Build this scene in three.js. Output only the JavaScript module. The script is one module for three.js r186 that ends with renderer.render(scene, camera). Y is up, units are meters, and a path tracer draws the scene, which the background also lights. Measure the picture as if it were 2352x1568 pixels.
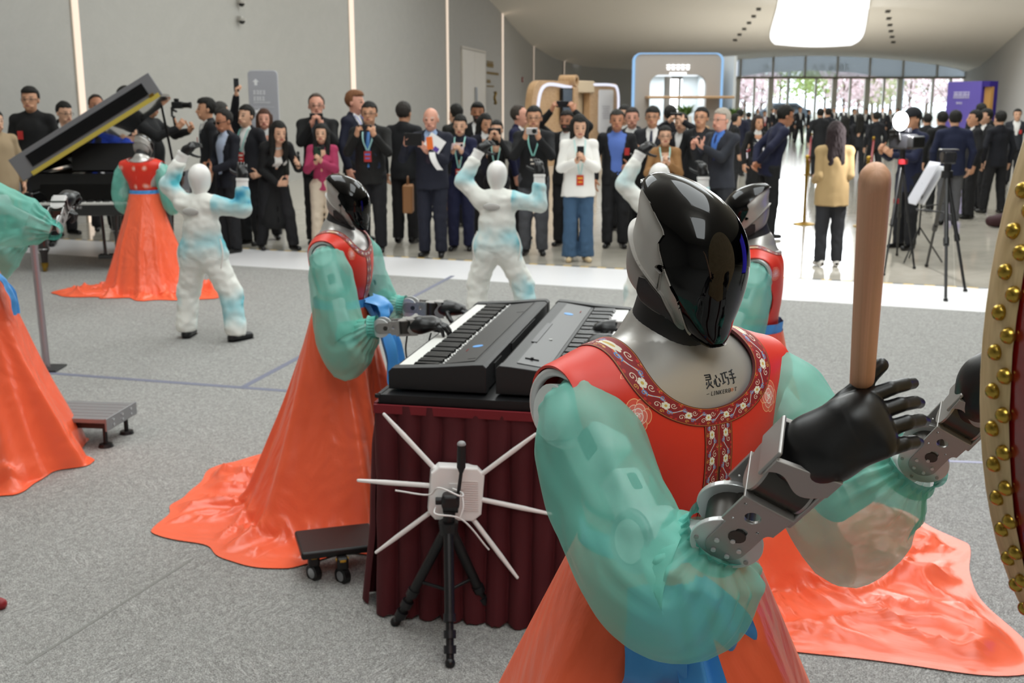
import * as THREE from 'three';
import { mergeGeometries, mergeVertices, toCreasedNormals } from 'three/addons/utils/BufferGeometryUtils.js';
import { RoundedBoxGeometry } from 'three/addons/geometries/RoundedBoxGeometry.js';
import { RectAreaLightUniformsLib } from 'three/addons/lights/RectAreaLightUniformsLib.js';
import { FontLoader } from 'three/addons/loaders/FontLoader.js';
import { TextGeometry } from 'three/addons/geometries/TextGeometry.js';
import { createNoise3D } from 'simplex-noise';

// ---------------------------------------------------------------- camera, sky, exposure, large lights
const scene = new THREE.Scene();
const TILT = 12.3 * Math.PI / 180, EYE = 1.8, FPX = 2546;
const camera = new THREE.PerspectiveCamera(2 * Math.atan(784 / FPX) * 180 / Math.PI, 1.5, 0.05, 400);
camera.position.set(0, EYE, 0);
camera.rotation.x = -TILT;
camera.focus = 1.72;
camera.userData.fStop = 9.5;
const renderer = new THREE.WebGLRenderer();
renderer.toneMapping = THREE.LinearToneMapping;
renderer.toneMappingExposure = 0.94;
renderer.shadowMap.enabled = true;
RectAreaLightUniformsLib.init();
scene.background = new THREE.Color().setRGB(3.2, 3.25, 3.3);   // bright overcast sky outside the glass front

// large luminous ceiling fields of the near hall: centre x, height, z, width, length
const PANELS = [[1.9, 7.4, -3.2, 3.0, 4.6], [-2.6, 7.4, -8.0, 3.0, 6.5], [3.6, 7.4, -10.5, 3.4, 6.0], [0.8, 7.4, 3.4, 3.2, 5.0],
  [0.6, 7.9, -18.5, 3.4, 6.5], [8.2, 7.9, -18.5, 3.4, 6.5], [3.4, 7.9, -30, 3.6, 8], [12.4, 7.9, -31, 3.6, 8]];
const PANEL_COLOR = new THREE.Color().setRGB(0.95, 0.99, 0.985);
for (const [x, y, z, w, l] of PANELS) {
  const li = new THREE.RectAreaLight(PANEL_COLOR, z < -15 ? 4.2 : z < -5 ? 1.9 : 2.4, w, l);
  li.position.set(x, y - 0.08, z); li.lookAt(x, 0, z); scene.add(li);
}

// ---------------------------------------------------------------- helpers
const V = (x, y, z) => new THREE.Vector3(x, y, z);
const DEG = Math.PI / 180;
let seedN = 12345;
const rnd = (a = 0, b = 1) => { seedN = (seedN * 1664525 + 1013904223) >>> 0; return a + (b - a) * seedN / 4294967296; };
const noise3 = createNoise3D(() => rnd());
const fbm = (x, y, z, o = 3) => { let s = 0, a = 1, n = 0; for (let i = 0; i < o; i++) { s += a * noise3(x, y, z); n += a; a *= 0.5; x *= 2.03; y *= 2.03; z *= 2.03; } return s / n; };
const lerp = (a, b, t) => a + (b - a) * t, clamp = (x, a = 0, b = 1) => Math.min(b, Math.max(a, x)), sstep = (a, b, x) => { const t = clamp((x - a) / (b - a)); return t * t * (3 - 2 * t); };
// places read off a plan of the hall: the point at depth d, or on the level y = h, that lies in the given viewing direction
function dirOf(px, py) {
  const x = (px - 1176) / FPX, y = -(py - 784) / FPX, c = Math.cos(TILT), s = Math.sin(TILT);
  return V(x, y * c - s, -y * s - c);
}
const at = (px, py, d) => { const r = dirOf(px, py); const k = d / -r.z; return V(r.x * k, EYE + r.y * k, -d); };
const fl = (px, py, h = 0) => { const r = dirOf(px, py); const k = (h - EYE) / r.y; return V(r.x * k, h, r.z * k); };
const used = new Map();
const numbered = (n) => { const k = used.get(n) ?? 0; used.set(n, k + 1); return k ? n + '_' + String(k).padStart(3, '0') : n; };
function shadowed(o) { o.traverse((c) => { if (c.isMesh) { c.castShadow = true; c.receiveShadow = true; } }); return o; }
function thing(name, label, category, pos = V(0, 0, 0), turn = 0, group, kind) {
  const o = new THREE.Group(); o.name = numbered(name); scene.add(o); o.position.copy(pos); o.rotation.y = turn;
  o.userData = { label, category }; if (group) o.userData.group = group; if (kind) o.userData.kind = kind;
  return o;
}
function part(parent, name, geo, mat, label) {
  const m = new THREE.Mesh(Array.isArray(geo) ? merge(geo) : geo, mat); m.name = name; m.castShadow = m.receiveShadow = true; parent.add(m);
  if (label) m.userData.label = label;
  return m;
}
function single(name, label, category, geo, mat, group) {
  const m = new THREE.Mesh(Array.isArray(geo) ? merge(geo) : geo, mat); m.name = numbered(name); m.castShadow = m.receiveShadow = true; scene.add(m);
  m.userData = { label, category }; if (group) m.userData.group = group; return m;
}
function struct(name, geo, mat, label) {
  const m = new THREE.Mesh(Array.isArray(geo) ? merge(geo) : geo, mat); m.name = numbered(name); m.castShadow = m.receiveShadow = true; scene.add(m);
  m.userData = { label, category: name.split('_')[0], kind: 'structure' }; return m;
}
function copyOf(src, pos, turn, label) { const c = src.clone(); c.name = numbered(src.name.replace(/_\d{3}$/, '')); c.position.copy(pos); c.rotation.y = turn; c.userData = { ...src.userData }; if (label) c.userData.label = label; scene.add(c); return c; }
function clean(g) {
  let o = g.index ? g.toNonIndexed() : g;
  for (const k of Object.keys(o.attributes)) if (!['position', 'normal', 'uv'].includes(k)) o.deleteAttribute(k);
  if (!o.attributes.normal) o.computeVertexNormals();
  if (!o.attributes.uv) o.setAttribute('uv', new THREE.BufferAttribute(new Float32Array(o.attributes.position.count * 2), 2));
  o.morphAttributes = {};
  return o;
}
const merge = (list) => (list.length === 1 ? list[0] : mergeGeometries(list.map(clean)));
function tf(g, x = 0, y = 0, z = 0, rx = 0, ry = 0, rz = 0) { g.applyMatrix4(new THREE.Matrix4().compose(V(x, y, z), new THREE.Quaternion().setFromEuler(new THREE.Euler(rx, ry, rz, 'YXZ')), V(1, 1, 1))); return g; }
const box = (w, h, d, x = 0, y = 0, z = 0, rx = 0, ry = 0, rz = 0) => tf(new THREE.BoxGeometry(w, h, d), x, y, z, rx, ry, rz);
const rbox = (w, h, d, r, x = 0, y = 0, z = 0, rx = 0, ry = 0, rz = 0, s = 2) => tf(new RoundedBoxGeometry(w, h, d, s, Math.min(r, w / 2.01, h / 2.01, d / 2.01)), x, y, z, rx, ry, rz);
const cyl = (r0, r1, h, x = 0, y = 0, z = 0, rx = 0, ry = 0, rz = 0, s = 20) => tf(new THREE.CylinderGeometry(r0, r1, h, s), x, y, z, rx, ry, rz);
const sph = (r, x = 0, y = 0, z = 0, sx = 1, sy = 1, sz = 1, n = 20) => { const g = new THREE.SphereGeometry(r, n, Math.max(6, n * 0.7 | 0)); g.scale(sx, sy, sz); g.translate(x, y, z); g.computeVertexNormals(); return g; };
function rod(a, b, ra, rb = ra, s = 12) {
  const d = b.clone().sub(a), l = d.length(), g = new THREE.CylinderGeometry(rb, ra, l, s);
  g.applyMatrix4(new THREE.Matrix4().compose(a.clone().add(b).multiplyScalar(0.5), new THREE.Quaternion().setFromUnitVectors(V(0, 1, 0), d.normalize()), V(1, 1, 1)));
  return g;
}
const tube = (pts, r, n = 24, s = 8, closed = false) => new THREE.TubeGeometry(new THREE.CatmullRomCurve3(pts, closed, 'centripetal'), n, r, s, closed);
function lathe(pts, s = 28) { return new THREE.LatheGeometry(pts.map(([x, y]) => new THREE.Vector2(x, y)), s); }
const shapeOf = (pts) => { const s = new THREE.Shape(); pts.forEach(([x, y], i) => (i ? s.lineTo(x, y) : s.moveTo(x, y))); s.closePath(); return s; };
function roundRect(w, h, r, x = 0, y = 0, s = new THREE.Shape()) {
  const a = x - w / 2, b = y - h / 2, c = x + w / 2, d = y + h / 2;
  s.moveTo(a + r, b); s.lineTo(c - r, b); s.absarc(c - r, b + r, r, -Math.PI / 2, 0); s.lineTo(c, d - r); s.absarc(c - r, d - r, r, 0, Math.PI / 2);
  s.lineTo(a + r, d); s.absarc(a + r, d - r, r, Math.PI / 2, Math.PI); s.lineTo(a, b + r); s.absarc(a + r, b + r, r, Math.PI, Math.PI * 1.5); return s;
}
const ext = (shape, depth, bevel = 0, seg = 12) => new THREE.ExtrudeGeometry(shape, { depth, bevelEnabled: bevel > 0, bevelThickness: bevel, bevelSize: bevel, bevelSegments: 2, curveSegments: seg });
// a grid surface from fn(u, v) -> Vector3, uv in metres given by su, sv
function grid(fn, nu, nv, su = 1, sv = 1, closedU = false) {
  const pos = [], uv = [], idx = [];
  for (let j = 0; j <= nv; j++) for (let i = 0; i <= nu; i++) { const p = fn(i / nu, j / nv); pos.push(p.x, p.y, p.z); uv.push(i / nu * su, j / nv * sv); }
  for (let j = 0; j < nv; j++) for (let i = 0; i < nu; i++) { const a = j * (nu + 1) + i, b = a + 1, c = a + nu + 1, d = c + 1; idx.push(a, b, d, a, d, c); }
  const g = new THREE.BufferGeometry();
  g.setAttribute('position', new THREE.Float32BufferAttribute(pos, 3)); g.setAttribute('uv', new THREE.Float32BufferAttribute(uv, 2)); g.setIndex(idx); g.computeVertexNormals();
  if (closedU) { const n = g.attributes.normal; for (let j = 0; j <= nv; j++) { const a = j * (nu + 1), b = a + nu; const x = n.getX(a) + n.getX(b), y = n.getY(a) + n.getY(b), z = n.getZ(a) + n.getZ(b), l = Math.hypot(x, y, z) || 1; n.setXYZ(a, x / l, y / l, z / l); n.setXYZ(b, x / l, y / l, z / l); } }
  return g;
}
// materials; colours are given as sRGB hex of the bare surface
const mats = new Map();
function mat(hex, rough = 0.6, metal = 0, o = {}) {
  const key = hex + '|' + rough + '|' + metal + '|' + Object.keys(o).map((k) => k + (o[k]?.uuid ?? o[k]?.getHexString?.() ?? o[k])).join();
  if (!mats.has(key)) mats.set(key, new THREE.MeshPhysicalMaterial({ color: hex, roughness: rough, metalness: metal, side: THREE.DoubleSide, ...o }));
  return mats.get(key);
}
const glow = (hex, k) => mat(0x111111, 0.6, 0, { emissive: new THREE.Color(hex), emissiveIntensity: k });
function canvas(w, h, draw, srgb = true) {
  const c = document.createElement('canvas'); c.width = w; c.height = h; draw(c.getContext('2d'), w, h);
  const t = new THREE.CanvasTexture(c); if (srgb) t.colorSpace = THREE.SRGBColorSpace; t.wrapS = t.wrapT = THREE.RepeatWrapping; return t;
}
function dataTex(n, fn, srgb = false) {
  const d = new Uint8Array(n * n * 4);
  for (let y = 0; y < n; y++) for (let x = 0; x < n; x++) { const v = fn(x / n, y / n, x, y), o = (y * n + x) * 4; if (v.length) { d[o] = v[0]; d[o + 1] = v[1]; d[o + 2] = v[2]; } else d[o] = d[o + 1] = d[o + 2] = v; d[o + 3] = 255; }
  const t = new THREE.DataTexture(d, n, n); t.wrapS = t.wrapT = THREE.RepeatWrapping; t.magFilter = THREE.LinearFilter; if (srgb) t.colorSpace = THREE.SRGBColorSpace; t.needsUpdate = true; return t;
}
// periodic noise on the unit square
const pnoise = (u, v, f, z = 0) => { const a = u * 2 * Math.PI, b = v * 2 * Math.PI, r = f / 6.283; return noise3(Math.cos(a) * r + 7 * z, Math.sin(a) * r + Math.cos(b) * r * 0.71, Math.sin(b) * r + z); };

// ---------------------------------------------------------------- implicit bodies: smooth union of tapered capsules, meshed by surface nets
class Blob {
  constructor(lo, hi, cell) {
    this.lo = lo; this.c = cell; this.n = [0, 1, 2].map((i) => Math.ceil((hi[i] - lo[i]) / cell) + 1);
    this.f = new Float32Array(this.n[0] * this.n[1] * this.n[2]).fill(1);
  }
  each(lo, hi, fn) {
    const { n, c } = this, a = [0, 1, 2].map((i) => Math.max(0, Math.floor((lo[i] - this.lo[i]) / c))), b = [0, 1, 2].map((i) => Math.min(n[i] - 1, Math.ceil((hi[i] - this.lo[i]) / c)));
    for (let k = a[2]; k <= b[2]; k++) for (let j = a[1]; j <= b[1]; j++) for (let i = a[0]; i <= b[0]; i++) { const q = (k * n[1] + j) * n[0] + i; this.f[q] = fn(this.lo[0] + i * c, this.lo[1] + j * c, this.lo[2] + k * c, this.f[q]); }
    return this;
  }
  smin(a, b, k) { if (k <= 0) return Math.min(a, b); const h = Math.max(k - Math.abs(a - b), 0) / k; return Math.min(a, b) - h * h * k * 0.25; }
  // a, b: [x,y,z]; flat squeezes the section along z by that factor
  cap(a, b, ra, rb = ra, k = 0.02, flat = 1) {
    const R = Math.max(ra, rb) + k + 2.5 * this.c, lo = [0, 1, 2].map((i) => Math.min(a[i], b[i]) - R), hi = [0, 1, 2].map((i) => Math.max(a[i], b[i]) + R);
    const dx = b[0] - a[0], dy = b[1] - a[1], dz = (b[2] - a[2]) / flat, dd = dx * dx + dy * dy + dz * dz || 1e-9;
    return this.each(lo, hi, (x, y, z, f) => {
      const px = x - a[0], py = y - a[1], pz = (z - a[2]) / flat, t = clamp((px * dx + py * dy + pz * dz) / dd);
      const d = (Math.hypot(px - dx * t, py - dy * t, pz - dz * t) - lerp(ra, rb, t)) * (flat < 1 ? (1 + flat) / 2 : 1);
      return this.smin(f, d, k);
    });
  }
  ell(c, r, k = 0.02, rx = 0) {
    const R = Math.max(...r) + k + 2.5 * this.c, cs = Math.cos(rx), sn = Math.sin(rx);
    return this.each(c.map((v) => v - R), c.map((v) => v + R), (x, y, z, f) => {
      let px = x - c[0], py = y - c[1], pz = z - c[2];
      if (rx) { const t = py * cs + pz * sn; pz = -py * sn + pz * cs; py = t; }
      const k0 = Math.hypot(px / r[0], py / r[1], pz / r[2]), k1 = Math.hypot(px / r[0] ** 2, py / r[1] ** 2, pz / r[2] ** 2);
      return this.smin(f, k1 > 1e-6 ? k0 * (k0 - 1) / k1 : -Math.min(...r), k);
    });
  }
  cut(fn) { const lo = this.lo, hi = this.lo.map((v, i) => v + this.n[i] * this.c); return this.each(lo, hi, (x, y, z, f) => (f < 0.2 ? Math.max(f, fn(x, y, z)) : f)); }
  warp(fn) { const lo = this.lo, hi = this.lo.map((v, i) => v + this.n[i] * this.c); return this.each(lo, hi, (x, y, z, f) => (f < 0.1 ? f + fn(x, y, z) : f)); }
  mesh(color, uvFn) {
    const [nx, ny, nz] = this.n, f = this.f, c = this.c, id = new Int32Array(f.length).fill(-1), pos = [], nor = [], idx = [];
    const E = [[0, 1], [2, 3], [4, 5], [6, 7], [0, 2], [1, 3], [4, 6], [5, 7], [0, 4], [1, 5], [2, 6], [3, 7]];
    const v = new Float32Array(8);
    for (let k = 0; k < nz - 1; k++) for (let j = 0; j < ny - 1; j++) for (let i = 0; i < nx - 1; i++) {
      const q = (k * ny + j) * nx + i; let m = 0;
      for (let e = 0; e < 8; e++) { v[e] = f[q + (e & 1) + (e & 2 ? nx : 0) + (e & 4 ? nx * ny : 0)]; if (v[e] < 0) m |= 1 << e; }
      if (m === 0 || m === 255) continue;
      let sx = 0, sy = 0, sz = 0, cnt = 0;
      for (const [a, b] of E) {
        if ((v[a] < 0) === (v[b] < 0)) continue;
        const t = v[a] / (v[a] - v[b]); cnt++;
        sx += (a & 1) + t * ((b & 1) - (a & 1)); sy += (a >> 1 & 1) + t * ((b >> 1 & 1) - (a >> 1 & 1)); sz += (a >> 2) + t * ((b >> 2) - (a >> 2));
      }
      sx /= cnt; sy /= cnt; sz /= cnt;
      const g = (a, b) => lerp(a, b, 0.5);
      const X = (y, z) => v[1 + 2 * y + 4 * z] - v[2 * y + 4 * z], Y = (x, z) => v[x + 2 + 4 * z] - v[x + 4 * z], Z = (x, y) => v[x + 2 * y + 4] - v[x + 2 * y];
      let gx = lerp(lerp(X(0, 0), X(1, 0), sy), lerp(X(0, 1), X(1, 1), sy), sz), gy = lerp(lerp(Y(0, 0), Y(1, 0), sx), lerp(Y(0, 1), Y(1, 1), sx), sz), gz = lerp(lerp(Z(0, 0), Z(1, 0), sx), lerp(Z(0, 1), Z(1, 1), sx), sy);
      const l = Math.hypot(gx, gy, gz) || 1;
      id[q] = pos.length / 3; pos.push(this.lo[0] + (i + sx) * c, this.lo[1] + (j + sy) * c, this.lo[2] + (k + sz) * c); nor.push(gx / l, gy / l, gz / l);
    }
    const quad = (a, b, d, e, flip) => { if (a < 0 || b < 0 || d < 0 || e < 0) return; if (flip) idx.push(a, d, b, a, e, d); else idx.push(a, b, d, a, d, e); };
    const sY = nx, sZ = nx * ny;
    for (let k = 1; k < nz - 1; k++) for (let j = 1; j < ny - 1; j++) for (let i = 1; i < nx - 1; i++) {
      const q = (k * ny + j) * nx + i, s = f[q] < 0;
      if (s !== f[q + 1] < 0) quad(id[q - sY - sZ], id[q - sZ], id[q], id[q - sY], !s);
      if (s !== f[q + sY] < 0) quad(id[q - 1 - sZ], id[q - 1], id[q], id[q - sZ], !s);
      if (s !== f[q + sZ] < 0) quad(id[q - 1 - sY], id[q - sY], id[q], id[q - 1], !s);
    }
    const g = new THREE.BufferGeometry();
    g.setAttribute('position', new THREE.Float32BufferAttribute(pos, 3)); g.setAttribute('normal', new THREE.Float32BufferAttribute(nor, 3));
    if (color) { const col = new Float32Array(pos.length); for (let i = 0; i < pos.length; i += 3) { const r = color(pos[i], pos[i + 1], pos[i + 2], nor[i], nor[i + 1], nor[i + 2]); col[i] = r[0]; col[i + 1] = r[1]; col[i + 2] = r[2]; } g.setAttribute('color', new THREE.BufferAttribute(col, 3)); }
    const uv = new Float32Array(pos.length / 3 * 2); for (let i = 0; i < uv.length / 2; i++) { const w = uvFn ? uvFn(pos[i * 3], pos[i * 3 + 1], pos[i * 3 + 2], nor[i * 3], nor[i * 3 + 1], nor[i * 3 + 2]) : [pos[i * 3] + pos[i * 3 + 2], pos[i * 3 + 1]]; uv[i * 2] = w[0]; uv[i * 2 + 1] = w[1]; }
    g.setAttribute('uv', new THREE.BufferAttribute(uv, 2)); g.setIndex(idx);
    return g;
  }
}
const lin = (hex) => { const c = new THREE.Color(hex); return [c.r, c.g, c.b]; };
function mergeColored(list) {   // keeps vertex colours
  return mergeGeometries(list.map((g) => { const o = g.index ? g.toNonIndexed() : g.clone(); if (!o.attributes.uv) o.setAttribute('uv', new THREE.BufferAttribute(new Float32Array(o.attributes.position.count * 2), 2)); return o; }));
}
// splits a mesh along the zero line of a field: returns [where field > 0, where field < 0]
function split(g, fn) {
  const s = g.index ? g.toNonIndexed() : g, P = s.attributes.position, N = s.attributes.normal, U = s.attributes.uv, out = [[[], [], []], [[], [], []]];
  const put = (o, v) => { o[0].push(v[0], v[1], v[2]); o[1].push(v[3], v[4], v[5]); o[2].push(v[6], v[7]); };
  const mid = (a, b) => { const t = a[8] / (a[8] - b[8]); return a.map((x, i) => x + (b[i] - x) * t); };
  for (let i = 0; i < P.count; i += 3) {
    const t = [0, 1, 2].map((k) => { const q = i + k; return [P.getX(q), P.getY(q), P.getZ(q), N.getX(q), N.getY(q), N.getZ(q), U ? U.getX(q) : 0, U ? U.getY(q) : 0, fn(P.getX(q), P.getY(q), P.getZ(q), N.getX(q), N.getY(q), N.getZ(q)) || 1e-9]; });
    const m = t.map((v) => v[8] > 0), c = m.filter(Boolean).length;
    if (c === 3 || c === 0) { for (const v of t) put(out[c ? 0 : 1], v); continue; }
    const lone = m.findIndex((x) => x === (c === 1)), a = t[lone], b = t[(lone + 1) % 3], d = t[(lone + 2) % 3], ab = mid(a, b), ad = mid(a, d), A = out[c === 1 ? 0 : 1], B = out[c === 1 ? 1 : 0];
    for (const v of [a, ab, ad]) put(A, v); for (const v of [ab, b, d, ab, d, ad]) put(B, v);
  }
  return out.map((o) => { const r = new THREE.BufferGeometry(); r.setAttribute('position', new THREE.Float32BufferAttribute(o[0], 3)); r.setAttribute('normal', new THREE.Float32BufferAttribute(o[1], 3)); r.setAttribute('uv', new THREE.Float32BufferAttribute(o[2], 2)); return r; });
}
// moves a sheet out along its normals and closes its open edges with a rim of the given depth
function thicken(g, out, depth) {
  const s = g.index ? g.toNonIndexed() : g.clone(), P = s.attributes.position, N = s.attributes.normal, key = (i) => [P.getX(i), P.getY(i), P.getZ(i)].map((v) => Math.round(v * 2e4)).join();
  const edges = new Map();
  const keys = []; for (let i = 0; i < P.count; i++) keys.push(key(i));
  for (let i = 0; i < P.count; i += 3) for (let k = 0; k < 3; k++) { const a = i + k, b = i + (k + 1) % 3; if (keys[a] === keys[b]) continue; const r = keys[b] + '|' + keys[a]; if (edges.has(r)) edges.delete(r); else edges.set(keys[a] + '|' + keys[b], [a, b]); }
  const pos = [], W = (i, o) => [P.getX(i) + N.getX(i) * o, P.getY(i) + N.getY(i) * o, P.getZ(i) + N.getZ(i) * o];
  for (const [a, b] of edges.values()) { const A = W(a, out), B = W(b, out), C = W(a, out - depth), D = W(b, out - depth); pos.push(...A, ...C, ...B, ...B, ...C, ...D); }
  for (let i = 0; i < P.count; i++) { const w = W(i, out); P.setXYZ(i, ...w); }
  const rim = new THREE.BufferGeometry(); rim.setAttribute('position', new THREE.Float32BufferAttribute(pos, 3)); rim.computeVertexNormals();
  return pos.length ? merge([s, rim]) : s;
}
// ---------------------------------------------------------------- the hall
const K = 1.23;   // far end of the hall
const wallX = (D) => { const d = D / K; return K * (d < 52 ? -7.3 + 0.1566 * d : d < 56.5 ? lerp(0.85, 2.05, (d - 52) / 4.5) : d < 59.3 ? lerp(2.05, 3.3, (d - 56.5) / 2.8) : d < 62 ? lerp(3.3, 5.6, (d - 59.3) / 2.7) : lerp(5.6, 9.2, (d - 62) / 4.5)); };
const rightX = (D) => { const d = D / K; return K * (d < 40 ? 19.0 : lerp(19.0, 26.4, (d - 40) / 26.5)); };
const plaster = dataTex(256, (u, v) => 238 + 2 * pnoise(u, v, 9) + 2 * pnoise(u, v, 40, 3), true); plaster.repeat.set(0.4, 0.4);
const M = {
  wall: mat(0xbab8b3, 0.72, 0, { map: plaster }),
  ceiling: mat(0xf2ece2, 0.8),
  tile: null, carpet: null,
  white: mat(0xf2f1ef, 0.5), black: mat(0x0c0c0d, 0.45), blackGloss: mat(0x060607, 0.08, 0, { clearcoat: 1, clearcoatRoughness: 0.03 }), darkGrey: mat(0x2a2b2d, 0.5),
  steel: mat(0xb9bcc0, 0.28, 0.9), brass: mat(0xb08d3c, 0.3, 0.95), chrome: mat(0xd8dadd, 0.12, 1), glass: mat(0xf4fbff, 0.02, 0, { transmission: 1, thickness: 0, ior: 1.45 }),
  wood: null, frameGrey: mat(0xf0ebe0, 0.45, 0),
};
{ // polished stone tiles with faint clouding
  const cloud = dataTex(512, (u, v) => { const n = pnoise(u, v, 14) * 0.6 + pnoise(u, v, 45, 2) * 0.4; return [192 + 9 * n, 188 + 9 * n, 179 + 9 * n]; }, true); cloud.repeat.set(0.25, 0.25);
  M.tile = mat(0xf6f3ee, 0.1, 0, { map: cloud, specularIntensity: 0.9 });
  const pile = dataTex(512, (u, v, x, y) => { const n = pnoise(u, v, 26) * 10 + rnd(-44, 44) + pnoise(u, v, 190, 5) * 30 + pnoise(u, v, 90, 9) * 16; return [152 + n, 151 + n, 148 + n]; }, true); pile.repeat.set(1.15, 1.15);
  const pileB = dataTex(512, () => 128 + rnd(-110, 110)); pileB.repeat.set(1.6, 1.6);
  M.carpet = mat(0xffffff, 0.95, 0, { map: pile, bumpMap: pileB, bumpScale: 0.0025 });
  const grain = dataTex(256, (u, v) => { const n = noise3(u * 3, v * 40, 1) * 12 + noise3(u * 12, v * 120, 4) * 7; return [178 + n, 143 + n, 106 + n]; }, true);
  M.wood = mat(0xffffff, 0.5, 0, { map: grain });
}
// plane polygon on the level y, uv in metres
function slab(pts, y0, y1) { const g = ext(shapeOf(pts.map(([x, z]) => [x, -z])), y1 - y0); g.rotateX(-Math.PI / 2); g.translate(0, y0, 0); return g; }
const P2 = (p) => [p.x, p.z];
const bandFarL = fl(-300, 526), bandFarR = fl(2700, 688), bandNearL = fl(-300, 559), bandNearR = fl(2700, 745.7);
// stone floor, laid tile by tile where the joints can be told apart
const floorGroup = thing('floor', 'polished cream stone floor of the hall', 'floor', V(0, 0, 0), 0, null, 'structure');
part(floorGroup, 'floor_bed', slab([[-14, 14], [36, 14], [36, -82], [-14, -82]], -0.3, -0.004), mat(0xa59f92, 0.7));
{
  const T = 1.6, dirL = V(Math.sin(21.1 * DEG), 0, -Math.cos(21.1 * DEG)), dirX = V(Math.cos(21.1 * DEG), 0, Math.sin(21.1 * DEG)), o = bandFarL.clone();
  const gt = box(T - 0.006, 0.02, T - 0.006, 0, -0.01, 0); gt.attributes.uv.needsUpdate = true;
  let n = 0; const rest = [];
  for (let r = 0; r < 48; r++) for (let c = -8; c < 30; c++) {
    const p = o.clone().addScaledVector(dirX, (c + 0.5) * T).addScaledVector(dirL, (r + 0.5) * T);
    const d = -p.z; if (p.x < wallX(Math.max(0, d)) - 1.2 || p.x > rightX(Math.max(0, d)) + 1.2 || d > 81.5) continue;
    const q = p.clone().setY(-EYE), pxx = 1176 + 2606 * p.x / Math.max(1, d);
    if (d > 1 && d < 24 && pxx > -150 && pxx < 2500 && n < 160) { const m = part(floorGroup, 'tile', gt, M.tile); m.position.copy(p); m.rotation.y = -21.1 * DEG; n++; }
    else rest.push(tf(box(T - 0.006, 0.02, T - 0.006, 0, -0.01, 0), p.x, 0, p.z, 0, -21.1 * DEG, 0));
  }
  part(floorGroup, 'tile_field', rest, M.tile).userData.kind = 'stuff';
  part(floorGroup, 'tile_field', slab([[-14, 14], [32, 14], P2(bandFarR.clone().add(V(12, 0, 6))), P2(bandFarL.clone().add(V(-6, 0, -3)))], -0.02, -0.002), M.tile).userData.kind = 'stuff';
}
const carpet = struct('floor_carpet', slab([P2(bandNearL), P2(bandNearR), [14, 9], [-12, 9]], -0.002, 0.008), M.carpet, 'mottled grey exhibition carpet under the robots');
struct('floor_white_strip', slab([P2(bandFarL), P2(bandFarR), P2(bandNearR), P2(bandNearL)], -0.002, 0.007), mat(0xe9e8ea, 0.35), 'wide white vinyl strip bordering the grey carpet');
{ // hazard tape on the far edge of the white strip
  const tapeY = mat(0xc9a227, 0.5), tapeK = mat(0x1c1b19, 0.5), t = thing('hazard_tape', 'yellow and black striped tape along the white floor strip', 'tape', V(0, 0, 0), 0, null, 'structure');
  const n = 150, g = [[], []], s0 = 0.09;
  for (let i = 0; i < n; i++) { const a = bandFarL.clone().lerp(bandFarR, lerp(s0, 1, i / n)), b = bandFarL.clone().lerp(bandFarR, lerp(s0, 1, (i + 1) / n)), w = V(0.012, 0, -0.045); g[i % 2].push(slab([P2(a), P2(b), P2(b.clone().add(w)), P2(a.clone().add(w))], 0.007, 0.0085)); }
  part(t, 'yellow_stripes', g[0], tapeY); part(t, 'black_stripes', g[1], tapeK);
}
{ // seams taped over on the carpet
  const seam = mat(0x74778a, 0.6), strip = (a, b, w) => { const d = b.clone().sub(a).normalize(), s = V(-d.z, 0, d.x).multiplyScalar(w / 2); return slab([P2(a.clone().add(s)), P2(b.clone().add(s)), P2(b.clone().sub(s)), P2(a.clone().sub(s))], 0.008, 0.0095); };
  single('seam_tape', 'blue grey tape over the carpet seam running behind the orange train', 'tape', strip(fl(-200, 836), fl(760, 908), 0.05), seam);
  single('seam_tape', 'thin grey tape branching towards the white strip behind the keyboards', 'tape', strip(fl(556, 893), fl(1040, 635), 0.045), seam);
  single('seam_tape', 'pale tape across the carpet beside the drum', 'tape', strip(fl(2020, 1056), fl(2420, 1072), 0.03), mat(0xa7a7c0, 0.6));
  single('seam_tape', 'faint grey seam beside the wide orange train', 'tape', strip(fl(60, 1530), fl(440, 1290), 0.012), mat(0x878783, 0.9));
}
// ---- walls with thickness
function wallStrip(pts, h0, h1, th) {   // pts in plan, wall grows outward to the left of the direction
  const g = []; for (let i = 0; i + 1 < pts.length; i++) { const [a, b] = [pts[i], pts[i + 1]]; g.push(slab([a, b, [b[0] - th, b[1]], [a[0] - th, a[1]]], h0, h1)); } return g;
}
const wl = []; for (let d = -12; d <= 81.9; d += (d < 62 ? 4 : 1)) wl.push([wallX(d), -d]);
{ // smooth inner face of the curved wall
  const H = 10.6, g = grid((u, v) => { const d = u < 0.5 ? lerp(-12, 62, u * 2) : lerp(62, 81.9, (u - 0.5) * 2); return V(wallX(d), v * H, -d); }, 80, 2, 80, H);
  struct('wall_left', [g, ...wallStrip(wl, 0, H, 0.5).map((q) => tf(q, -0.02, 0, 0))], M.wall, 'long pale plaster wall with vertical light slots');
}
{
  const H = 10.6, g = grid((u, v) => { const d = lerp(81.9, -12, u); return V(rightX(Math.max(0, d)), v * H, -d); }, 40, 2, 80, H);
  struct('wall_right', [g, slab([[26.4, -66.6], [19, -40], [19, 10], [19.5, 10], [19.5, -40], [26.9, -66.6]].map(([a, b]) => [a * K, b * K]), 0, H)], M.wall, 'pale wall beside the purple board');
  struct('wall_back', box(44, H, 0.5, 5, H / 2, 12.3), M.wall, 'pale end wall of the hall');
}
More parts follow.
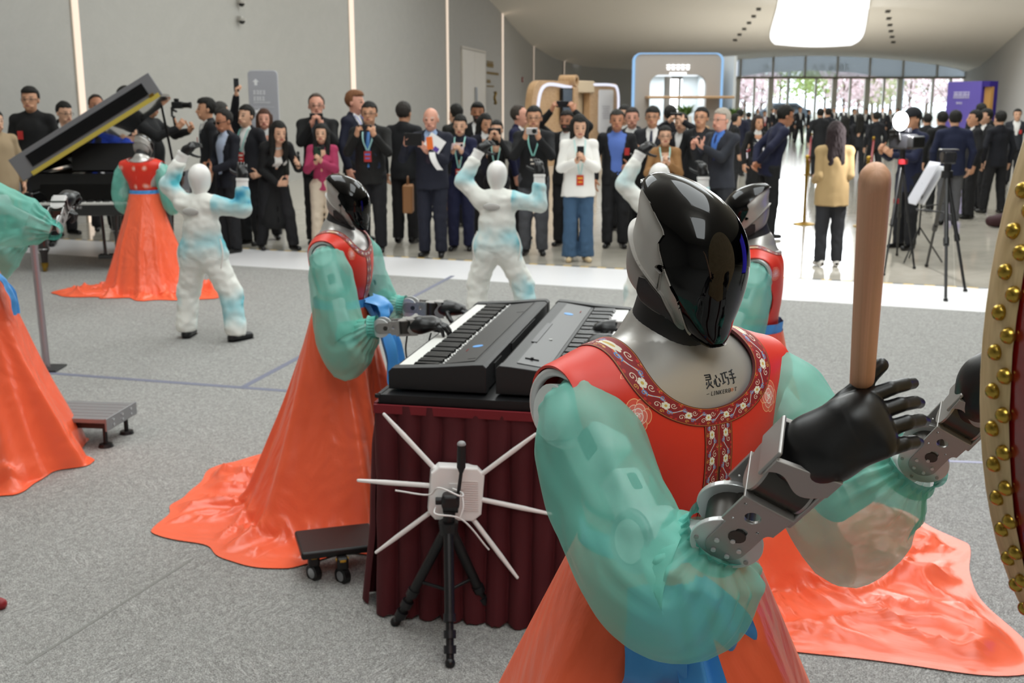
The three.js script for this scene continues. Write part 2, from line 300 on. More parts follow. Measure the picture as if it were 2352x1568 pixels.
// ---- vaulted ceiling
const hC = (D) => { const d = D / K; return d < 30 ? 8.6 : d < 56 ? lerp(8.6, 4.81, Math.pow((d - 30) / 26, 0.85)) : 4.81 + 0.03 * Math.sin((d - 56) / 10); };
const hE = (D) => { const d = D / K; return d < 30 ? 8.2 : d < 60 ? lerp(8.2, 3.9, Math.pow((d - 30) / 30, 0.75)) : lerp(3.9, 3.72, (d - 60) / 6.5); };
const ceilPt = (u, d, off = 0) => { const x = lerp(wallX(d), rightX(d), u), a = Math.pow(Math.sin(Math.PI * clamp(u, 0, 1)), 0.7); return V(x, lerp(hE(d), hC(d), a) + off, -d); };
struct('ceiling', [grid((u, v) => ceilPt(u, lerp(0, 81.8, v)), 40, 70, 20, 60), grid((u, v) => ceilPt(u, lerp(0, 81.8, v), 0.3), 20, 30, 20, 60), box(44, 0.3, 14, 5, 8.75, 6)], M.ceiling, 'curved white ceiling falling towards the glass front');
// luminous fields of the near hall
PANELS.forEach(([x, y, z, w, l], i) => {
  const g = ext(roundRect(w, l, 0.7), 0.05, 0.02); g.rotateX(Math.PI / 2); g.translate(x, y, z);
  const t = thing('ceiling_light', 'large rounded luminous ceiling field above the near hall', 'light', V(0, 0, 0), 0, 'luminous fields above the near hall');
  part(t, 'diffuser', g, glow(0xf5fbfa, 3.2));
  part(t, 'frame', rods4(x, y + 0.02, z, w, l), M.white);
  for (const sx of [-1, 1]) for (const sz of [-1, 1]) part(t, 'hanger', rod(V(x + sx * w * 0.42, y, z + sz * l * 0.42), V(x + sx * w * 0.42, 8.5, z + sz * l * 0.42), 0.012), M.steel);
});
function rods4(x, y, z, w, l) { const s = roundRect(w + 0.14, l + 0.14, 0.75); s.holes.push(roundRect(w + 0.03, l + 0.03, 0.7, 0, 0, new THREE.Path())); const g = ext(s, 0.07); g.rotateX(Math.PI / 2); g.translate(x, y, z); return g; }
{ // the luminous field set into the far vault
  const dA = 36 * K, dB = 55.3 * K, uOf = (px, d) => { const x = (px - 1176) / 2606 * d * 1.0; return (x - wallX(d)) / (rightX(d) - wallX(d)); };
  const f = (u, v) => { const rr = Math.pow(Math.abs(v * 2 - 1), 6), d = lerp(dA, dB, v) - 0.0 + 0.9 * (Math.cos((u - 0.5) * Math.PI) - 1) * v; const l = uOf(lerp(1795, 1751, v) + rr * 22, d), r = uOf(lerp(1990, 1974, v) - rr * 26, d); return ceilPt(lerp(l, r, u), d, -0.03); };
  const t = thing('ceiling_light', 'rounded luminous field in the far vault above the entrance', 'light');
  part(t, 'diffuser', grid(f, 24, 24), glow(0xffffff, 1.7));
  part(t, 'rim', [tube(Array.from({ length: 25 }, (_, i) => f(i / 24, 1)), 0.03, 40, 6), tube(Array.from({ length: 25 }, (_, i) => f(0, i / 24)), 0.03, 40, 6), tube(Array.from({ length: 25 }, (_, i) => f(1, i / 24)), 0.03, 40, 6)], mat(0xefece4, 0.6));
  const li = new THREE.RectAreaLight(0xf6fbff, 17, 4.2, 12); li.position.copy(f(0.5, 0.5)).add(V(0, -0.3, 0)); li.lookAt(li.position.x, 0, li.position.z + 3); scene.add(li);
}
{ // slot vents
  const slot = mat(0x4e4a43, 0.7);
  const row = (a, b, n, lab, dA, dB) => { const t = thing('ceiling_vent', lab, 'vent'); for (let i = 0; i < n; i++) { const k = i / (n - 1), px = lerp(a[0], b[0], k), d = lerp(dA, dB, k), x = (px - 1176) / 2606 * d, u = (x - wallX(d)) / (rightX(d) - wallX(d)), p = ceilPt(u, d, -0.04), q = ceilPt(u, d + 0.45, -0.04); const m = part(t, 'slot', box(0.22, 0.05, p.distanceTo(q)), slot); m.position.copy(p).lerp(q, 0.5); m.lookAt(q); } };
  row([1733, 20], [1682, 95], 6, 'row of dark slots in the vault beside the gallery booths', 45.5 * K, 53 * K);
  row([2026, 15], [2043, 95], 6, 'row of dark slots in the vault towards the purple board', 45.5 * K, 53 * K);
}
// ---- vertical light slots of the wall
{
  const strip = (d, w, k, lab) => {
    const x = wallX(d), t = thing('wall_light_strip', lab, 'light', V(x, 0, -d), Math.atan2(0.1566, 1) * -1);
    part(t, 'channel', box(0.03, 10, w + 0.05, 0.005, 5, 0), mat(0xc9bdae, 0.6));
    part(t, 'diffuser', box(0.02, 10, w, 0.03, 5, 0), glow(0xffe9d2, k));
    const li = new THREE.RectAreaLight(0xffe2c4, k * 0.35, w, 9); li.position.set(x + 0.07, 5, -d); li.lookAt(x + 5, 5, -d + 0.78); scene.add(li);
  };
  const names = ['behind the grand piano lid', 'behind the fair haired visitor', 'before the panelled door', 'past the brass lettering', 'above the gallery booth', 'beyond the gallery booth'];
  [[13.6, 0.12, 1.15], [24.6, 0.3, 1.15], [34.2, 0.26, 0.9], [44.2, 0.36, 0.85], [52.5, 0.2, 0.5], [57.8, 0.25, 0.5]].forEach(([d, w, k], i) => strip(d * K, w * K, k, 'warm vertical light slot in the wall ' + names[i]));
}
// ---- things on the long wall
const onWall = (px, py, dx = 0) => { // point of the straight wall in a viewing direction
  const r = dirOf(px, py), a = (px - 1176) / 2606, d0 = -7.3 * K / (r.x / -r.z - 0.1566), k = d0 / -r.z; return V(r.x * k + dx, EYE + r.y * k, -d0);
};
const WT = Math.PI / 2 - Math.atan(0.1566);   // turn of things that hang on the wall, facing the hall
{
  const cam = (p, lab) => { const t = thing('surveillance_camera', lab, 'camera', p, WT); part(t, 'base', [cyl(0.085, 0.075, 0.05, 0, 0.04, 0.09), box(0.1, 0.1, 0.12, 0, 0.06, 0.04)], mat(0xb7b4ae, 0.5)); part(t, 'dome', sph(0.06, 0, 0.01, 0.09, 1, 0.95, 1), mat(0x111113, 0.15)); };
  cam(onWall(545, 10), 'upper white dome camera on the plaster wall'); cam(onWall(546, 50), 'lower white dome camera on the plaster wall');
  // double door
  const a = onWall(1059, 118), b = onWall(1112, 128), d = thing('door_1', 'tall white double door in the plaster wall with bar handles', 'door', V((a.x + b.x) / 2, 0, (a.z + b.z) / 2), WT, null, 'structure');
  const w = a.distanceTo(V(b.x, a.y, b.z)), h = 3.75;
  for (const s of [-1, 1]) { const lf = part(d, 'door_leaf', rbox(w / 2 - 0.02, h, 0.05, 0.01, s * w / 4, h / 2, 0.04), mat(0xdfd9d0, 0.5)); part(lf, 'handle', rod(V(s * 0.14, 0.6, 0.12), V(s * 0.14, 2.3, 0.12), 0.035), M.steel); }
  part(d, 'frame', [box(w + 0.16, 0.08, 0.07, 0, h + 0.06, 0.03), box(0.08, h, 0.07, -w / 2 - 0.06, h / 2, 0.03), box(0.08, h, 0.07, w / 2 + 0.06, h / 2, 0.03)], mat(0xcfc8bd, 0.5));
  // brass lettering beside it: two captions and a bracket
  const br = mat(0x8f7436, 0.45, 0.5);
  const rows = [[1117, 1132, 139, 156, 3], [1117, 1144, 164, 173, 12], [1117, 1125, 182, 191, 2], [1117, 1133, 196, 200, 9]];
  rows.forEach(([x0, x1, y0, y1, n], i) => {
    const p = onWall(x0, y0), q = onWall(x1, y1), t = thing('brass_lettering', ['large brass characters beside the panelled door', 'long brass caption under the large characters', 'small brass characters below the caption', 'short brass caption at the bottom'][i], 'lettering', V(p.x, 0, p.z), WT);
    const W = Math.hypot(q.x - p.x, q.z - p.z), H = p.y - q.y;
    for (let k = 0; k < n; k++) { const cw = W / n, cx = (k + 0.5) * cw, g = i % 2 ? [box(cw * 0.16, H, 0.03, cx - cw * 0.3), box(cw * 0.6, H * 0.18, 0.03, cx, H * (0.41 - 0.4 * (k % 3))), box(cw * 0.16, H * 0.8, 0.03, cx + cw * 0.28, -H * 0.1)] : [box(cw * 0.85, H * 0.12, 0.03, cx, H * 0.42), box(cw * 0.7, H * 0.12, 0.03, cx, H * 0.1), box(cw * 0.85, H * 0.12, 0.03, cx, -H * 0.25), box(cw * 0.12, H, 0.03, cx), box(cw * 0.12, H * 0.5, 0.03, cx - cw * 0.34, -H * 0.2), box(cw * 0.12, H * 0.5, 0.03, cx + cw * 0.34, -H * 0.2)]; part(t, 'letter', g.map((e) => tf(e, 0, (p.y + q.y) / 2, 0.03)), br); }
  });
  const out1 = V(0.3, 0, 0.05), c0 = onWall(1121, 213).add(out1), c1 = onWall(1118, 225).add(out1), c2 = onWall(1121, 237).add(out1);
  single('brass_bracket', 'small curved brass bracket under the wall captions', 'bracket', tube([c0, c0.clone().add(V(0.05, 0, 0.1)), c1.clone().add(V(0.05, 0, 0.1)), c2.clone().add(V(0.05, 0, 0.1)), c2], 0.06, 20, 8), br);
  const fa = onWall(1199, 183); const fb = thing('fire_alarm', 'small red fire call point on the plaster wall', 'alarm', fa, WT); part(fb, 'case', rbox(0.2, 0.26, 0.06, 0.02, 0, 0, 0.03), mat(0x9e2a2a, 0.5)); part(fb, 'glass', box(0.1, 0.1, 0.02, 0, 0, 0.07), M.white);
}
{ // direction pylon with rounded head
  const p = fl(620, 524), h = EYE + (at(620, 163, -p.z).y - EYE), W = 62 / 2546 * (-p.z / Math.cos(TILT)) * 0.98;
  const t = thing('direction_sign', 'grey direction pylon with white arrows and rounded head', 'sign', V(p.x, 0, p.z), 0.1);
  part(t, 'slab', (() => { const g = ext(roundRect(W, h, 0.05, 0, h / 2), 0.06, 0.01); g.translate(0, 0, -0.03); return g; })(), mat(0xb0b1b9, 0.5));
  const wh = mat(0xf4f5f7, 0.6), z = 0.042, top = h;
  const arrow = (x, y, s, r) => { const g = ext(shapeOf([[0, 0.5], [0.5, 0.02], [0.22, 0.02], [0.22, -0.5], [-0.22, -0.5], [-0.22, 0.02], [-0.5, 0.02]].map(([a, b]) => [a * s, b * s])), 0.004); g.rotateZ(r); g.translate(x, y, z); return g; };
  part(t, 'arrow', arrow(-W * 0.25, top - 0.15, 0.09, 0), wh); part(t, 'arrow', arrow(-W * 0.2, top - 0.55, 0.09, -Math.PI / 2), wh);
  const glyphRow = (y, hh, n, x0, x1) => { const g = []; for (let k = 0; k < n; k++) { const cw = (x1 - x0) / n, cx = x0 + (k + 0.5) * cw; g.push(box(cw * 0.8, hh * 0.16, 0.004, cx, y + hh * 0.4, z), box(cw * 0.7, hh * 0.16, 0.004, cx, y, z), box(cw * 0.8, hh * 0.16, 0.004, cx, y - hh * 0.4, z), box(cw * 0.14, hh, 0.004, cx - cw * 0.2 + cw * 0.4 * (k % 2), y, z)); } return g; };
  part(t, 'lettering', [...glyphRow(top - 0.29, 0.055, 4, -W * 0.36, W * 0.08), ...glyphRow(top - 0.375, 0.055, 4, -W * 0.36, W * 0.04), ...glyphRow(top - 0.43, 0.02, 16, -W * 0.36, W * 0.24), ...glyphRow(top - 0.71, 0.055, 4, -W * 0.3, W * 0.06), ...glyphRow(top - 0.77, 0.02, 14, -W * 0.3, W * 0.14)], wh);
  part(t, 'divider', [box(W * 0.74, 0.008, 0.004, 0, top - 0.49, z), box(W * 0.74, 0.008, 0.004, 0, top - 0.85, z)], mat(0xc9cad0, 0.5));
  part(t, 'base', rbox(W * 1.3, 0.03, 0.3, 0.01, 0, 0.02, 0), M.darkGrey);
}
// ---- gallery booth of pale wood
{
  const A = at(1212, 300, 30), B = at(1412, 300, 36), yaw = -Math.atan2(B.z - A.z, B.x - A.x), L = Math.hypot(B.x - A.x, B.z - A.z), t = thing('gallery_booth', 'pale wooden exhibition booth with glowing arched edge and wall screen', 'booth', V(A.x, 0, A.z), yaw);
  const H = 2.3, H2 = 2.22, led = glow(0xeef0ff, 1.1);
  const archShape = new THREE.Shape(); archShape.moveTo(0, 0); archShape.lineTo(0.02, 1.3); archShape.bezierCurveTo(0.1, H - 0.1, 0.3, H, 0.9, H); archShape.lineTo(L * 0.42, H); archShape.lineTo(L * 0.42, 0); archShape.closePath();
  part(t, 'side_wall', (() => { const g = ext(archShape, 0.18, 0.01); g.translate(0, 0, -0.1); return g; })(), M.wood);
  part(t, 'light_edge', tube([V(0.34, 1.0, 0.12), V(0.38, 1.55, 0.12), V(0.56, 2.0, 0.12), V(0.9, H - 0.12, 0.12), V(L * 0.41, H - 0.16, 0.12)], 0.045, 30, 8), led);
  part(t, 'post', [rbox(0.35, H2 - 0.06, 0.5, 0.05, L * 0.42, (H2 - 0.06) / 2, 0), (() => { const s = new THREE.Shape(); s.absarc(0, 0, 0.17, 0, Math.PI * 2); const h = new THREE.Path(); h.absarc(0, 0, 0.11, 0, Math.PI * 2); s.holes.push(h); const g = ext(s, 0.5); g.translate(L * 0.42, H2 + 0.1, -0.25); return g; })()], M.wood);
  part(t, 'lintel', [rbox(L * 0.24, 0.34, 0.3, 0.03, L * 0.55, H2 - 0.05, 0), box(L * 0.24, H2, 0.08, L * 0.55, H2 / 2, -0.2)], mat(0xcbb597, 0.6));
  const far = roundRect(L * 0.36, H, 0.25, L * 0.82, H / 2); part(t, 'side_wall', (() => { const g = ext(far, 0.18, 0.01); g.translate(0, -0.02, -0.1); return g; })(), M.wood);
  part(t, 'light_edge', tube([V(L * 0.65, H - 0.06, 0.12), V(L * 0.9, H - 0.06, 0.12), V(L * 0.965, H - 0.12, 0.12), V(L * 0.99, H - 0.35, 0.12), V(L * 0.995, 1.3, 0.12)], 0.04, 30, 8), led);
  part(t, 'poster', (() => { const g = ext(roundRect(L * 0.19, 1.3, 0.12, L * 0.83, 1.45), 0.02); g.translate(0, 0, 0.1); return g; })(), mat(0xd9d4d2, 0.6));
  part(t, 'poster_print', Array.from({ length: 6 }, (_, i) => box(L * 0.1 * (1 - 0.12 * (i % 3)), 0.025, 0.004, L * 0.83, 1.6 - i * 0.07, 0.125)), mat(0xb9b2b4, 0.6));
  const scr = part(t, 'screen', rbox(L * 0.11, 0.95, 0.08, 0.02, L * 0.34, 1.65, 0.16), mat(0x17191d, 0.2));
  part(scr, 'screen_image', box(L * 0.1, 0.85, 0.004, L * 0.34, 1.65, 0.203), mat(0x20262e, 0.3, 0, { emissive: new THREE.Color(0x3d4a55), emissiveIntensity: 0.5 }));
}
// ---- grey portal with a blue light edge
{
  const d = 34, c = at(1553, 300, d), yT = at(1553, 124, d).y, Wd = (1648 - 1456) / 2546 * d / Math.cos(TILT) * 0.975, t = thing('portal_booth', 'tall grey exhibition portal edged with blue light and glowing sign', 'booth', V(c.x, 0, -d), -0.02);
  const s = roundRect(Wd, yT, 0.2, 0, yT / 2), hole = new THREE.Path(); roundRect(Wd * 0.66, 2.55, 0.32, 0.02, 1.26, hole); s.holes.push(hole);
  part(t, 'front', (() => { const g = ext(s, 0.35, 0.0); g.translate(0, 0, -0.35); return g; })(), mat(0x9f9892, 0.6));
  const e = roundRect(Wd + 0.14, yT + 0.07, 0.24, 0, yT / 2), eh = new THREE.Path(); roundRect(Wd, yT + 0.01, 0.2, 0, yT / 2, eh); e.holes.push(eh);
  part(t, 'light_edge', (() => { const g = ext(e, 0.2); g.translate(0, 0.0, -0.17); return g; })(), glow(0x9fd0ff, 0.95));
  part(t, 'inner_wall', [box(Wd * 0.3, 2.55, 0.05, -Wd * 0.2, 1.27, -2.4), box(Wd * 0.2, 2.55, 0.05, Wd * 0.28, 1.27, -2.4), box(0.05, 2.55, 2, -Wd * 0.34, 1.27, -1.4), box(0.05, 2.55, 2, Wd * 0.37, 1.27, -1.4), box(Wd * 0.72, 0.05, 2, 0, 2.58, -1.4)], mat(0xd3d8da, 0.6));
  part(t, 'added_booth_fill', box(Wd * 0.6, 0.03, 1.4, 0, 2.53, -1.3), glow(0xf4fbff, 1.2)); { const li = new THREE.RectAreaLight(0xf4fbff, 7, Wd * 0.6, 1.4); li.position.set(c.x, 2.48, -d - 1.3); li.lookAt(c.x, 0, -d - 1.3); scene.add(li); }  // unseen glowing panel and area light, added to brighten the booth interior
  part(t, 'counter', [rbox(Wd * 0.5, 1.05, 0.6, 0.08, Wd * 0.1, 0.525, 0.5), rbox(Wd * 1.0, 0.08, 0.8, 0.03, Wd * 0.12, 2.02 - 0.15, 0.4)], M.wood);
  const gl = glow(0xffffff, 2.2), row = (y, h, n, w) => Array.from({ length: n }, (_, k) => { const cw = w / n, cx = -w / 2 + (k + 0.5) * cw; return [box(cw * 0.8, h * 0.2, 0.03, cx, y + h * 0.35, 0.02), box(cw * 0.2, h, 0.03, cx - cw * 0.12 * (k % 2 ? 1 : -1), y, 0.02), box(cw * 0.8, h * 0.2, 0.03, cx, y - h * 0.1, 0.02), box(cw * 0.6, h * 0.18, 0.03, cx, y - h * 0.42, 0.02)]; }).flat();
  part(t, 'sign', [...row(yT - 0.38, 0.16, 5, 0.72), ...row(yT - 0.56, 0.07, 12, 0.52)], gl);
  part(t, 'side_screen', [box(0.04, 0.42, 0.8, Wd / 2 + 0.32, yT - 0.42, -0.6, 0, 0.5), box(0.04, 0.34, 0.8, Wd / 2 + 0.3, yT - 0.98, -0.6, 0, 0.5)], glow(0xeaf2ff, 1.2));
  part(t, 'side_wall', [box(0.1, yT - 0.1, 1.2, Wd / 2 + 0.22, yT / 2, -0.75, 0, 0.4)], mat(0xc9cccc, 0.6));
  const plant = (px, py, lab, s2) => { const p = at(px, py, 32.2), n = thing('leafy_plant', lab, 'plant', V(p.x, 0, -32.2)); part(n, 'planter', rbox(0.35, p.y - 0.45, 0.3, 0.04, 0, (p.y - 0.45) / 2, 0), mat(0xd8d5d0, 0.5)); const lv = []; for (let i = 0; i < 60; i++) { const a = rnd(0, 6.28), e2 = rnd(0.2, 1.4), l = rnd(0.25, 0.5) * s2, g = new THREE.PlaneGeometry(0.09, l, 1, 3); const q = g.attributes.position; for (let k = 0; k < q.count; k++) { const y = q.getY(k) + l / 2; q.setXYZ(k, q.getX(k) * Math.sin(Math.PI * clamp(y / l, 0.05, 0.95)), y, -y * y * 0.8); } g.rotateX(-0.9 + e2 * 0.5); g.rotateY(a); g.translate(0, p.y - 0.5, 0); g.computeVertexNormals(); lv.push(g); } part(n, 'foliage', lv, mat(0x4f6d2c, 0.6)); };
  plant(1575, 228, 'bushy green plant inside the portal opening', 1.0); plant(1688, 235, 'bushy green plant beside the portal', 0.9);
}
// ---- glass front at the far end
{
  const d = 66 * K, X = (px) => (px - 1176) / 2606 * d, H0 = 3.25, H1 = 3.42, t = thing('window_1', 'tall glass entrance front with grey mullions', 'window', V(0, 0, -d), 0, null, 'structure');
  const fr = M.frameGrey, mull = [1560, 1600, 1640, 1693, 1731, 1769, 1808, 1872, 1915, 1951, 1990, 2028, 2064, 2140, 2180, 2212];
  const wide = new Set([1693, 1769, 1915, 1990, 2064]);
  for (const px of mull) part(t, 'mullion', box(wide.has(px) ? 0.36 : 0.14, H0, 0.25, X(px), H0 / 2, 0), fr);
  part(t, 'header', box(X(2216) - X(1540), 0.16, 0.5, (X(2216) + X(1540)) / 2, H0 + 0.08, 0.05), mat(0x9b958a, 0.5));
  for (let i = 0; i + 1 < mull.length; i++) part(t, 'pane', box(X(mull[i + 1]) - X(mull[i]) - 0.1, H0 - 0.05, 0.012, (X(mull[i]) + X(mull[i + 1])) / 2, H0 / 2, 0), M.glass);
  const tr = [1540, 1620, 1698, 1772, 1845, 1919, 1993, 2069, 2147, 2216];
  const frost = mat(0xdfe6ec, 0.35, 0, { transmission: 0.75, thickness: 0 });
  for (let i = 0; i + 1 < tr.length; i++) {
    const a = X(tr[i]), b = X(tr[i + 1]), top = (x) => { const u = (x - wallX(d)) / (rightX(d) - wallX(d)); return ceilPt(u, d).y + 0.05; };
    part(t, 'transom_pane', (() => { const g = ext(shapeOf([[a + 0.05, H1], [b - 0.05, H1], [b - 0.05, top(b)], [a + 0.05, top(a)]]), 0.012); return g; })(), frost);
    part(t, 'transom_mullion', box(0.14, top(a) - H1, 0.2, a, (top(a) + H1) / 2, 0), mat(0xcfcdc8, 0.5));
  }
  part(t, 'sill_track', box(X(2216) - X(1540), 0.03, 0.4, (X(2216) + X(1540)) / 2, 0.0, 0), M.steel);
  // lettering of the outer fascia, seen from behind through the glass
  const font = await new FontLoader().loadAsync('fonts/droid/droid_sans_bold.typeface.json');
  const fz = thing('fascia_lettering', 'mirrored dark lettering on the fascia outside the entrance glass', 'lettering', V(0, 0, -d - 2.2));
  const fl2 = mat(0x6c7472, 0.6);
  const word = (txt, px, s) => { const g = new TextGeometry(txt, { font, size: s * K, depth: 0.05, curveSegments: 3 }); g.computeBoundingBox(); const w = g.boundingBox.max.x; g.scale(-1, 1, 1); g.translate(X(px) * (d + 2.2) / d + w, 3.95, 0); part(fz, 'numeral', g, fl2); };
  [['2', 1936], ['0', 1924], ['2', 1912], ['6', 1900]].forEach(([c, px]) => word(c, px, 0.34));
  const glyph = (px, strokes) => part(fz, 'character', strokes.map(([x0, y0, x1, y1]) => { const l = Math.hypot(x1 - x0, y1 - y0) * 0.4 + 0.05; return box(l, 0.05, 0.05, X(px) * (d + 2.2) / d - ((x0 + x1) / 2 - 0.5) * 0.4, 4.15 + ((y0 + y1) / 2 - 0.5) * 0.4, 0, 0, 0, -Math.atan2(y1 - y0, x1 - x0)); }), fl2);
  glyph(1885, [[0.1, 0.75, 0.9, 0.75], [0.1, 0.35, 0.9, 0.35], [0.1, 0.35, 0.1, 0.75], [0.9, 0.35, 0.9, 0.75], [0.5, 0, 0.5, 1]]);
  glyph(1868, [[0.3, 1, 0.4, 0.8], [0.7, 1, 0.6, 0.8], [0.15, 0.7, 0.85, 0.7], [0.05, 0.42, 0.95, 0.42], [0.5, 0.7, 0.5, 0.42], [0.5, 0.42, 0.1, 0], [0.5, 0.42, 0.9, 0]]);
  glyph(1755, [[0.05, 0.7, 0.45, 0.7], [0.25, 1, 0.25, 0], [0.25, 0.6, 0.05, 0.3], [0.55, 0.65, 0.98, 0.65], [0.85, 1, 0.85, 0], [0.62, 0.45, 0.7, 0.3]]);
  for (const px of [1600, 1830, 2100]) part(fz, 'fascia_post', cyl(0.09, 0.09, 3.9, X(px), 1.95, -0.4), mat(0xb9bfc4, 0.6));
  part(fz, 'fascia_panel', (() => { const g = ext(shapeOf([[X(1560), 3.4], [X(1700), 3.42], [X(1780), 3.76], [X(1880), 3.88], [X(1975), 3.76], [X(2040), 3.46], [X(2250), 3.4], [X(2250), 5.4], [X(1560), 5.4]]), 0.1); g.translate(0, 0.0, -0.4); return g; })(), mat(0xb9bfc4, 0.6));
}
{ // outside: forecourt, blossom and green trees, a parked car
  struct('ground_outside', slab([[-40, -81.9], [110, -81.9], [110, -170], [-40, -170]], -0.3, -0.02), mat(0xb6b2a8, 0.9), 'paved forecourt beyond the entrance glass');
  const leafG = (() => { const g = new THREE.BufferGeometry(); g.setAttribute('position', new THREE.Float32BufferAttribute([0, 0, 0, 0.5, 0.3, 0.1, 0, 1, 0, -0.5, 0.4, -0.1], 3)); g.setIndex([0, 1, 2, 0, 2, 3]); g.computeVertexNormals(); return g; })();
  const tree = (px, d, h, w, hex, lab, group, n = 700) => {
    d *= K; h *= 1.15; w *= K; const x = (px - 1176) / 2606 * d, t = thing('garden_tree', lab, 'tree', V(x, 0, -d), rnd(0, 6), group);
    const tr = [rod(V(0, 0, 0), V(0.1, h * 0.5, 0), 0.14, 0.08, 8)]; for (let i = 0; i < 7; i++) { const a = i * 0.9; tr.push(rod(V(0.05, h * (0.2 + 0.05 * i), 0), V(Math.cos(a) * w * 0.35, h * (0.5 + 0.06 * i), Math.sin(a) * w * 0.35), 0.05, 0.02, 6)); }
    part(t, 'trunk', tr, mat(0x6d5f52, 0.9));
    const im = new THREE.InstancedMesh(leafG, mat(hex, 0.8, 0, { transmission: 0.35, thickness: 0 }), n), m4 = new THREE.Matrix4(), q = new THREE.Quaternion(), col = new THREE.Color();
    for (let i = 0; i < n; i++) { let a = rnd(0, 6.283), r = Math.cbrt(rnd()), c = rnd(-1, 1), s = Math.sqrt(1 - c * c); q.setFromEuler(new THREE.Euler(rnd(0, 6), rnd(0, 6), rnd(0, 6))); const k = rnd(0.25, 0.5); m4.compose(V(Math.cos(a) * s * r * w * 0.5, h * 0.58 + c * r * h * 0.42, Math.sin(a) * s * r * w * 0.5), q, V(k, k, k)); im.setMatrixAt(i, m4); im.setColorAt(i, col.setScalar(rnd(0.75, 1.1))); }
    im.name = 'foliage'; im.userData.kind = 'stuff'; t.add(im);
  };
  const pk = 'pale pink blossom tree outside the entrance glass', gr = 'fresh green tree outside the entrance glass';
  for (const [px, d, h, w] of [[1640, 76, 5, 3.6], [1712, 78, 5, 3.6], [1748, 80, 5.4, 3.4], [1940, 77, 5, 3.4], [1972, 80, 5, 3.2], [2088, 77, 5.2, 3.8], [2128, 86, 5.5, 4], [2178, 80, 5.5, 4]]) tree(px, d, h, w, 0xf7e3e5, pk, 'blossom trees outside', 420);
  for (const [px, d, h, w] of [[1790, 95, 9, 6.5], [1850, 100, 9, 7], [1895, 94, 8, 6], [2045, 96, 9, 6], [1680, 110, 11, 9], [2130, 112, 11, 9]]) tree(px, d, h, w, 0xb4c47c, gr, 'green trees outside', 900);
  for (const [px, d, h, w] of [[2005, 84, 6, 4], [2018, 92, 7, 5]]) tree(px, d, h, w, 0xc9c9a2, 'sparse olive tree outside behind the wide mullion', 'olive trees outside');
  const cx = (1800 - 1176) / 2606 * 96, car = thing('parked_car', 'dark grey car parked outside the open entrance doors', 'car', V(cx, 0, -96));
  part(car, 'body', (() => { const g = ext(shapeOf([[-2.1, 0.35], [-2.15, 0.8], [-1.5, 0.95], [-0.9, 1.45], [0.9, 1.48], [1.6, 1.0], [2.1, 0.9], [2.15, 0.35]]), 1.6, 0.08); g.translate(0, 0, -0.8); return g; })(), mat(0x5a626b, 0.3, 0.4));
  part(car, 'window_band', (() => { const g = ext(shapeOf([[-1.35, 1.0], [-0.85, 1.38], [0.85, 1.4], [1.4, 1.02]]), 1.8); g.translate(0, 0, -0.9); return g; })(), mat(0x22272c, 0.1));
  for (const x of [-1.3, 1.35]) for (const z of [-0.8, 0.8]) part(car, 'wheel', cyl(0.34, 0.34, 0.2, x, 0.34, z, Math.PI / 2), M.black);
}
{ // purple board with a wooden side niche
  const d = 33, a = at(2180, 188, d + 1.6), b = at(2258, 179, d), w = Math.hypot(b.x - a.x, b.z - a.z), yaw = -Math.atan2(b.z - a.z, b.x - a.x), t = thing('exhibition_board', 'tall purple exhibition board with white heading', 'board', V(a.x, 0, a.z), yaw), H = a.y;
  part(t, 'front', box(w, H, 0.06, w / 2, H / 2, 0), mat(0x6a5cb4, 0.5));
  part(t, 'side', [box(0.05, H, 0.5, w, H / 2, -0.25), box(0.35, 0.16, 0.1, w + 0.16, H - 0.08, -0.05)], mat(0x35257e, 0.5));
  part(t, 'niche', box(0.3, H - 0.16, 0.1, w + 0.17, (H - 0.16) / 2, -0.12), mat(0xb98a4e, 0.5));
  const wh = mat(0xdcd8ea, 0.5), rowg = (y, h, n, x0, x1) => Array.from({ length: n }, (_, k) => { const cw = (x1 - x0) / n, cx = x0 + (k + 0.5) * cw; return [box(cw * 0.8, h * 0.16, 0.01, cx, y + h * 0.4, 0.035), box(cw * 0.8, h * 0.16, 0.01, cx, y - h * 0.1, 0.035), box(cw * 0.14, h, 0.01, cx - cw * 0.15 * (k % 2 ? 1 : -1), y, 0.035), box(cw * 0.7, h * 0.14, 0.01, cx, y - h * 0.42, 0.035)]; }).flat();
  part(t, 'heading', [...rowg(H * 0.845, 0.13, 7, w * 0.2, w * 0.68), ...rowg(H * 0.8, 0.05, 16, w * 0.2, w * 0.68), ...rowg(H * 0.73, 0.06, 5, w * 0.3, w * 0.48)], wh);
}

{ // violet LED wall beside the stage, out of the picture; it shows in the glossy visors
  const t = thing('led_screen', 'tall violet LED screen standing beside the stage', 'screen', V(4.6, 0, -4.2), -1.25);
  part(t, 'screen_face', box(1.3, 1.9, 0.02, 0, 1.45, 0.07), glow(0x4a3cff, 0.6)); part(t, 'frame', rbox(1.4, 2.0, 0.1, 0.02, 0, 1.45, 0), M.black); for (const x of [-0.5, 0.5]) part(t, 'leg', box(0.08, 0.46, 0.5, x, 0.23, 0), M.black);
  const li = new THREE.RectAreaLight(0x4a3cff, 0.5, 1.3, 1.9); li.position.set(4.6 + Math.sin(-1.25) * 0.12, 1.5, -4.2 + Math.cos(-1.25) * 0.12); li.lookAt(4.6 + Math.sin(-1.25) * 5, 1.5, -4.2 + Math.cos(-1.25) * 5); scene.add(li);
}
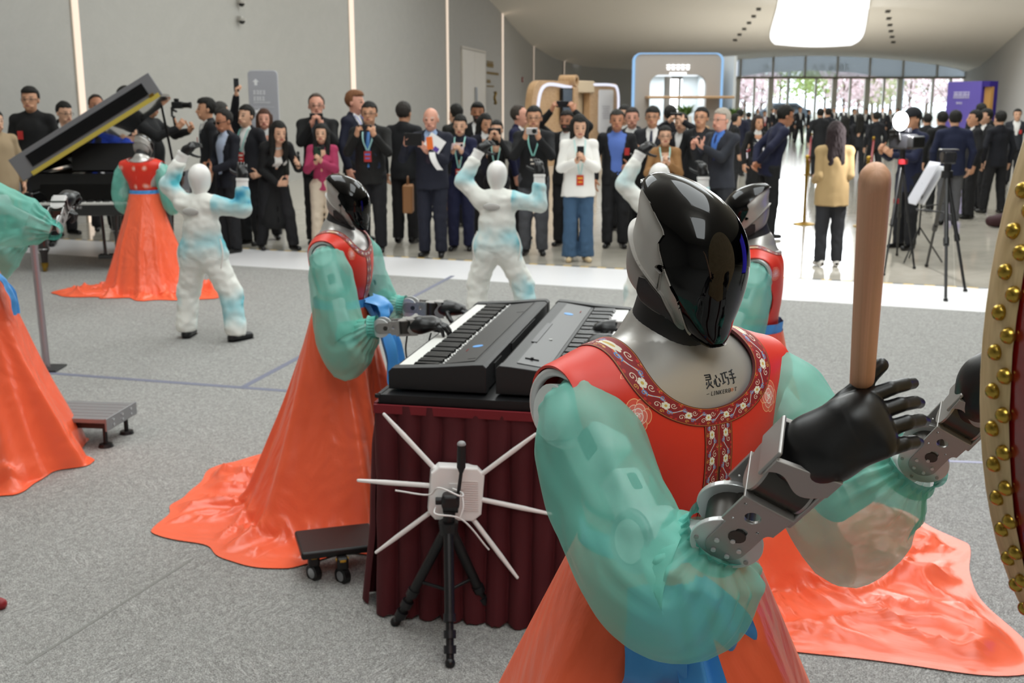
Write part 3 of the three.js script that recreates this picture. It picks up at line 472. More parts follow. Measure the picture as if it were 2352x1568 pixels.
// ---------------------------------------------------------------- costumed humanoid robots
const sdPoly = (pts) => (z, y) => { // inside > 0
  let d = Infinity, s = -1;
  for (let i = 0, j = pts.length - 1; i < pts.length; j = i++) {
    const [ax, ay] = pts[i], [bx, by] = pts[j], ex = bx - ax, ey = by - ay, wx = z - ax, wy = y - ay, t = clamp((wx * ex + wy * ey) / (ex * ex + ey * ey));
    d = Math.min(d, Math.hypot(wx - ex * t, wy - ey * t));
    if ((ay > y) !== (by > y) && z < (bx - ax) * (y - ay) / (by - ay) + ax) s = -s;
  }
  return s * d;
};
const R = {
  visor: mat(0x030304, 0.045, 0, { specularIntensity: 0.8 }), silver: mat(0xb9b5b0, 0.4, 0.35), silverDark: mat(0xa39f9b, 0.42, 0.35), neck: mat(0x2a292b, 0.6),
  chest: mat(0xbdbab6, 0.33, 0.5), gun: mat(0xa9a6a4, 0.34, 0.6), motor: mat(0x4a4744, 0.34, 0.6), hand: mat(0x121214, 0.38), bolt: mat(0xd9dadb, 0.3, 0.45), shell: mat(0xdfe3e2, 0.45), grey: mat(0x8f9496, 0.45, 0.3),
  satin: null, vest: null, organza: null, sash: mat(0x4f9fe6, 0.42, 0, { sheen: 0.6, sheenRoughness: 0.4 }), trim: null, cuffRed: mat(0xcf3a2a, 0.5),
};
{
  const crease = dataTex(256, (u, v) => 128 + 60 * pnoise(u, v, 5) + 45 * pnoise(u, v, 12, 2) + 6 * pnoise(u, v, 60, 7));
  R.satin = mat(0xff6c46, 0.31, 0, { sheen: 0.8, sheenRoughness: 0.35, sheenColor: new THREE.Color(0xffb48a), bumpMap: crease, bumpScale: 0.008, specularIntensity: 1.0 });
  const weave = dataTex(128, (u, v, x, y) => 150 + 60 * ((x + y) & 1) + rnd(-20, 20));
  R.organza = mat(0x7fd8c6, 0.5, 0, { transparent: true, opacity: 0.56, sheen: 0.6, sheenRoughness: 0.4, sheenColor: new THREE.Color(0xc8fff2) });
  R.organzaDense = mat(0x5dbfb0, 0.55, 0, { transparent: true, opacity: 0.86 });
  // printed roses on red satin, 0.32 m repeat
  const rose = (g, x, y, r, rot) => {
    g.save(); g.translate(x, y); g.rotate(rot); g.lineCap = 'round';
    const petals = (n, rr, s, fill, off) => { for (let i = 0; i < n; i++) { const a = i / n * 6.283 + off; g.beginPath(); g.ellipse(Math.cos(a) * rr, Math.sin(a) * rr, s, s * 0.78, a + 1.57, 0, 6.283); g.fillStyle = fill; g.fill(); g.stroke(); } };
    g.strokeStyle = '#ffc08a'; g.lineWidth = r * 0.045; petals(6, r * 0.62, r * 0.42, 'rgba(232,92,74,0.95)', 0.2);
    g.strokeStyle = '#ffd2bd'; petals(5, r * 0.4, r * 0.34, 'rgba(236,120,108,0.95)', 0.7);
    g.strokeStyle = '#fff0ea'; petals(4, r * 0.22, r * 0.25, 'rgba(243,150,142,0.95)', 0.1);
    g.beginPath(); for (let a = 0; a < 11; a += 0.2) g.lineTo(Math.cos(a) * r * 0.018 * a, Math.sin(a) * r * 0.018 * a); g.stroke(); g.restore();
  };
  const print = canvas(1024, 1024, (g) => { g.fillStyle = '#e2331f'; g.fillRect(0, 0, 1024, 1024); for (const [x, y, r, a] of [[170, 180, 78, 0], [470, 420, 74, 1], [800, 170, 76, 2], [200, 660, 80, 3], [760, 640, 76, 0.5], [480, 880, 76, 4]]) rose(g, x, y, r, a); });
  print.repeat.set(1 / 0.36, 1 / 0.36);
  R.vest = mat(0xffffff, 0.42, 0, { map: print, sheen: 0.4, sheenRoughness: 0.4, sheenColor: new THREE.Color(0xff9a7a) });
  // brocade ribbon: red ground, gold and blue scrolls, cream flowers; 0.16 m long, 0.034 m wide
  const bro = canvas(1024, 224, (g, w, h) => {
    g.fillStyle = '#8d1a1f'; g.fillRect(0, 0, w, h); g.lineCap = 'round';
    const scroll = (x, y, r, dir, col, lw) => { g.strokeStyle = col; g.lineWidth = lw; g.beginPath(); for (let a = 0; a < 8; a += 0.15) { const q = r * (1 - a / 9); g.lineTo(x + Math.cos(a * dir) * q, y + Math.sin(a * dir) * q); } g.stroke(); };
    for (let k = 0; k < 4; k++) {
      const x = k * 256;
      for (const [c, o] of [['#c22a26', 0], ['#d9a44a', 14], ['#b8c4d8', 24]]) { g.strokeStyle = c; g.lineWidth = 8; g.beginPath(); for (let t = 0; t <= 256; t += 8) g.lineTo(x + t, h / 2 + Math.sin(t / 256 * 6.283) * (60 - o)); g.stroke(); }
      scroll(x + 64, 70, 34, 1, '#e6d9c6', 7); scroll(x + 192, 154, 34, -1, '#e6d9c6', 7); scroll(x + 64, 160, 28, -1, '#5f86c4', 8); scroll(x + 192, 64, 28, 1, '#5f86c4', 8); scroll(x + 128, 40, 20, 1, '#d9a44a', 6); scroll(x + 10, 190, 20, 1, '#d9a44a', 6);
      g.fillStyle = '#e9e4d2'; for (let i = 0; i < 6; i++) { const a = i / 6 * 6.283; g.beginPath(); g.arc(x + 128 + Math.cos(a) * 26, h / 2 + Math.sin(a) * 26, 17, 0, 6.283); g.fill(); } g.fillStyle = '#cfae52'; g.beginPath(); g.arc(x + 128, h / 2, 14, 0, 6.283); g.fill();
      g.fillStyle = '#c22a26'; for (const [a, b] of [[20, 30], [230, 30], [20, 194], [236, 194]]) { g.beginPath(); g.arc(x + a, b, 13, 0, 6.283); g.fill(); }
    }
    g.fillStyle = '#5c1016'; g.fillRect(0, 0, w, 9); g.fillRect(0, h - 9, w, 9); g.fillStyle = '#c9892f'; g.fillRect(0, 9, w, 5); g.fillRect(0, h - 14, w, 5);
  });
  R.trim = mat(0xffffff, 0.6, 0, { map: bro });
}
// ---- helmet head, centre at the origin, facing +z
const HEAD = (() => {
  const prof = [[0.1, -0.085], [0.103, -0.03], [0.098, 0.021], [0.078, 0.066], [0.04, 0.104], [-0.01, 0.124], [-0.062, 0.131], [-0.104, 0.124], [-0.117, 0.106], [-0.111, 0.066], [-0.109, 0.02], [-0.1, -0.02], [-0.08, -0.055], [-0.045, -0.078], [0.01, -0.098], [0.05, -0.117], [0.084, -0.132], [0.098, -0.122]];
  const pol = prof.map(([z, y]) => [Math.atan2(y, z), Math.hypot(y, z)]).sort((a, b) => a[0] - b[0]), n = pol.length;
  const rad = (t) => { t = Math.atan2(Math.sin(t), Math.cos(t)); let i = pol.findIndex((p) => p[0] > t); if (i < 0) i = 0; const P = (k) => { const m = ((k % n) + n) % n; return [pol[m][0] + 6.28319 * Math.floor(k / n), pol[m][1]]; }; if (t >= pol[n - 1][0]) i = n; const [p0, p1, p2, p3] = [P(i - 2), P(i - 1), P(i), P(i + 1)], s = clamp((t - p1[0]) / (p2[0] - p1[0])); const m1 = (p2[1] - p0[1]) / (p2[0] - p0[0]) * (p2[0] - p1[0]), m2 = (p3[1] - p1[1]) / (p3[0] - p1[0]) * (p2[0] - p1[0]), s2 = s * s, s3 = s2 * s; return (2 * s3 - 3 * s2 + 1) * p1[1] + (s3 - 2 * s2 + s) * m1 + (-2 * s3 + 3 * s2) * p2[1] + (s3 - s2) * m2; };
  const W = 0.087, NU = 144, NV = 64;
  const full = grid((u, v) => {
    const t = u * Math.PI * 2 - Math.PI, a = (v - 0.5) * Math.PI * 0.9999, q = Math.pow(Math.cos(a), 0.6 - 0.38 * sstep(-0.1, 0.9, Math.cos(t + 2.05))), r = rad(t), z = Math.cos(t) * r * q, y = Math.sin(t) * r * q;
    let x = W * Math.sin(a) * (1 - 0.5 * Math.pow(clamp((-0.03 - y) / 0.1), 1.15) * sstep(-0.05, 0.06, z)) * (1 - 0.22 * Math.pow(clamp((y - 0.04) / 0.09), 1.4)) * (1 - 0.12 * clamp((-z - 0.05) / 0.06));
    return V(x, y, z);
  }, NU, NV, 1, 1, true);
  const visorP = sdPoly([[-0.2, 0.112], [-0.106, 0.108], [-0.06, 0.088], [-0.021, 0.06], [-0.01, 0.05], [-0.017, 0.03], [0.004, -0.004], [0.038, -0.046], [0.05, -0.085], [0.054, -0.108], [0.088, -0.1235], [0.101, -0.119], [0.2, -0.11], [0.3, 0.1], [0.1, 0.3], [-0.2, 0.3]]);
  const lowP = sdPoly([[-0.3, 0.06], [-0.111, 0.042], [-0.07, 0.01], [-0.04, -0.016], [0.01, -0.05], [0.03, -0.08], [0.036, -0.104], [0.04, -0.3], [-0.3, -0.3]]);
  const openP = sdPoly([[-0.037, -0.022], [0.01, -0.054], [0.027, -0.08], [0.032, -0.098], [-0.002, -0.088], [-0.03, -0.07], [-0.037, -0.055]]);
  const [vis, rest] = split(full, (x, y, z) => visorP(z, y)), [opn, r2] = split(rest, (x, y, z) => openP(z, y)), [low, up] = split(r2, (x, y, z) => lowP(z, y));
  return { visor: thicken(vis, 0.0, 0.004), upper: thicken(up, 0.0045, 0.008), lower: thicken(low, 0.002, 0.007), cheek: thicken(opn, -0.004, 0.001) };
})();
// ---- robot or human hand: wrist at the origin, fingers along +z, back of the hand +y, thumb on the +x side
function handGeo(curl = [0.3, 0.3, 0.35, 0.4, 0.3], cell = 0.005, s = 1, color, robot = false) {
  const b = new Blob([-0.075 * s, -0.12 * s, -0.04 * s], [0.1 * s, 0.05 * s, 0.215 * s], cell), k = robot ? 0.004 : 0.008;
  b.cap([0, 0, -0.02 * s], [0, 0, 0.02 * s], 0.026 * s, 0.029 * s, 0.01, 0.85);
  for (const x of [-0.026, -0.009, 0.009, 0.026]) b.cap([x * 0.75 * s, 0, 0.015 * s], [x * 1.05 * s, 0.002 * s, 0.088 * s], 0.017 * s, 0.0135 * s, robot ? 0.03 : 0.016);
  if (robot) b.cap([-0.012 * s, 0.006 * s, 0.03 * s], [0.012 * s, 0.008 * s, 0.066 * s], 0.03 * s, 0.026 * s, 0.02);
  const len = [0.074, 0.082, 0.077, 0.06], xs = [0.031, 0.0105, -0.0105, -0.031];
  for (let f = 0; f < 4; f++) {
    let p = [xs[f] * s, 0.002 * s, (f === 3 ? 0.084 : 0.09) * s], a = 0; const c = curl[f] , seg = [0.45, 0.31, 0.24], sp = xs[f] * 1.3;
    for (let i = 0; i < 3; i++) { a += c * [0.8, 1.1, 0.7][i]; const l = len[f] * seg[i] * s, q = [p[0] + sp * l * 0.8, p[1] - Math.sin(a) * l, p[2] + Math.cos(a) * l], r = (0.0098 - 0.0011 * i) * s; b.cap(p, q, r, r * 0.92, robot ? 0.001 : k); p = q; }
  }
  { let p = [0.028 * s, -0.006 * s, 0.03 * s], a = -curl[4]; for (let i = 0; i < 3; i++) { a += [0.0, 0.25, 0.25][i] * (curl[4] + 0.4); const l = [0.042, 0.032, 0.026][i] * s, q = [p[0] + Math.cos(0.75 + a * 0.8) * l * 0.9, p[1] - l * (0.25 + 0.4 * curl[4]), p[2] + Math.sin(0.75 + a * 0.8) * l], r = (0.0125 - 0.0015 * i) * s; b.cap(p, q, r, r * 0.92, k); p = q; } }
  return b.mesh(color);
}
const basisQ = (z, y) => { const zz = z.clone().normalize(), x = y.clone().cross(zz).normalize(), yy = zz.clone().cross(x); return new THREE.Quaternion().setFromRotationMatrix(new THREE.Matrix4().makeBasis(x, yy, zz)); };
const RHAND = { open: handGeo([0.45, 0.55, 0.55, 0.55, -0.6], 0.0032, 1.02, null, true), play: handGeo([0.5, 0.5, 0.52, 0.55, 0.4], 0.0042, 1.0, null, true), grip: handGeo([1.0, 1.15, 1.2, 1.2, 0.7], 0.0042, 1.0, null, true) };
const mirrorX = (g) => { const c = g.clone(); c.scale(-1, 1, 1); const i = c.index; if (i) for (let k = 0; k < i.count; k += 3) { const t = i.getX(k); i.setX(k, i.getX(k + 1)); i.setX(k + 1, t); } return c; };
const RHANDL = Object.fromEntries(Object.entries(RHAND).map(([k, g]) => [k, mirrorX(g)]));
// ---- forearm machinery: joint at the origin, +z towards the wrist, plates facing +-x
const FORE = (() => {
  const s = new THREE.Shape(); s.moveTo(-0.006, -0.026); s.absarc(0, 0, 0.027, -1.8, 1.35, true); s.lineTo(0.048, 0.026); s.lineTo(0.052, 0.034); s.lineTo(0.1, 0.034); s.lineTo(0.1, -0.038); s.lineTo(0.064, -0.038); s.absarc(0.054, -0.034, 0.009, -0.2, Math.PI * 0.72); s.lineTo(0.03, -0.026); s.closePath();
  const ps = (() => { const q = new THREE.Shape(); q.moveTo(0, -0.027); q.lineTo(0.046, -0.027); q.quadraticCurveTo(0.056, -0.027, 0.058, -0.036); q.lineTo(0.1, -0.038); q.lineTo(0.1, 0.034); q.lineTo(0.046, 0.034); q.lineTo(0.044, 0.027); q.lineTo(0, 0.027); q.absarc(0, 0, 0.027, Math.PI / 2, Math.PI * 1.5); q.closePath(); return q; })();
  const slot = new THREE.Path(); roundRect(0.03, 0.017, 0.0084, 0.032, 0, slot); const hole = new THREE.Path(); hole.absarc(0.072, 0.004, 0.0115, 0, Math.PI * 2); ps.holes.push(slot, hole);
  for (const [x, y] of [[0.056, 0.024], [0.052, -0.016], [0.09, 0.026]]) { const h = new THREE.Path(); h.absarc(x, y, 0.0025, 0, Math.PI * 2); ps.holes.push(h); }
  const plate = ext(ps, 0.004, 0.0007, 16); plate.applyMatrix4(new THREE.Matrix4().makeBasis(V(0, 0, 1), V(0, 1, 0), V(-1, 0, 0)));   // u -> z, v -> y
  const wave = new THREE.Shape(); wave.moveTo(0.096, 0.036); for (let i = 0; i <= 16; i++) { const t = i / 16; wave.lineTo(0.146 + 0.011 * Math.cos(t * Math.PI * 1.2) - 0.006 * t, lerp(0.036, -0.042, t)); } wave.lineTo(0.178, -0.044); wave.lineTo(0.186, 0.018); wave.lineTo(0.18, 0.04); wave.closePath();
  const wp = new THREE.Shape(); wp.moveTo(0.148, 0.038); for (let i = 0; i <= 16; i++) { const t = i / 16; wp.lineTo(0.15 + 0.012 * Math.sin(t * Math.PI * 1.9 + 0.6) + 0.012 * t, lerp(0.038, -0.044, t)); } wp.lineTo(0.196, -0.044); wp.lineTo(0.18, 0.038); wp.closePath();
  const flange = ext(wp, 0.005, 0.0012, 12); flange.applyMatrix4(new THREE.Matrix4().makeBasis(V(0, 0, 1), V(0, 1, 0), V(-1, 0, 0)));
  const sh = (g, x) => { const c = g.clone(); c.translate(x, 0, 0); return c; };
  const screwG = merge([cyl(0.0034, 0.0034, 0.003, 0, 0, 0, 0, 0, Math.PI / 2, 10)]);
  const disc = (x) => { const q = new THREE.Shape(); q.absarc(0, 0, 0.048, 0, Math.PI * 2); const h = new THREE.Path(); h.absarc(0, 0, 0.024, 0, Math.PI * 2); q.holes.push(h); const g = ext(q, 0.006, 0.001, 24); g.rotateY(Math.PI / 2); g.translate(x, 0, 0); return g; };
  return { plateA: sh(plate, 0.04), plateB: sh(plate, -0.036), flangeA: sh(flange, 0.039), flangeB: sh(flange, -0.034), screwG, discA: disc(0.029), discB: disc(-0.036),
    drum: merge([cyl(0.034, 0.034, 0.072, 0, 0, 0, 0, 0, Math.PI / 2, 28), cyl(0.012, 0.012, 0.084, 0.0, 0, 0.028, 0, 0, Math.PI / 2, 14)]),
    motor: merge([cyl(0.0365, 0.0365, 0.066, 0, -0.002, 0.126, 0, 0, 0, 36), rbox(0.06, 0.05, 0.03, 0.004, 0, -0.002, 0.1)]), motorCap: merge([cyl(0.0372, 0.0372, 0.004, 0, 0.032, 0.126, 0, 0, 0, 36), cyl(0.0372, 0.0372, 0.004, 0, -0.036, 0.126, 0, 0, 0, 36), rbox(0.082, 0.074, 0.004, 0.001, 0, -0.002, 0.1)]),
    lower: merge([rbox(0.07, 0.008, 0.1, 0.003, 0, -0.043, 0.13), rbox(0.07, 0.006, 0.05, 0.003, 0, 0.039, 0.165)]), wrist: merge([cyl(0.03, 0.034, 0.03, 0, -0.003, 0.176, Math.PI / 2)]) };
})();
function forearm(root, p, z, y, detail, k) {   // p: joint, z: towards the wrist, y: up in the plate plane
  const g = new THREE.Group(); g.name = 'forearm'; g.position.copy(p); g.quaternion.copy(basisQ(z, y)); g.scale.setScalar(k); root.add(g);
  for (const k of ['plateA', 'plateB']) part(g, 'link_plate', FORE[k], R.gun); for (const k of ['flangeA', 'flangeB']) part(g, 'wrist_flange', FORE[k], R.gun);
  part(g, 'joint_disc', FORE.discA, R.bolt); part(g, 'joint_disc', FORE.discB, R.bolt); part(g, 'joint_drum', FORE.drum, R.motor); part(g, 'motor', FORE.motor, R.motor); part(g, 'motor_cap', FORE.motorCap, R.gun); part(g, 'under_plate', FORE.lower, R.gun); part(g, 'wrist_collar', FORE.wrist, R.hand);
  if (detail) for (const sx of [1, -1]) for (let i = 0; i < 10; i++) { const a = i / 10 * 6.283, r = i % 2 ? 0.041 : 0.018, m = part(g, 'screw', FORE.screwG, i % 2 ? R.gun : R.bolt); m.position.set(sx * (i % 2 ? 0.0375 : 0.0425), Math.sin(a) * r, Math.cos(a) * r); }
  return g;
}
// ---- translucent sleeve from armhole to cuff
function sleeveGeo(pts, seed, o = {}) {
  const curve = new THREE.CatmullRomCurve3(pts, false, 'centripetal'), NU = 96, NV = 84, fr = [], prof = o.prof ?? [[0, 0.052], [0.06, 0.075], [0.2, 0.092], [0.42, 0.096], [0.62, 0.104], [0.8, 0.09], [0.92, 0.06], [1, 0.042]];
  const R1 = (t) => { let i = 1; while (i < prof.length - 1 && prof[i][0] < t) i++; const [a, ra] = prof[i - 1], [b, rb] = prof[i], s = sstep(0, 1, clamp((t - a) / (b - a))); return lerp(ra, rb, s); };
  let up = V(0, 0, 1); for (let j = 0; j <= NV; j++) { const t = j / NV, p = curve.getPointAt(t), T = curve.getTangentAt(t), x = up.clone().addScaledVector(T, -up.dot(T)).normalize(); up = x; fr.push([p, x, T.clone().cross(x), T]); }
  const sag = o.sag ?? 0.05;
  return grid((u, v) => {
    const [p, x, y, T] = fr[Math.round(v * NV)], a = u * Math.PI * 2, dir = x.clone().multiplyScalar(Math.cos(a)).addScaledVector(y, Math.sin(a));
    const cx = Math.cos(a), sy = Math.sin(a), w = sstep(0, 0.2, v) * (1 - sstep(0.93, 1, v));
    let r = R1(v);
    r *= 1 + w * (0.085 * fbm(cx * 0.9 + seed, sy * 0.9, v * 2.2, 2) + 0.03 * Math.sin(a * 3 + v * 7 + seed) + 0.022 * (1 - Math.abs(noise3(cx * 1.6 + seed, sy * 1.6, v * 5 + seed)) * 2) * sstep(0.3, 0.6, v)) + 0.09 * sstep(0.78, 0.96, v) * (1 - sstep(0.965, 1, v)) * Math.sin(a * 17 + 3 * noise3(cx, sy, seed)) + 0.05 * (1 - sstep(0, 0.1, v)) * Math.sin(a * 13);
    const q = p.clone().addScaledVector(dir, r); q.y -= sag * w * Math.pow(clamp(-dir.y), 1.5) * Math.pow(Math.sin(Math.PI * clamp(v)), 1.5) * (0.6 + v);
    return q;
  }, NU, NV, 0.6, 0.6, true);
}
function cuffGeo(p, T, r) {
  const q = basisQ(T, Math.abs(T.y) > 0.9 ? V(0, 0, 1) : V(0, 1, 0));
  return grid((u, v) => { const a = u * 6.2832, rr = r * (1 + 0.055 * Math.sin(a * 22) * Math.sin(v * Math.PI) + 0.16 * Math.pow(Math.abs(v - 0.5) * 2, 3)); return V(Math.cos(a) * rr, Math.sin(a) * rr, (v - 0.5) * 0.034).applyQuaternion(q).add(p); }, 132, 8, 0.3, 0.03, true);
}
// ---- skirt with a train: rings from the waist out to the hem
function skirtGeo(o) {
  const { top, rx, rz, seed } = o, NU = 260, NV = 120, reach = o.reach, fold = o.fold ?? 0.05, fallR = o.fall ?? 0.62;
  const n = o.folds ?? 9, ridge = Array.from({ length: n }, (_, i) => [i / n * 6.2832 + 0.35 * noise3(i * 3.1, seed, 0.5), 0.55 + 0.45 * noise3(i * 1.7, seed, 3.5), 0.13 + 0.07 * noise3(i * 2.3, seed, 7.5)]);
  const F = (a) => { let f = -0.35; for (const [c, k, w] of ridge) { const e = Math.atan2(Math.sin(a - c), Math.cos(a - c)) / w; f += k * Math.exp(-e * e); } return f; };
  return grid((u, v) => {
    const a0 = u * 6.2832, twist = o.twist ?? 0.18, cz0 = Math.cos(a0), cx0 = Math.sin(a0), r0 = Math.hypot(cx0 * rx, cz0 * rz);
    const hem = 1 + 0.08 * noise3(cx0 * 1.5 + seed, cz0 * 1.5, 9) + 0.1 * (0.5 - Math.abs(Math.sin(a0 * 3.5 + seed))), Rf = reach(a0) * hem, hangR = Math.min(Rf, fallR), hang = Math.hypot(hangR - r0, top), lie = Math.max(0, Rf - hangR), L = hang + lie, s = v * L;
    let y, r; const t = Math.min(1, s / hang);
    if (s < hang) { y = top * (1 - t); r = lerp(r0, hangR, Math.pow(t, o.curve ?? 1.12)); } else { y = 0; r = hangR + (s - hang); }
    const a = a0 + twist * Math.sin(a0 + seed) * t * t, g = sstep(0.0, 0.55, t), f = F(a0 + 0.12 * Math.sin(t * 3 + seed)), cx = Math.sin(a), cz = Math.cos(a);
    const k = 1 + g * (fold * 2.2 * f + 0.05 * noise3(cx0 * 1.2 + seed, cz0 * 1.2, t * 1.3)) * (s < hang ? 1 : lerp(1, 0.5, clamp((s - hang) / 0.3)));
    const drag = sstep(hang * 0.86, hang * 1.02, s), edge = 1 - sstep(0.88, 1, v);
    const wave = 0.5 + 0.5 * noise3(cx0 * 3.2 + seed * 3, cz0 * 3.2, r * 1.4), fine = 1 - Math.abs(noise3(cx0 * 4.5 + seed, cz0 * 4.5, r * 2.2)), fold2 = 1 - Math.abs(noise3(cx * r * 2.1 + seed, cz * r * 2.1, 5.1));
    y += drag * (0.008 + edge * (0.055 * Math.max(0, f + 0.3) + 0.035 * wave * wave + 0.03 * Math.pow(fine, 7) + 0.03 * Math.pow(fold2, 9)));
    return V(cx * r * k, Math.max(0.014, y), cz * r * k);
  }, NU, NV, 3, 1.6, true);
}
function ribbon(pts, w, nrm, seed = 0, amp = 0.01, seg = 40) { // hanging strip through pts, broad side across `w`
  const c = new THREE.CatmullRomCurve3(pts, false, 'centripetal');
  return grid((u, v) => { const p = c.getPointAt(v); const k = Array.isArray(w) ? w[0].clone().lerp(w[1], v) : w; return p.clone().addScaledVector(k, u - 0.5).addScaledVector(nrm, amp * Math.sin(u * 9 + seed + v * 4) + amp * 0.6 * noise3(u * 2, v * 3, seed)); }, 14, seg, 0.1, 0.5);
}
// 灵心巧手 as strokes in a unit square
const HAN = [
  [[[0.12, 0.95], [0.85, 0.95], [0.85, 0.62], [0.15, 0.62]], [[0.2, 0.79], [0.85, 0.79]], [[0.5, 0.55], [0.46, 0.25], [0.05, 0.0]], [[0.5, 0.3], [0.95, 0.0]], [[0.2, 0.45], [0.12, 0.25]], [[0.82, 0.45], [0.7, 0.28]]],
  [[[0.1, 0.5], [0.06, 0.2]], [[0.28, 0.6], [0.28, 0.12], [0.38, 0.04], [0.7, 0.04], [0.74, 0.22]], [[0.45, 0.85], [0.55, 0.62]], [[0.78, 0.6], [0.94, 0.3]]],
  [[[0.02, 0.86], [0.42, 0.86]], [[0.22, 0.86], [0.22, 0.22]], [[0.0, 0.15], [0.44, 0.25]], [[0.5, 0.9], [1.0, 0.9]], [[0.66, 0.9], [0.6, 0.52], [0.94, 0.52], [0.9, 0.1], [0.72, 0.04]]],
  [[[0.75, 0.98], [0.2, 0.88]], [[0.14, 0.68], [0.86, 0.68]], [[0.04, 0.42], [0.96, 0.42]], [[0.52, 0.92], [0.52, 0.06], [0.34, 0.04]]],
];
const FONT = await new FontLoader().loadAsync('fonts/droid/droid_sans_regular.typeface.json');
// torso shapes, shared: shoulder line at y = 0
const TORSO = (() => {
  const body = (off, wide) => { const b = new Blob([-0.27, -0.36, -0.2], [0.27, 0.1, 0.24], 0.0065); b.cap([0, -0.32, 0], [0, -0.2, 0.005], 0.118 + off, 0.128 + off, 0.05, 0.78); b.cap([-0.03, -0.13, 0.012], [0.03, -0.13, 0.012], 0.125 + off, 0.125 + off, 0.06, 0.8); b.cap([-0.1, -0.075, 0], [0.1, -0.075, 0], 0.088 + off, 0.088 + off, 0.07, 0.95); b.cap([-wide, -0.04, 0], [wide, -0.04, 0], 0.034 + off, 0.034 + off, 0.055, 1.35); b.cap([0, -0.03, -0.012], [0, 0.03, -0.012], 0.075, 0.06, 0.06); return b; };
  const planar = (x, y, z, nx, ny, nz) => [(nz >= 0 ? x : -x + 0.5) + 0.55 * z * Math.sign(x || 1) * (nz >= 0 ? -1 : 1), y + 0.7 * (ny > 0.6 ? -z : 0)];
  const chest = body(0, 0.13).mesh(), vestAll = body(0.009, 0.2).mesh(null, planar);
  const nx = 0.104, neckF = (x, y, z) => { const front = sstep(-0.03, 0.05, z), cy = lerp(0.02, 0.01, front), ry = lerp(0.022, 0.072, front); const r = Math.hypot(x / nx, Math.min(0, y - cy) / ry, y > cy ? 0 : 0); return y > cy - 0.001 ? Math.abs(x) / nx - 1 : r - 1; };   // > 0 outside the neckline
  const arm = (x, y) => { const ax = Math.abs(x), lim = y > -0.035 ? 0.212 : lerp(0.212, 0.118, sstep(-0.035, -0.22, y)); return y < -0.24 ? 1 : lim - ax; };
  const [v1] = split(vestAll, (x, y, z) => Math.min(neckF(x, y, z) * 0.09, arm(x, y))), [v2] = split(v1, (x, y) => y + 0.3);
  const bandF = (x, y, z) => 0.36 - neckF(x, y, z), [neckBand, v3] = split(v2, bandF), plk = (x, y, z) => (z > 0.02 ? 0.0265 - Math.abs(x) : -1);
  const [placket, v4] = split(v3, plk), P = (g, f) => { const q = g.attributes.position, u = g.attributes.uv; for (let i = 0; i < q.count; i++) { const w = f(q.getX(i), q.getY(i), q.getZ(i)); u.setXY(i, w[0], w[1]); } return g; };
  P(neckBand, (x, y, z) => [Math.atan2(x, -(y - 0.02) + 0.0001) * 0.11 / 0.16 + (z < 0 ? z * 4 : 0), clamp(neckF(x, y, z) / 0.36)]); P(placket, (x, y, z) => [y / 0.16, (Math.abs(x)) / 0.0265]);
  return { chest, vest: thicken(v4, 0, 0.004), neckBand: thicken(neckBand, 0.0015, 0.005), placket: thicken(placket, 0.0015, 0.004), neckF };
})();
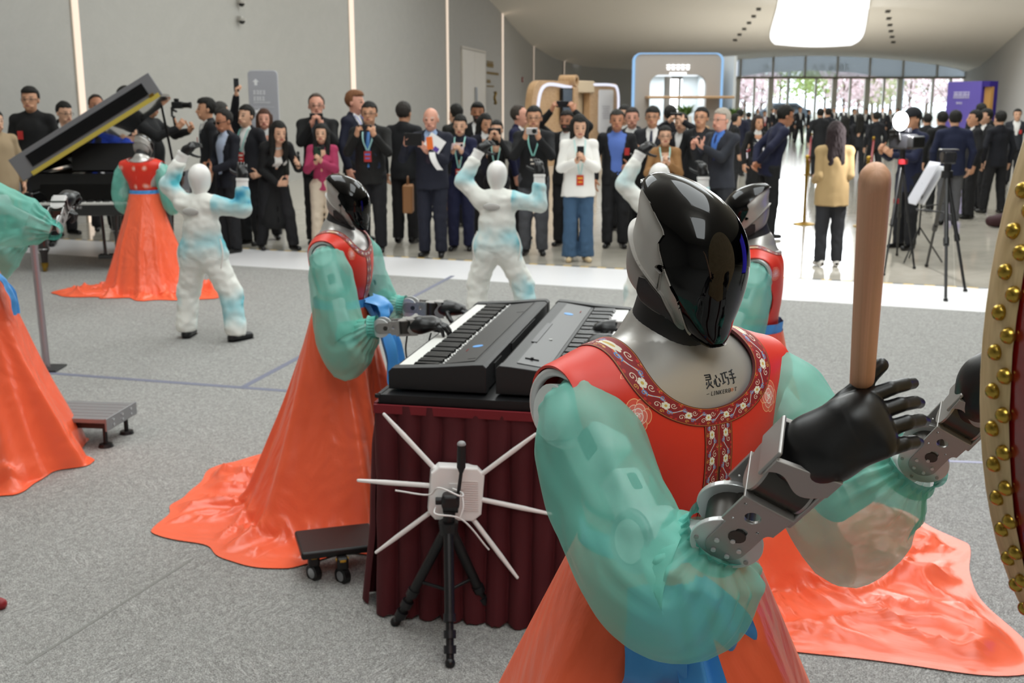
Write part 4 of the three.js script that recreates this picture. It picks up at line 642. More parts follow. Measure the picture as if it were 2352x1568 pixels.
function dressRobot(name, label, pos, turn, o) {
  const t = thing(name, label, 'robot', pos, turn, o.group), S = o.shoulder, d = o.detail;
  const up = (g) => { g.position.y = S; return g; };
  const hg = new THREE.Group(); hg.name = 'head'; hg.position.set(0, S + 0.135 + (o.headUp ?? 0), 0.045); hg.scale.setScalar(0.88); hg.rotation.set(o.pitch ?? 0.06, o.headYaw ?? 0, 0, 'YXZ'); t.add(hg);
  part(hg, 'visor', HEAD.visor, R.visor, 'glossy black visor dome'); part(hg, 'side_panel', HEAD.upper, R.silver, 'silver side panel'); part(hg, 'jaw_panel', HEAD.lower, R.silverDark, 'silver jaw panel'); part(hg, 'shaded_cheek_hollow', HEAD.cheek, R.neck, 'cheek hollow with its shade painted black');  // shade of the open cheek hollow is painted in with the dark neck colour
  part(t, 'neck', (() => { const g = grid((u, v) => { const a = u * 6.2832, r = lerp(0.072, 0.05, Math.pow(v, 0.6)) + 0.012 * Math.pow(1 - v, 4); return V(Math.cos(a) * r, S - 0.005 + v * 0.13, Math.sin(a) * r * 1.06 - 0.012 + 0.03 * v); }, 40, 12, 1, 1, true); return g; })(), R.neck);
  part(t, 'neck_ring', lathe([[0.088, -0.012], [0.09, 0.0], [0.083, 0.008], [0.074, 0.006]], 40).translate(0, S, -0.012), R.silver);
  const chest = up(part(t, 'chest_shell', TORSO.chest, R.chest, 'brushed silver chest shell'));
  if (d) { // lettering on the chest: characters and the name below, set on the curved shell
    const front = new THREE.Raycaster(), probe = new THREE.Mesh(TORSO.chest, R.chest), onChest = (x, y) => { front.set(V(x, y, 0.5), V(0, 0, -1)); const h = front.intersectObject(probe)[0]; return h ? h.point.z : 0.1; };
    const ink = mat(0x26282c, 0.5), strokes = [];
    probe.material = new THREE.MeshBasicMaterial({ side: THREE.DoubleSide });
    HAN.forEach((ch, k) => ch.forEach((st) => { const q = []; st.forEach(([a, b], i) => { const n = i ? 5 : 1; for (let m = 1; m <= n; m++) { const p0 = st[Math.max(0, i - 1)], s = m / n; q.push([lerp(p0[0], a, i ? s : 1), lerp(p0[1], b, i ? s : 1)]); } }); const pp = q.map(([a, b]) => { const x = -0.006 + k * 0.0165 + a * 0.0145, y = -0.036 + b * 0.0195; return V(x, y, onChest(x, y) + 0.0004); }); for (let i = 0; i + 1 < pp.length; i++) strokes.push(rod(pp[i], pp[i + 1], 0.0011, 0.0011, 5)); }));
    up(part(t, 'character_lettering', strokes, ink));
    const word = []; let cx = 0.0; for (const c of 'LINKERBOT') { const orange = c === 'O'; const g = new TextGeometry(c, { font: FONT, size: 0.0064, depth: 0.0004, curveSegments: 3 }); g.computeBoundingBox(); const w = g.boundingBox.max.x; if (!orange) { const y = -0.0468; g.translate(cx, y, onChest(cx + w / 2, y) + 0.0002); word.push(g); } else up(part(t, 'orange_letter', new THREE.TorusGeometry(0.0022, 0.0005, 6, 16).translate(cx + 0.0026, -0.0438, onChest(cx, -0.0438) + 0.0004), mat(0xe8793a, 0.5))); cx += w + 0.0013; }
    word.push(box(0.005, 0.0006, 0.0006, -0.005, -0.0438, onChest(-0.005, -0.0438) + 0.0003)); up(part(t, 'name_lettering', word, ink));
  } else if (o.badge !== false) up(part(t, 'chest_badge', sph(0.011, 0.035, -0.085, 0.108, 1, 1, 0.35, 12), mat(0x63a8ea, 0.5)));
  up(part(t, 'bodice', TORSO.vest, R.vest, 'red satin bodice printed with roses')); up(part(t, 'neck_trim', TORSO.neckBand, R.trim, 'embroidered brocade neckline')); up(part(t, 'front_placket', TORSO.placket, R.trim, 'embroidered brocade front band'));
  if (d) up(part(t, 'placket_seam', tube([V(0, -0.15, 0.131), V(0, -0.2, 0.128), V(0, -0.25, 0.118), V(0, -0.3, 0.112)], 0.0012, 12, 5), mat(0x3c0c12, 0.7)));
  // waist sash, bow and tails
  part(t, 'sash', grid((u, v) => { const a = u * 6.2832, r = 1 + 0.02 * Math.sin(a * 11 + v * 5); return V(Math.sin(a) * 0.139 * r, S - 0.265 - v * 0.062, Math.cos(a) * 0.118 * r); }, 80, 6, 0.8, 0.06, true), R.sash);
  for (const b of (o.bow ?? [])) part(t, b.name ?? 'sash_tail', b.geo, R.sash);
  part(t, 'skirt', skirtGeo({ top: S - 0.3, rx: 0.142, rz: 0.12, seed: o.seed ?? 1, reach: o.reach, fall: o.fall, fold: o.fold, curve: o.curve }), R.satin, 'flowing orange satin skirt');
  // arms
  for (const a of o.arms) {
    const sh = V(a.side * 0.165, S - 0.05, 0), el = a.elbow, cu = a.cuff, zdir = a.wrist.clone().sub(cu).normalize();
    const um = sh.clone().lerp(el, 0.5), fm = el.clone().lerp(cu, 0.5), side = V(a.side, 0, 0.2);
    const arm = new THREE.Group(); arm.name = 'arm'; t.add(arm);
    const uq = basisQ(el.clone().sub(sh), side), place = (g, p, q) => { g.applyMatrix4(new THREE.Matrix4().compose(p, q, V(1, 1, 1))); return g; }, ul = el.distanceTo(sh), fq = basisQ(cu.clone().sub(el), side);
    part(arm, 'upper_arm_shell', [place(rbox(0.062, 0.055, ul * 0.36, 0.012), sh.clone().lerp(el, 0.3), uq), place(rbox(0.05, 0.048, ul * 0.3, 0.01), sh.clone().lerp(el, 0.72), uq), place(cyl(0.042, 0.042, 0.07, 0, 0, 0, 0, 0, 0, 26), sh.clone().add(V(a.side * 0.02, -0.02, 0)), uq)], R.shell);
    part(arm, 'arm_window', [place(rbox(0.034, 0.06, 0.045, 0.006), sh.clone().lerp(el, 0.34), uq), place(rbox(0.055, 0.02, 0.03, 0.006), sh.clone().lerp(el, 0.68), uq)], R.motor);
    part(arm, 'shoulder_ring', place(new THREE.TorusGeometry(0.055, 0.008, 8, 40), sh.clone().add(V(a.side * 0.035, -0.012, 0)), basisQ(side, V(0, 1, 0))), R.bolt);
    part(arm, 'elbow_disc', [place(cyl(0.045, 0.045, 0.06, 0, 0, 0, 0, 0, 0, 28), el, uq), place(cyl(0.03, 0.03, 0.075, 0, 0, 0, 0, 0, 0, 24), el, uq)], R.shell);
    part(arm, 'elbow_ring', place(new THREE.TorusGeometry(0.037, 0.006, 8, 32).rotateX(Math.PI / 2).translate(0, 0.032, 0), el, uq), R.grey);
    part(arm, 'forearm_link', [place(rbox(0.044, 0.05, cu.distanceTo(el), 0.01), fm, fq), place(cyl(0.014, 0.014, 0.07), fm, fq)], R.shell);
    const sp = a.path || [sh.clone().add(V(a.side * 0.004, 0.004, 0)), sh.clone().lerp(el, 0.3).add(V(a.side * 0.02, 0.0, 0)), sh.clone().lerp(el, 0.72).add(V(a.side * 0.02, -0.01, -0.012)), el.clone().add(V(a.side * 0.012, -0.035, 0)), el.clone().lerp(cu, 0.55).add(V(0, -(a.low ?? 0.02), 0)), cu];
    part(t, 'sleeve', sleeveGeo(sp, (o.seed ?? 1) * 3 + a.side, { prof: a.prof, sag: a.sag }), R.organza, 'translucent teal organza sleeve');
    part(t, 'cuff', cuffGeo(cu.clone().addScaledVector(zdir, 0.002), zdir, 0.043), R.organzaDense, 'gathered teal cuff');
    const y = a.plateUp ?? V(0, 1, 0);
    forearm(t, cu.clone().addScaledVector(zdir, 0.038), zdir, y, d, (a.wrist.distanceTo(cu) - 0.03) / 0.175);
    const hd = new THREE.Mesh((a.side > 0 ? RHANDL : RHAND)[a.hand ?? 'play'], R.hand); hd.name = 'hand'; hd.castShadow = hd.receiveShadow = true; hd.position.copy(a.wrist).addScaledVector(zdir, 0.008); hd.quaternion.copy(basisQ(a.handDir ?? zdir, a.handBack ?? V(0, 1, 0))); t.add(hd);
  }
  return t;
}
// ---------------------------------------------------------------- the five robots in orange skirts
const toLocal = (pos, turn) => (p) => p.clone().sub(pos).applyAxisAngle(V(0, 1, 0), -turn);
{ // robot at the drum
  const pos = V(0.243, 0, -1.69), turn = 31 * DEG, L = toLocal(pos, turn), dirL = (v) => v.clone().applyAxisAngle(V(0, 1, 0), -turn).normalize();
  const cuffN = at(1640, 1236, 1.38), wrN = at(1836, 1052, 1.275), cuffF = at(2092, 1072, 1.585), wrF = at(2238, 925, 1.5);
  const elN = at(1492, 1238, 1.43), elF = L(at(1930, 1120, 1.65));
  const toCam = V(0, EYE, 0).sub(wrN);
  const S = 1.415;
  dressRobot('drummer_robot', 'robot in red rose bodice and teal sleeves standing at the drum', pos, turn, {
    shoulder: S, detail: true, seed: 1.7, headYaw: 20 * DEG, pitch: 0.22, headUp: 0.016, fold: 0.03, curve: 1.0, fall: 0.7,
    reach: () => 0.62,
    bow: [{ name: 'bow_loop', geo: ribbon([V(-0.1, 1.09, 0.11), V(-0.13, 1.04, 0.15), V(-0.14, 0.98, 0.17), V(-0.13, 0.945, 0.15)], V(0.08, 0, 0.04), V(0, 0, 1), 1, 0.006) }, { name: 'bow_loop', geo: ribbon([V(-0.06, 1.09, 0.13), V(-0.02, 1.05, 0.16), V(0.015, 0.995, 0.17), V(0.02, 0.965, 0.16)], V(0.07, 0.02, 0.0), V(0, 0, 1), 2, 0.006) },
      { geo: ribbon([V(-0.07, 1.09, 0.13), V(-0.08, 1.0, 0.19), V(-0.09, 0.85, 0.27), V(-0.1, 0.5, 0.44)], V(0.06, 0, 0.02), V(0, 0, 1), 3, 0.012) }],
    arms: [
      { side: -1, elbow: L(elN), cuff: L(cuffN), wrist: L(wrN), hand: 'open', plateUp: dirL(V(-0.62, 0.7, 0.2)), handBack: dirL(V(-0.3, 0.45, 0.86)), handDir: dirL(at(2075, 950, 1.24).sub(wrN)), sag: 0.03,
        low: 0.065, prof: [[0, 0.046], [0.06, 0.064], [0.2, 0.08], [0.42, 0.083], [0.6, 0.085], [0.78, 0.092], [0.92, 0.078], [0.98, 0.047], [1, 0.041]] },
      { side: 1, elbow: elF, cuff: L(cuffF), wrist: L(wrF), hand: 'grip', plateUp: dirL(V(-0.6, 0.75, 0.1)), handBack: dirL(V(-0.5, 0.5, 0.4)), sag: 0.04, prof: [[0, 0.046], [0.06, 0.064], [0.2, 0.078], [0.42, 0.083], [0.6, 0.088], [0.76, 0.086], [0.9, 0.068], [0.97, 0.047], [1, 0.041]] },
    ],
  });
  // drumstick in the raised hand
  const a = at(1978, 905, 1.3), b = at(2011, 388, 1.02), l = a.distanceTo(b), q = new THREE.Quaternion().setFromUnitVectors(V(0, 1, 0), b.clone().sub(a).normalize());
  const grain = dataTex(128, (u, v) => { const n = noise3(u * 9, v * 2, 3) * 10 + noise3(u * 40, v * 5, 8) * 6; return [224 + n, 172 + n, 138 + n]; }, true);
  const g = lathe([[0, 0], [0.0135, 0.001], [0.0142, 0.006], [0.0145, l * 0.5], [0.0148, l - 0.02], [0.0138, l - 0.009], [0.0105, l - 0.002], [0.004, l], [0, l]], 32); g.applyMatrix4(new THREE.Matrix4().compose(a, q, V(1, 1, 1)));
  single('drumstick', 'plain wooden drumstick upright in the black robot hand', 'drumstick', g, mat(0xffffff, 0.5, 0, { map: grain }));
}
{ // robot at the keyboards, seen from its side
  const pos = V(-0.735, 0, -4.72), turn = Math.atan2(0.98, 0.2), L = toLocal(pos, turn), S = 1.235;
  const c1 = L(at(856, 752, 4.36)), w1 = L(at(948, 748, 4.34)), c2 = L(at(922, 702, 4.95)), w2 = L(at(1010, 708, 4.92)), e1 = L(at(796, 735, 4.42)), e2 = L(at(868, 690, 5.0));
  e1.y = 0.86; e2.y = 0.9;
  dressRobot('keyboard_robot', 'robot with profile visor playing the white edged keyboard, long orange train behind', pos, turn, {
    shoulder: S, seed: 2.9, headYaw: -6 * DEG, pitch: 0.05, fold: 0.11, curve: 1.15, fall: 0.5, headUp: 0.005,
    reach: (a) => { const f = Math.cos(a), s = Math.sin(a); return 0.22 + 0.44 * sstep(0.97, 0.15, f) + 0.24 * sstep(0.1, -0.9, f) + 0.08 * sstep(0.0, -0.7, f) * s; },
    bow: [{ name: 'bow_loop', geo: ribbon([V(0.0, 0.97, 0.12), V(-0.01, 0.95, 0.19), V(-0.02, 0.9, 0.21), V(-0.02, 0.86, 0.17)], V(0.16, 0.01, 0), V(0, 0, 1), 1, 0.012) }, { geo: ribbon([V(-0.02, 0.95, 0.13), V(-0.03, 0.85, 0.2), V(-0.05, 0.6, 0.25), V(-0.06, 0.34, 0.27)], [V(0.08, 0, 0), V(0.13, 0, 0)], V(0, 0, 1), 2, 0.02) }, { geo: ribbon([V(0.03, 0.95, 0.13), V(0.05, 0.8, 0.2), V(0.06, 0.6, 0.24), V(0.06, 0.42, 0.26)], [V(0.07, 0, 0), V(0.1, 0, 0)], V(0, 0, 1), 4, 0.02) }],
    arms: [{ side: -1, elbow: e1, cuff: c1, wrist: w1, hand: 'play', sag: 0.07 }, { side: 1, elbow: e2, cuff: c2, wrist: w2, hand: 'play', sag: 0.05 }],
  });
}
{ // robot facing it across the keyboards, mostly behind the drummer
  const pos = V(0.93, 0, -4.22), turn = Math.atan2(-0.98, -0.2), L = toLocal(pos, turn), S = 1.235;
  const w1 = L(at(1420, 790, 4.05)), w2 = L(at(1428, 757, 4.4)), c1 = w1.clone().add(V(0, 0.0, -0.2)), c2 = w2.clone().add(V(0.0, 0, -0.2));
  dressRobot('keyboard_robot', 'robot facing the keyboards from the far side, half behind the drummer', pos, turn, {
    shoulder: S, seed: 4.4, pitch: 0.12, headYaw: 0.05, fold: 0.1, curve: 1.2, fall: 0.48,
    reach: (a) => { const f = Math.cos(a), s = Math.sin(a); return 0.26 + 0.24 * sstep(0.9, -0.1, f) + 0.42 * sstep(0.3, -0.9, f) + 0.24 * sstep(0.0, 0.9, s) * sstep(0.9, 0.0, f); },
    arms: [{ side: 1, elbow: c1.clone().add(V(0.03, 0.02, -0.2)), cuff: c1, wrist: w1, hand: 'play' }, { side: -1, elbow: c2.clone().add(V(-0.03, 0.02, -0.2)), cuff: c2, wrist: w2, hand: 'play' }],
  });
}
{ // robot at the grand piano, seen from behind
  const pos = at(345, 640, 10.55).setY(0), turn = Math.PI - 0.25, S = 1.235;
  dressRobot('pianist_robot', 'robot seen from behind at the grand piano in a spreading orange skirt', pos, turn, {
    shoulder: S, seed: 6.1, pitch: 0.1, fold: 0.05, fall: 0.42, curve: 1.1,
    reach: (a) => { const f = Math.cos(a), s = Math.abs(Math.sin(a)); return 0.4 + 0.1 * sstep(0.3, -0.9, f) + 0.42 * Math.pow(s, 2); },
    arms: [{ side: 1, elbow: V(0.25, 0.93, 0.06), cuff: V(0.2, 0.9, 0.24), wrist: V(0.16, 0.89, 0.44), hand: 'play', sag: 0.06 }, { side: -1, elbow: V(-0.25, 0.93, 0.06), cuff: V(-0.2, 0.9, 0.24), wrist: V(-0.16, 0.89, 0.44), hand: 'play', sag: 0.06 }],
  });
}
{ // robot cut by the edge of the view
  const pos = at(-40, 980, 5.35).setY(0), turn = Math.atan2(0.9, -0.42), L = toLocal(pos, turn), S = 1.235;
  const c1 = L(at(118, 528, 5.05)), w1 = L(at(140, 468, 5.2)), e1 = L(at(0, 470, 5.0));
  dressRobot('string_player_robot', 'robot with raised teal sleeve beside the grey dolly and post', pos, turn, {
    shoulder: S + 0.16, seed: 8.3, fold: 0.05, fall: 0.5, curve: 1.15,
    reach: (a) => { const f = Math.cos(a); return 0.5 + 0.12 * sstep(0.6, -0.6, f); },
    bow: [{ geo: ribbon([V(-0.1, 1.02, 0.1), V(-0.12, 0.95, 0.16), V(-0.14, 0.85, 0.2), V(-0.15, 0.78, 0.2)], V(0.06, 0, 0.02), V(0, 0, 1), 2, 0.01) }],
    arms: [{ side: -1, elbow: e1, cuff: c1, wrist: w1, hand: 'grip', handDir: V(0.5, 0.2, 0.4), sag: 0.04, prof: [[0, 0.055], [0.06, 0.085], [0.2, 0.11], [0.42, 0.12], [0.62, 0.12], [0.8, 0.105], [0.92, 0.075], [1, 0.045]] }, { side: 1, elbow: V(0.26, 1.05, 0.1), cuff: V(0.2, 1.12, 0.28), wrist: V(0.12, 1.2, 0.42), hand: 'grip' }],
  });
}
// ---------------------------------------------------------------- three white dancers in dyed suits, all in one pose
{
  const dye = (seed) => (xm, y, z) => { const x = -xm; // tie-dye: soft edged turquoise patches on white cotton
    const n = fbm(x * 3.1 + seed, y * 2.6, z * 3.1, 3), hem = Math.exp(-Math.pow((y - 0.74) / 0.09, 2)) * 0.75, sl = x > 0.12 ? sstep(0.9, 1.08, y) * sstep(1.3, 1.1, y) : sstep(1.12, 1.2, y) * sstep(1.33, 1.24, y) * 0.8, leg = x > 0.12 && y < 0.45 ? 0.7 * sstep(0.45, 0.3, y) * sstep(0.08, 0.22, y) : 0;
    const k = clamp((hem + sl + leg) * (0.75 + 0.9 * n) + 0.28 * sstep(0.25, 0.7, n)); const deep = x > 0.2 && y > 1.05 && y < 1.2 ? sstep(0.35, 0.75, n + 0.35) : 0;
    const a = lin(0xf0f1ea), b = lin(0x5cc3d2), c = lin(0x2384b8); return a.map((v, i) => lerp(lerp(v, b[i], k), c[i], deep * 0.8));
  };
  const cotton = new THREE.MeshPhysicalMaterial({ vertexColors: true, roughness: 0.85, side: THREE.DoubleSide });
  // joints of the pose, dancer seen from behind: local +x is to its left... facing +z
  const J = { hip: 0.66, sh: 1.03 };
  const build = (pos, turn, seed, lab) => {
    const t = thing('dancer_robot', lab, 'robot', pos, turn, 'white dancing robots');
    const col = dye(seed), wr = (x, y, z) => 0.005 * noise3(x * 5 + seed, y * 12, z * 5) + 0.004 * noise3(x * 14, y * 14 + seed, z * 14);
    const shL = [-0.13, J.sh, 0], elL = [-0.33, 1.0, 0.03], wrL = [-0.33, 1.22, 0.05], shR = [0.13, J.sh, 0], elR = [0.27, 1.17, 0.02], wrR = [0.15, 1.4, 0.06];
    const jk = new Blob([-0.46, 0.56, -0.24], [0.46, 1.46, 0.24], 0.0125);
    jk.cap([0, 0.69, 0], [0, 0.86, 0], 0.15, 0.125, 0.05, 0.72).cap([0, 0.86, 0], [0, 1.0, 0], 0.13, 0.125, 0.06, 0.72).cap(shL, shR, 0.062, 0.062, 0.06).cap([-0.06, 0.66, 0], [0.06, 0.66, 0], 0.14, 0.14, 0.05, 0.75);
    jk.cap(shL, elL, 0.066, 0.062, 0.04).cap(elL, [-0.33, 1.13, 0.04], 0.064, 0.056, 0.03).cap(shR, elR, 0.066, 0.064, 0.04).cap(elR, [0.19, 1.32, 0.04], 0.062, 0.055, 0.03);
    jk.cut((x, y, z) => 0.615 + 0.02 * Math.sin(x * 14) - y).warp(wr);
    part(t, 'jacket', jk.mesh(col), cotton, 'white cotton jacket dyed with turquoise patches');
    const tr = new Blob([-0.4, 0.03, -0.26], [0.4, 0.78, 0.26], 0.0125);
    tr.cap([-0.05, 0.66, 0], [0.05, 0.66, 0], 0.128, 0.128, 0.04, 0.8).cap([0.08, 0.62, 0], [0.16, 0.36, 0.03], 0.098, 0.086, 0.04).cap([0.16, 0.36, 0.03], [0.17, 0.09, -0.02], 0.084, 0.078, 0.03).cap([-0.08, 0.62, 0], [-0.2, 0.36, 0.03], 0.1, 0.088, 0.04).cap([-0.2, 0.36, 0.03], [-0.26, 0.09, -0.04], 0.086, 0.08, 0.03);
    tr.cut((x, y) => 0.06 - y).warp(wr);
    part(t, 'trousers', tr.mesh(col), cotton, 'baggy white trousers dyed with turquoise patches');
    part(t, 'head', (() => { const b = new Blob([-0.12, 1.03, -0.14], [0.12, 1.36, 0.14], 0.009); b.ell([0, 1.235, 0.012], [0.08, 0.1, 0.095], 0.01).ell([0, 1.18, 0.02], [0.066, 0.07, 0.075], 0.03).cap([0, 1.05, 0], [0, 1.15, 0.004], 0.05, 0.045, 0.02); return b.mesh(); })(), mat(0xeceae6, 0.35));
    part(t, 'face_light', (() => { const g = new THREE.SphereGeometry(0.084, 24, 16, 0, 6.2832, 0.9, 1.1); g.rotateX(0.15); g.scale(0.93, 1.15, 1.13); g.translate(0, 1.235, 0.0135); return split(clean(g), (x, y, z) => z - 0.055)[0]; })(), glow(0x6d78ff, 0.9), 'blue lit face ring');
    for (const [e, w, s] of [[elL, wrL, -1], [elR, wrR, 1]]) {
      const z = V(...w).sub(V(...e)).normalize(), a = V(...e).lerp(V(...w), 0.55), b = V(...w).addScaledVector(z, 0.01);
      const fa = part(t, 'forearm', [rod(a, b, 0.047, 0.042, 20), rod(b.clone().addScaledVector(z, -0.02), b, 0.047, 0.047, 20), rbox(0.07, 0.05, 0.07, 0.014).applyMatrix4(new THREE.Matrix4().compose(a.clone().lerp(b, 0.5), basisQ(z, V(0, 0, 1)), V(1, 1, 1)))], mat(0xf3f2ef, 0.4));
      const hd = new THREE.Mesh(s > 0 ? RHANDL.play : RHAND.play, R.hand); hd.name = 'hand'; hd.castShadow = true; hd.position.copy(b); hd.quaternion.copy(basisQ(z.clone().add(V(s > 0 ? -0.55 : 0.1, 0, 0.2)), V(s * 0.4, 0.1, -0.8))); hd.scale.setScalar(0.92); t.add(hd);
    }
    for (const [x, z, yaw] of [[0.17, 0, 0.2], [-0.265, -0.03, -0.45]]) { const b = new Blob([-0.06, -0.01, -0.1], [0.06, 0.1, 0.18], 0.008); b.cap([0, 0.035, -0.05], [0, 0.03, 0.11], 0.036, 0.032, 0.02, 1).cap([0, 0.05, -0.03], [0, 0.08, -0.03], 0.036, 0.034, 0.02).cut((a, y) => 0.004 - y); const sh = part(t, 'shoe', b.mesh(), mat(0x131315, 0.4)); sh.position.set(x, 0, z); sh.rotation.y = yaw; part(sh, 'sole', (() => { const g = ext(roundRect(0.074, 0.23, 0.036, 0, -0.03), 0.012); g.rotateX(-Math.PI / 2); return g; })(), M.black); }
    part(t, 'back_window', (() => { const g = sph(0.06, 0.03, 0.985, -0.098, 1.15, 0.5, 0.25, 20); g.rotateZ(0.0); return g; })(), mat(0xb9b8b4, 0.4), 'oval grey opening in the jacket back');
    const tie = (x, s) => part(t, 'tie_string', tube([V(x, 0.78, s * 0.02), V(x * 1.2, 0.68, s * 0.05), V(x * 1.1, 0.56, s * 0.06)], 0.006, 12, 5), mat(0xe9e6e0, 0.7)); tie(0.155, -1); tie(0.16, 1); tie(-0.16, -1);
  };
  build(at(478, 770, 8.35).setY(0), Math.PI - 0.25, 1.3, 'white robot dancing with raised arms beside the pianist robot');
  build(at(1142, 700, 8.75).setY(0), Math.PI - 0.12, 5.2, 'white robot dancing with raised arms behind the paired keyboards');
  build(at(1505, 740, 8.45).setY(0), Math.PI - 0.12, 9.4, 'white robot with raised arms, mostly hidden by the drummer');
}
// ---------------------------------------------------------------- keyboards on their draped table
{
  const hT = 0.8;   // level the keyboards stand on
  const kz = V(Math.sin(11.4 * DEG), 0, -Math.cos(11.4 * DEG)), kx = V(Math.cos(11.4 * DEG), 0, Math.sin(11.4 * DEG));   // along the keyboards, and across them
  const o = fl(876, 905, hT), turn = -11.4 * DEG;   // near corner of the table top
  const W = 0.76, L = 1.42;
  const P = (x, y, z) => o.clone().addScaledVector(kx, x).addScaledVector(kz, z).setY(y);
  const tb = thing('draped_table', 'black topped stage table draped in pleated dark red velvet', 'table', o.clone().setY(0), turn);
  part(tb, 'tabletop', [rbox(W + 0.02, 0.034, L + 0.02, 0.006, W / 2, hT - 0.017, -L / 2), box(W + 0.04, 0.012, 0.014, W / 2, hT - 0.004, 0.004), box(0.014, 0.012, L + 0.03, -0.008, hT - 0.004, -L / 2), box(0.014, 0.012, L + 0.03, W + 0.008, hT - 0.004, -L / 2)], mat(0x161618, 0.45, 0.2));
  for (const x of [0.06, W - 0.06]) for (const z of [-0.06, -L + 0.06]) part(tb, 'leg', box(0.05, hT - 0.034, 0.05, x, (hT - 0.034) / 2, z), M.black);
  const vel = mat(0x4c0812, 0.8, 0, { sheen: 0.6, sheenRoughness: 0.35, sheenColor: new THREE.Color(0x8a1824) });
  const drape = (a, b, nx, nz, n, lab) => grid((u, v) => { const s = u * n, fr = s - Math.floor(s), d = 0.034 * Math.pow(Math.sin(fr * Math.PI), 0.6) * (0.35 + 0.65 * sstep(0, 0.25, v)) + 0.006 * noise3(u * 9, v * 2, n) + 0.05 * v * v; const w = u + 0.004 * noise3(u * 5, v * 3, 2); return V(lerp(a[0], b[0], w) + nx * d, lerp(hT - 0.03, 0.012 + 0.012 * Math.abs(noise3(u * 14, 0, 1)), v), lerp(a[1], b[1], w) + nz * d); }, n * 16, 24, 1, 0.8);
  part(tb, 'skirt_front', drape([-0.02, 0.016], [W + 0.02, 0.016], 0, 1, 10), vel); part(tb, 'skirt_side', drape([-0.016, -L - 0.01], [-0.016, 0.016], -1, 0, 13), vel); part(tb, 'skirt_side', drape([W + 0.016, 0.016], [W + 0.016, -L - 0.01], 1, 0, 13), vel); part(tb, 'skirt_back', drape([W + 0.02, -L - 0.014], [-0.02, -L - 0.014], 0, -1, 7), vel);
  const hem = mat(0x3a060e, 0.8); part(tb, 'velvet_band', [box(W + 0.04, 0.03, 0.012, W / 2, hT - 0.045, 0.024), box(0.012, 0.03, L, -0.022, hT - 0.045, -L / 2)], mat(0x74101c, 0.7, 0, { sheen: 1, sheenColor: new THREE.Color(0xb02030) }));
  // one keyboard, built at its near end: x across from the player's edge, z away
  const shellM = mat(0x1b1b1d, 0.5), keyW = mat(0xf3f2ee, 0.25), keyB = mat(0x101011, 0.3);
  const KL = 1.33, KD = 0.345;
  const wkG = new RoundedBoxGeometry(0.148, 0.018, 0.0228, 1, 0.002), bkG = (() => { const g = ext(shapeOf([[0, 0], [0.095, 0], [0.095, 0.012], [0.008, 0.012]]), 0.0125); g.translate(0, 0, -0.00625); return g; })();
  function keyboard(flip, label, extra) {
    const t = thing('stage_keyboard', label, 'keyboard', P(flip ? W - 0.015 : 0.015, hT, 0.045), turn + (flip ? Math.PI : 0), 'stage keyboards'); if (flip) t.position.addScaledVector(kz, KL);
    const y0 = 0.012, prof = [[0, y0], [0, 0.072], [0.012, 0.078], [0.02, 0.062], [0.165, 0.062], [0.17, 0.086], [0.3, 0.104], [KD - 0.01, 0.106], [KD, 0.098], [KD, y0]];
    const end = [[0, y0], [0, 0.07], [0.012, 0.082], [0.17, 0.092], [0.3, 0.105], [KD - 0.01, 0.107], [KD, 0.098], [KD, y0]];
    const mk = (pr, z0, l, bev = 0.0) => { const g = ext(shapeOf(pr), l, bev); g.translate(0, 0, -z0 - l); return g; };
    part(t, 'case', [mk(prof, 0.045, KL - 0.09)], shellM); for (const z of [0.003, KL - 0.048]) part(t, 'end_block', mk(end, z, 0.045, 0.003), shellM);
    part(t, 'control_panel', (() => { const g = box(0.11, 0.002, KL - 0.16, 0.235, 0.0965, -KL / 2, 0, 0, 0.139); return g; })(), mat(0x232325, 0.4));
    for (const [x, z] of [[0.05, 0.1], [0.28, 0.1], [0.05, KL - 0.1], [0.28, KL - 0.1]]) part(t, 'foot', cyl(0.014, 0.014, 0.012, x, 0.006, -z), M.black);
    const n = 52, pw = (KL - 0.1) / n, z0 = 0.05;
    for (let i = 0; i < n; i++) { const m = part(t, 'white_key', wkG, keyW); m.position.set(0.088, 0.071, -(flip ? KL - z0 - (i + 0.5) * pw : z0 + (i + 0.5) * pw)); const deg = (i + 5) % 7; if (i < n - 1 && deg !== 2 && deg !== 6) { const b = part(t, 'black_key', bkG, keyB); b.position.set(0.067, 0.08, -(flip ? KL - z0 - (i + 1) * pw : z0 + (i + 1) * pw)); } }
    extra(t); return t;
  }
  keyboard(false, 'stage keyboard with white dots along its keys, played by the robot in profile', (t) => {
    const dot = sph(0.0042, 0, 0, 0, 1, 0.6, 1, 10), dm = mat(0xf6f6f4, 0.3); for (let i = 0; i < 42; i++) { const m = part(t, 'indicator_dot', dot, dm); m.position.set(0.176, 0.0885, -0.06 - i * 0.0292); m.scale.setScalar(i % 3 === 0 ? 1.5 : 0.9); }
    part(t, 'sticker', cyl(0.02, 0.02, 0.0015, 0.24, 0.0985, -0.34, 0, 0, 0.139), mat(0x5fa3e8, 0.5), 'round blue sticker'); part(t, 'slot_panel', [box(0.03, 0.003, 0.006, 0.27, 0.102, -0.12, 0, 0, 0.139), box(0.03, 0.003, 0.006, 0.27, 0.102, -1.02, 0, 0, 0.139)], M.black);
    part(t, 'red_lettering', Array.from({ length: 7 }, (_, i) => box(0.004, 0.001, 0.003, 0.215, 0.0958, -0.26 - i * 0.006, 0, 0, 0.139)), mat(0x9c2f2a, 0.6));
    part(t, 'rear_jack_plate', [box(0.004, 0.05, 0.12, KD + 0.002, 0.06, -0.2), box(0.004, 0.04, 0.5, KD + 0.002, 0.07, -0.7)], mat(0x101011, 0.6));
  });
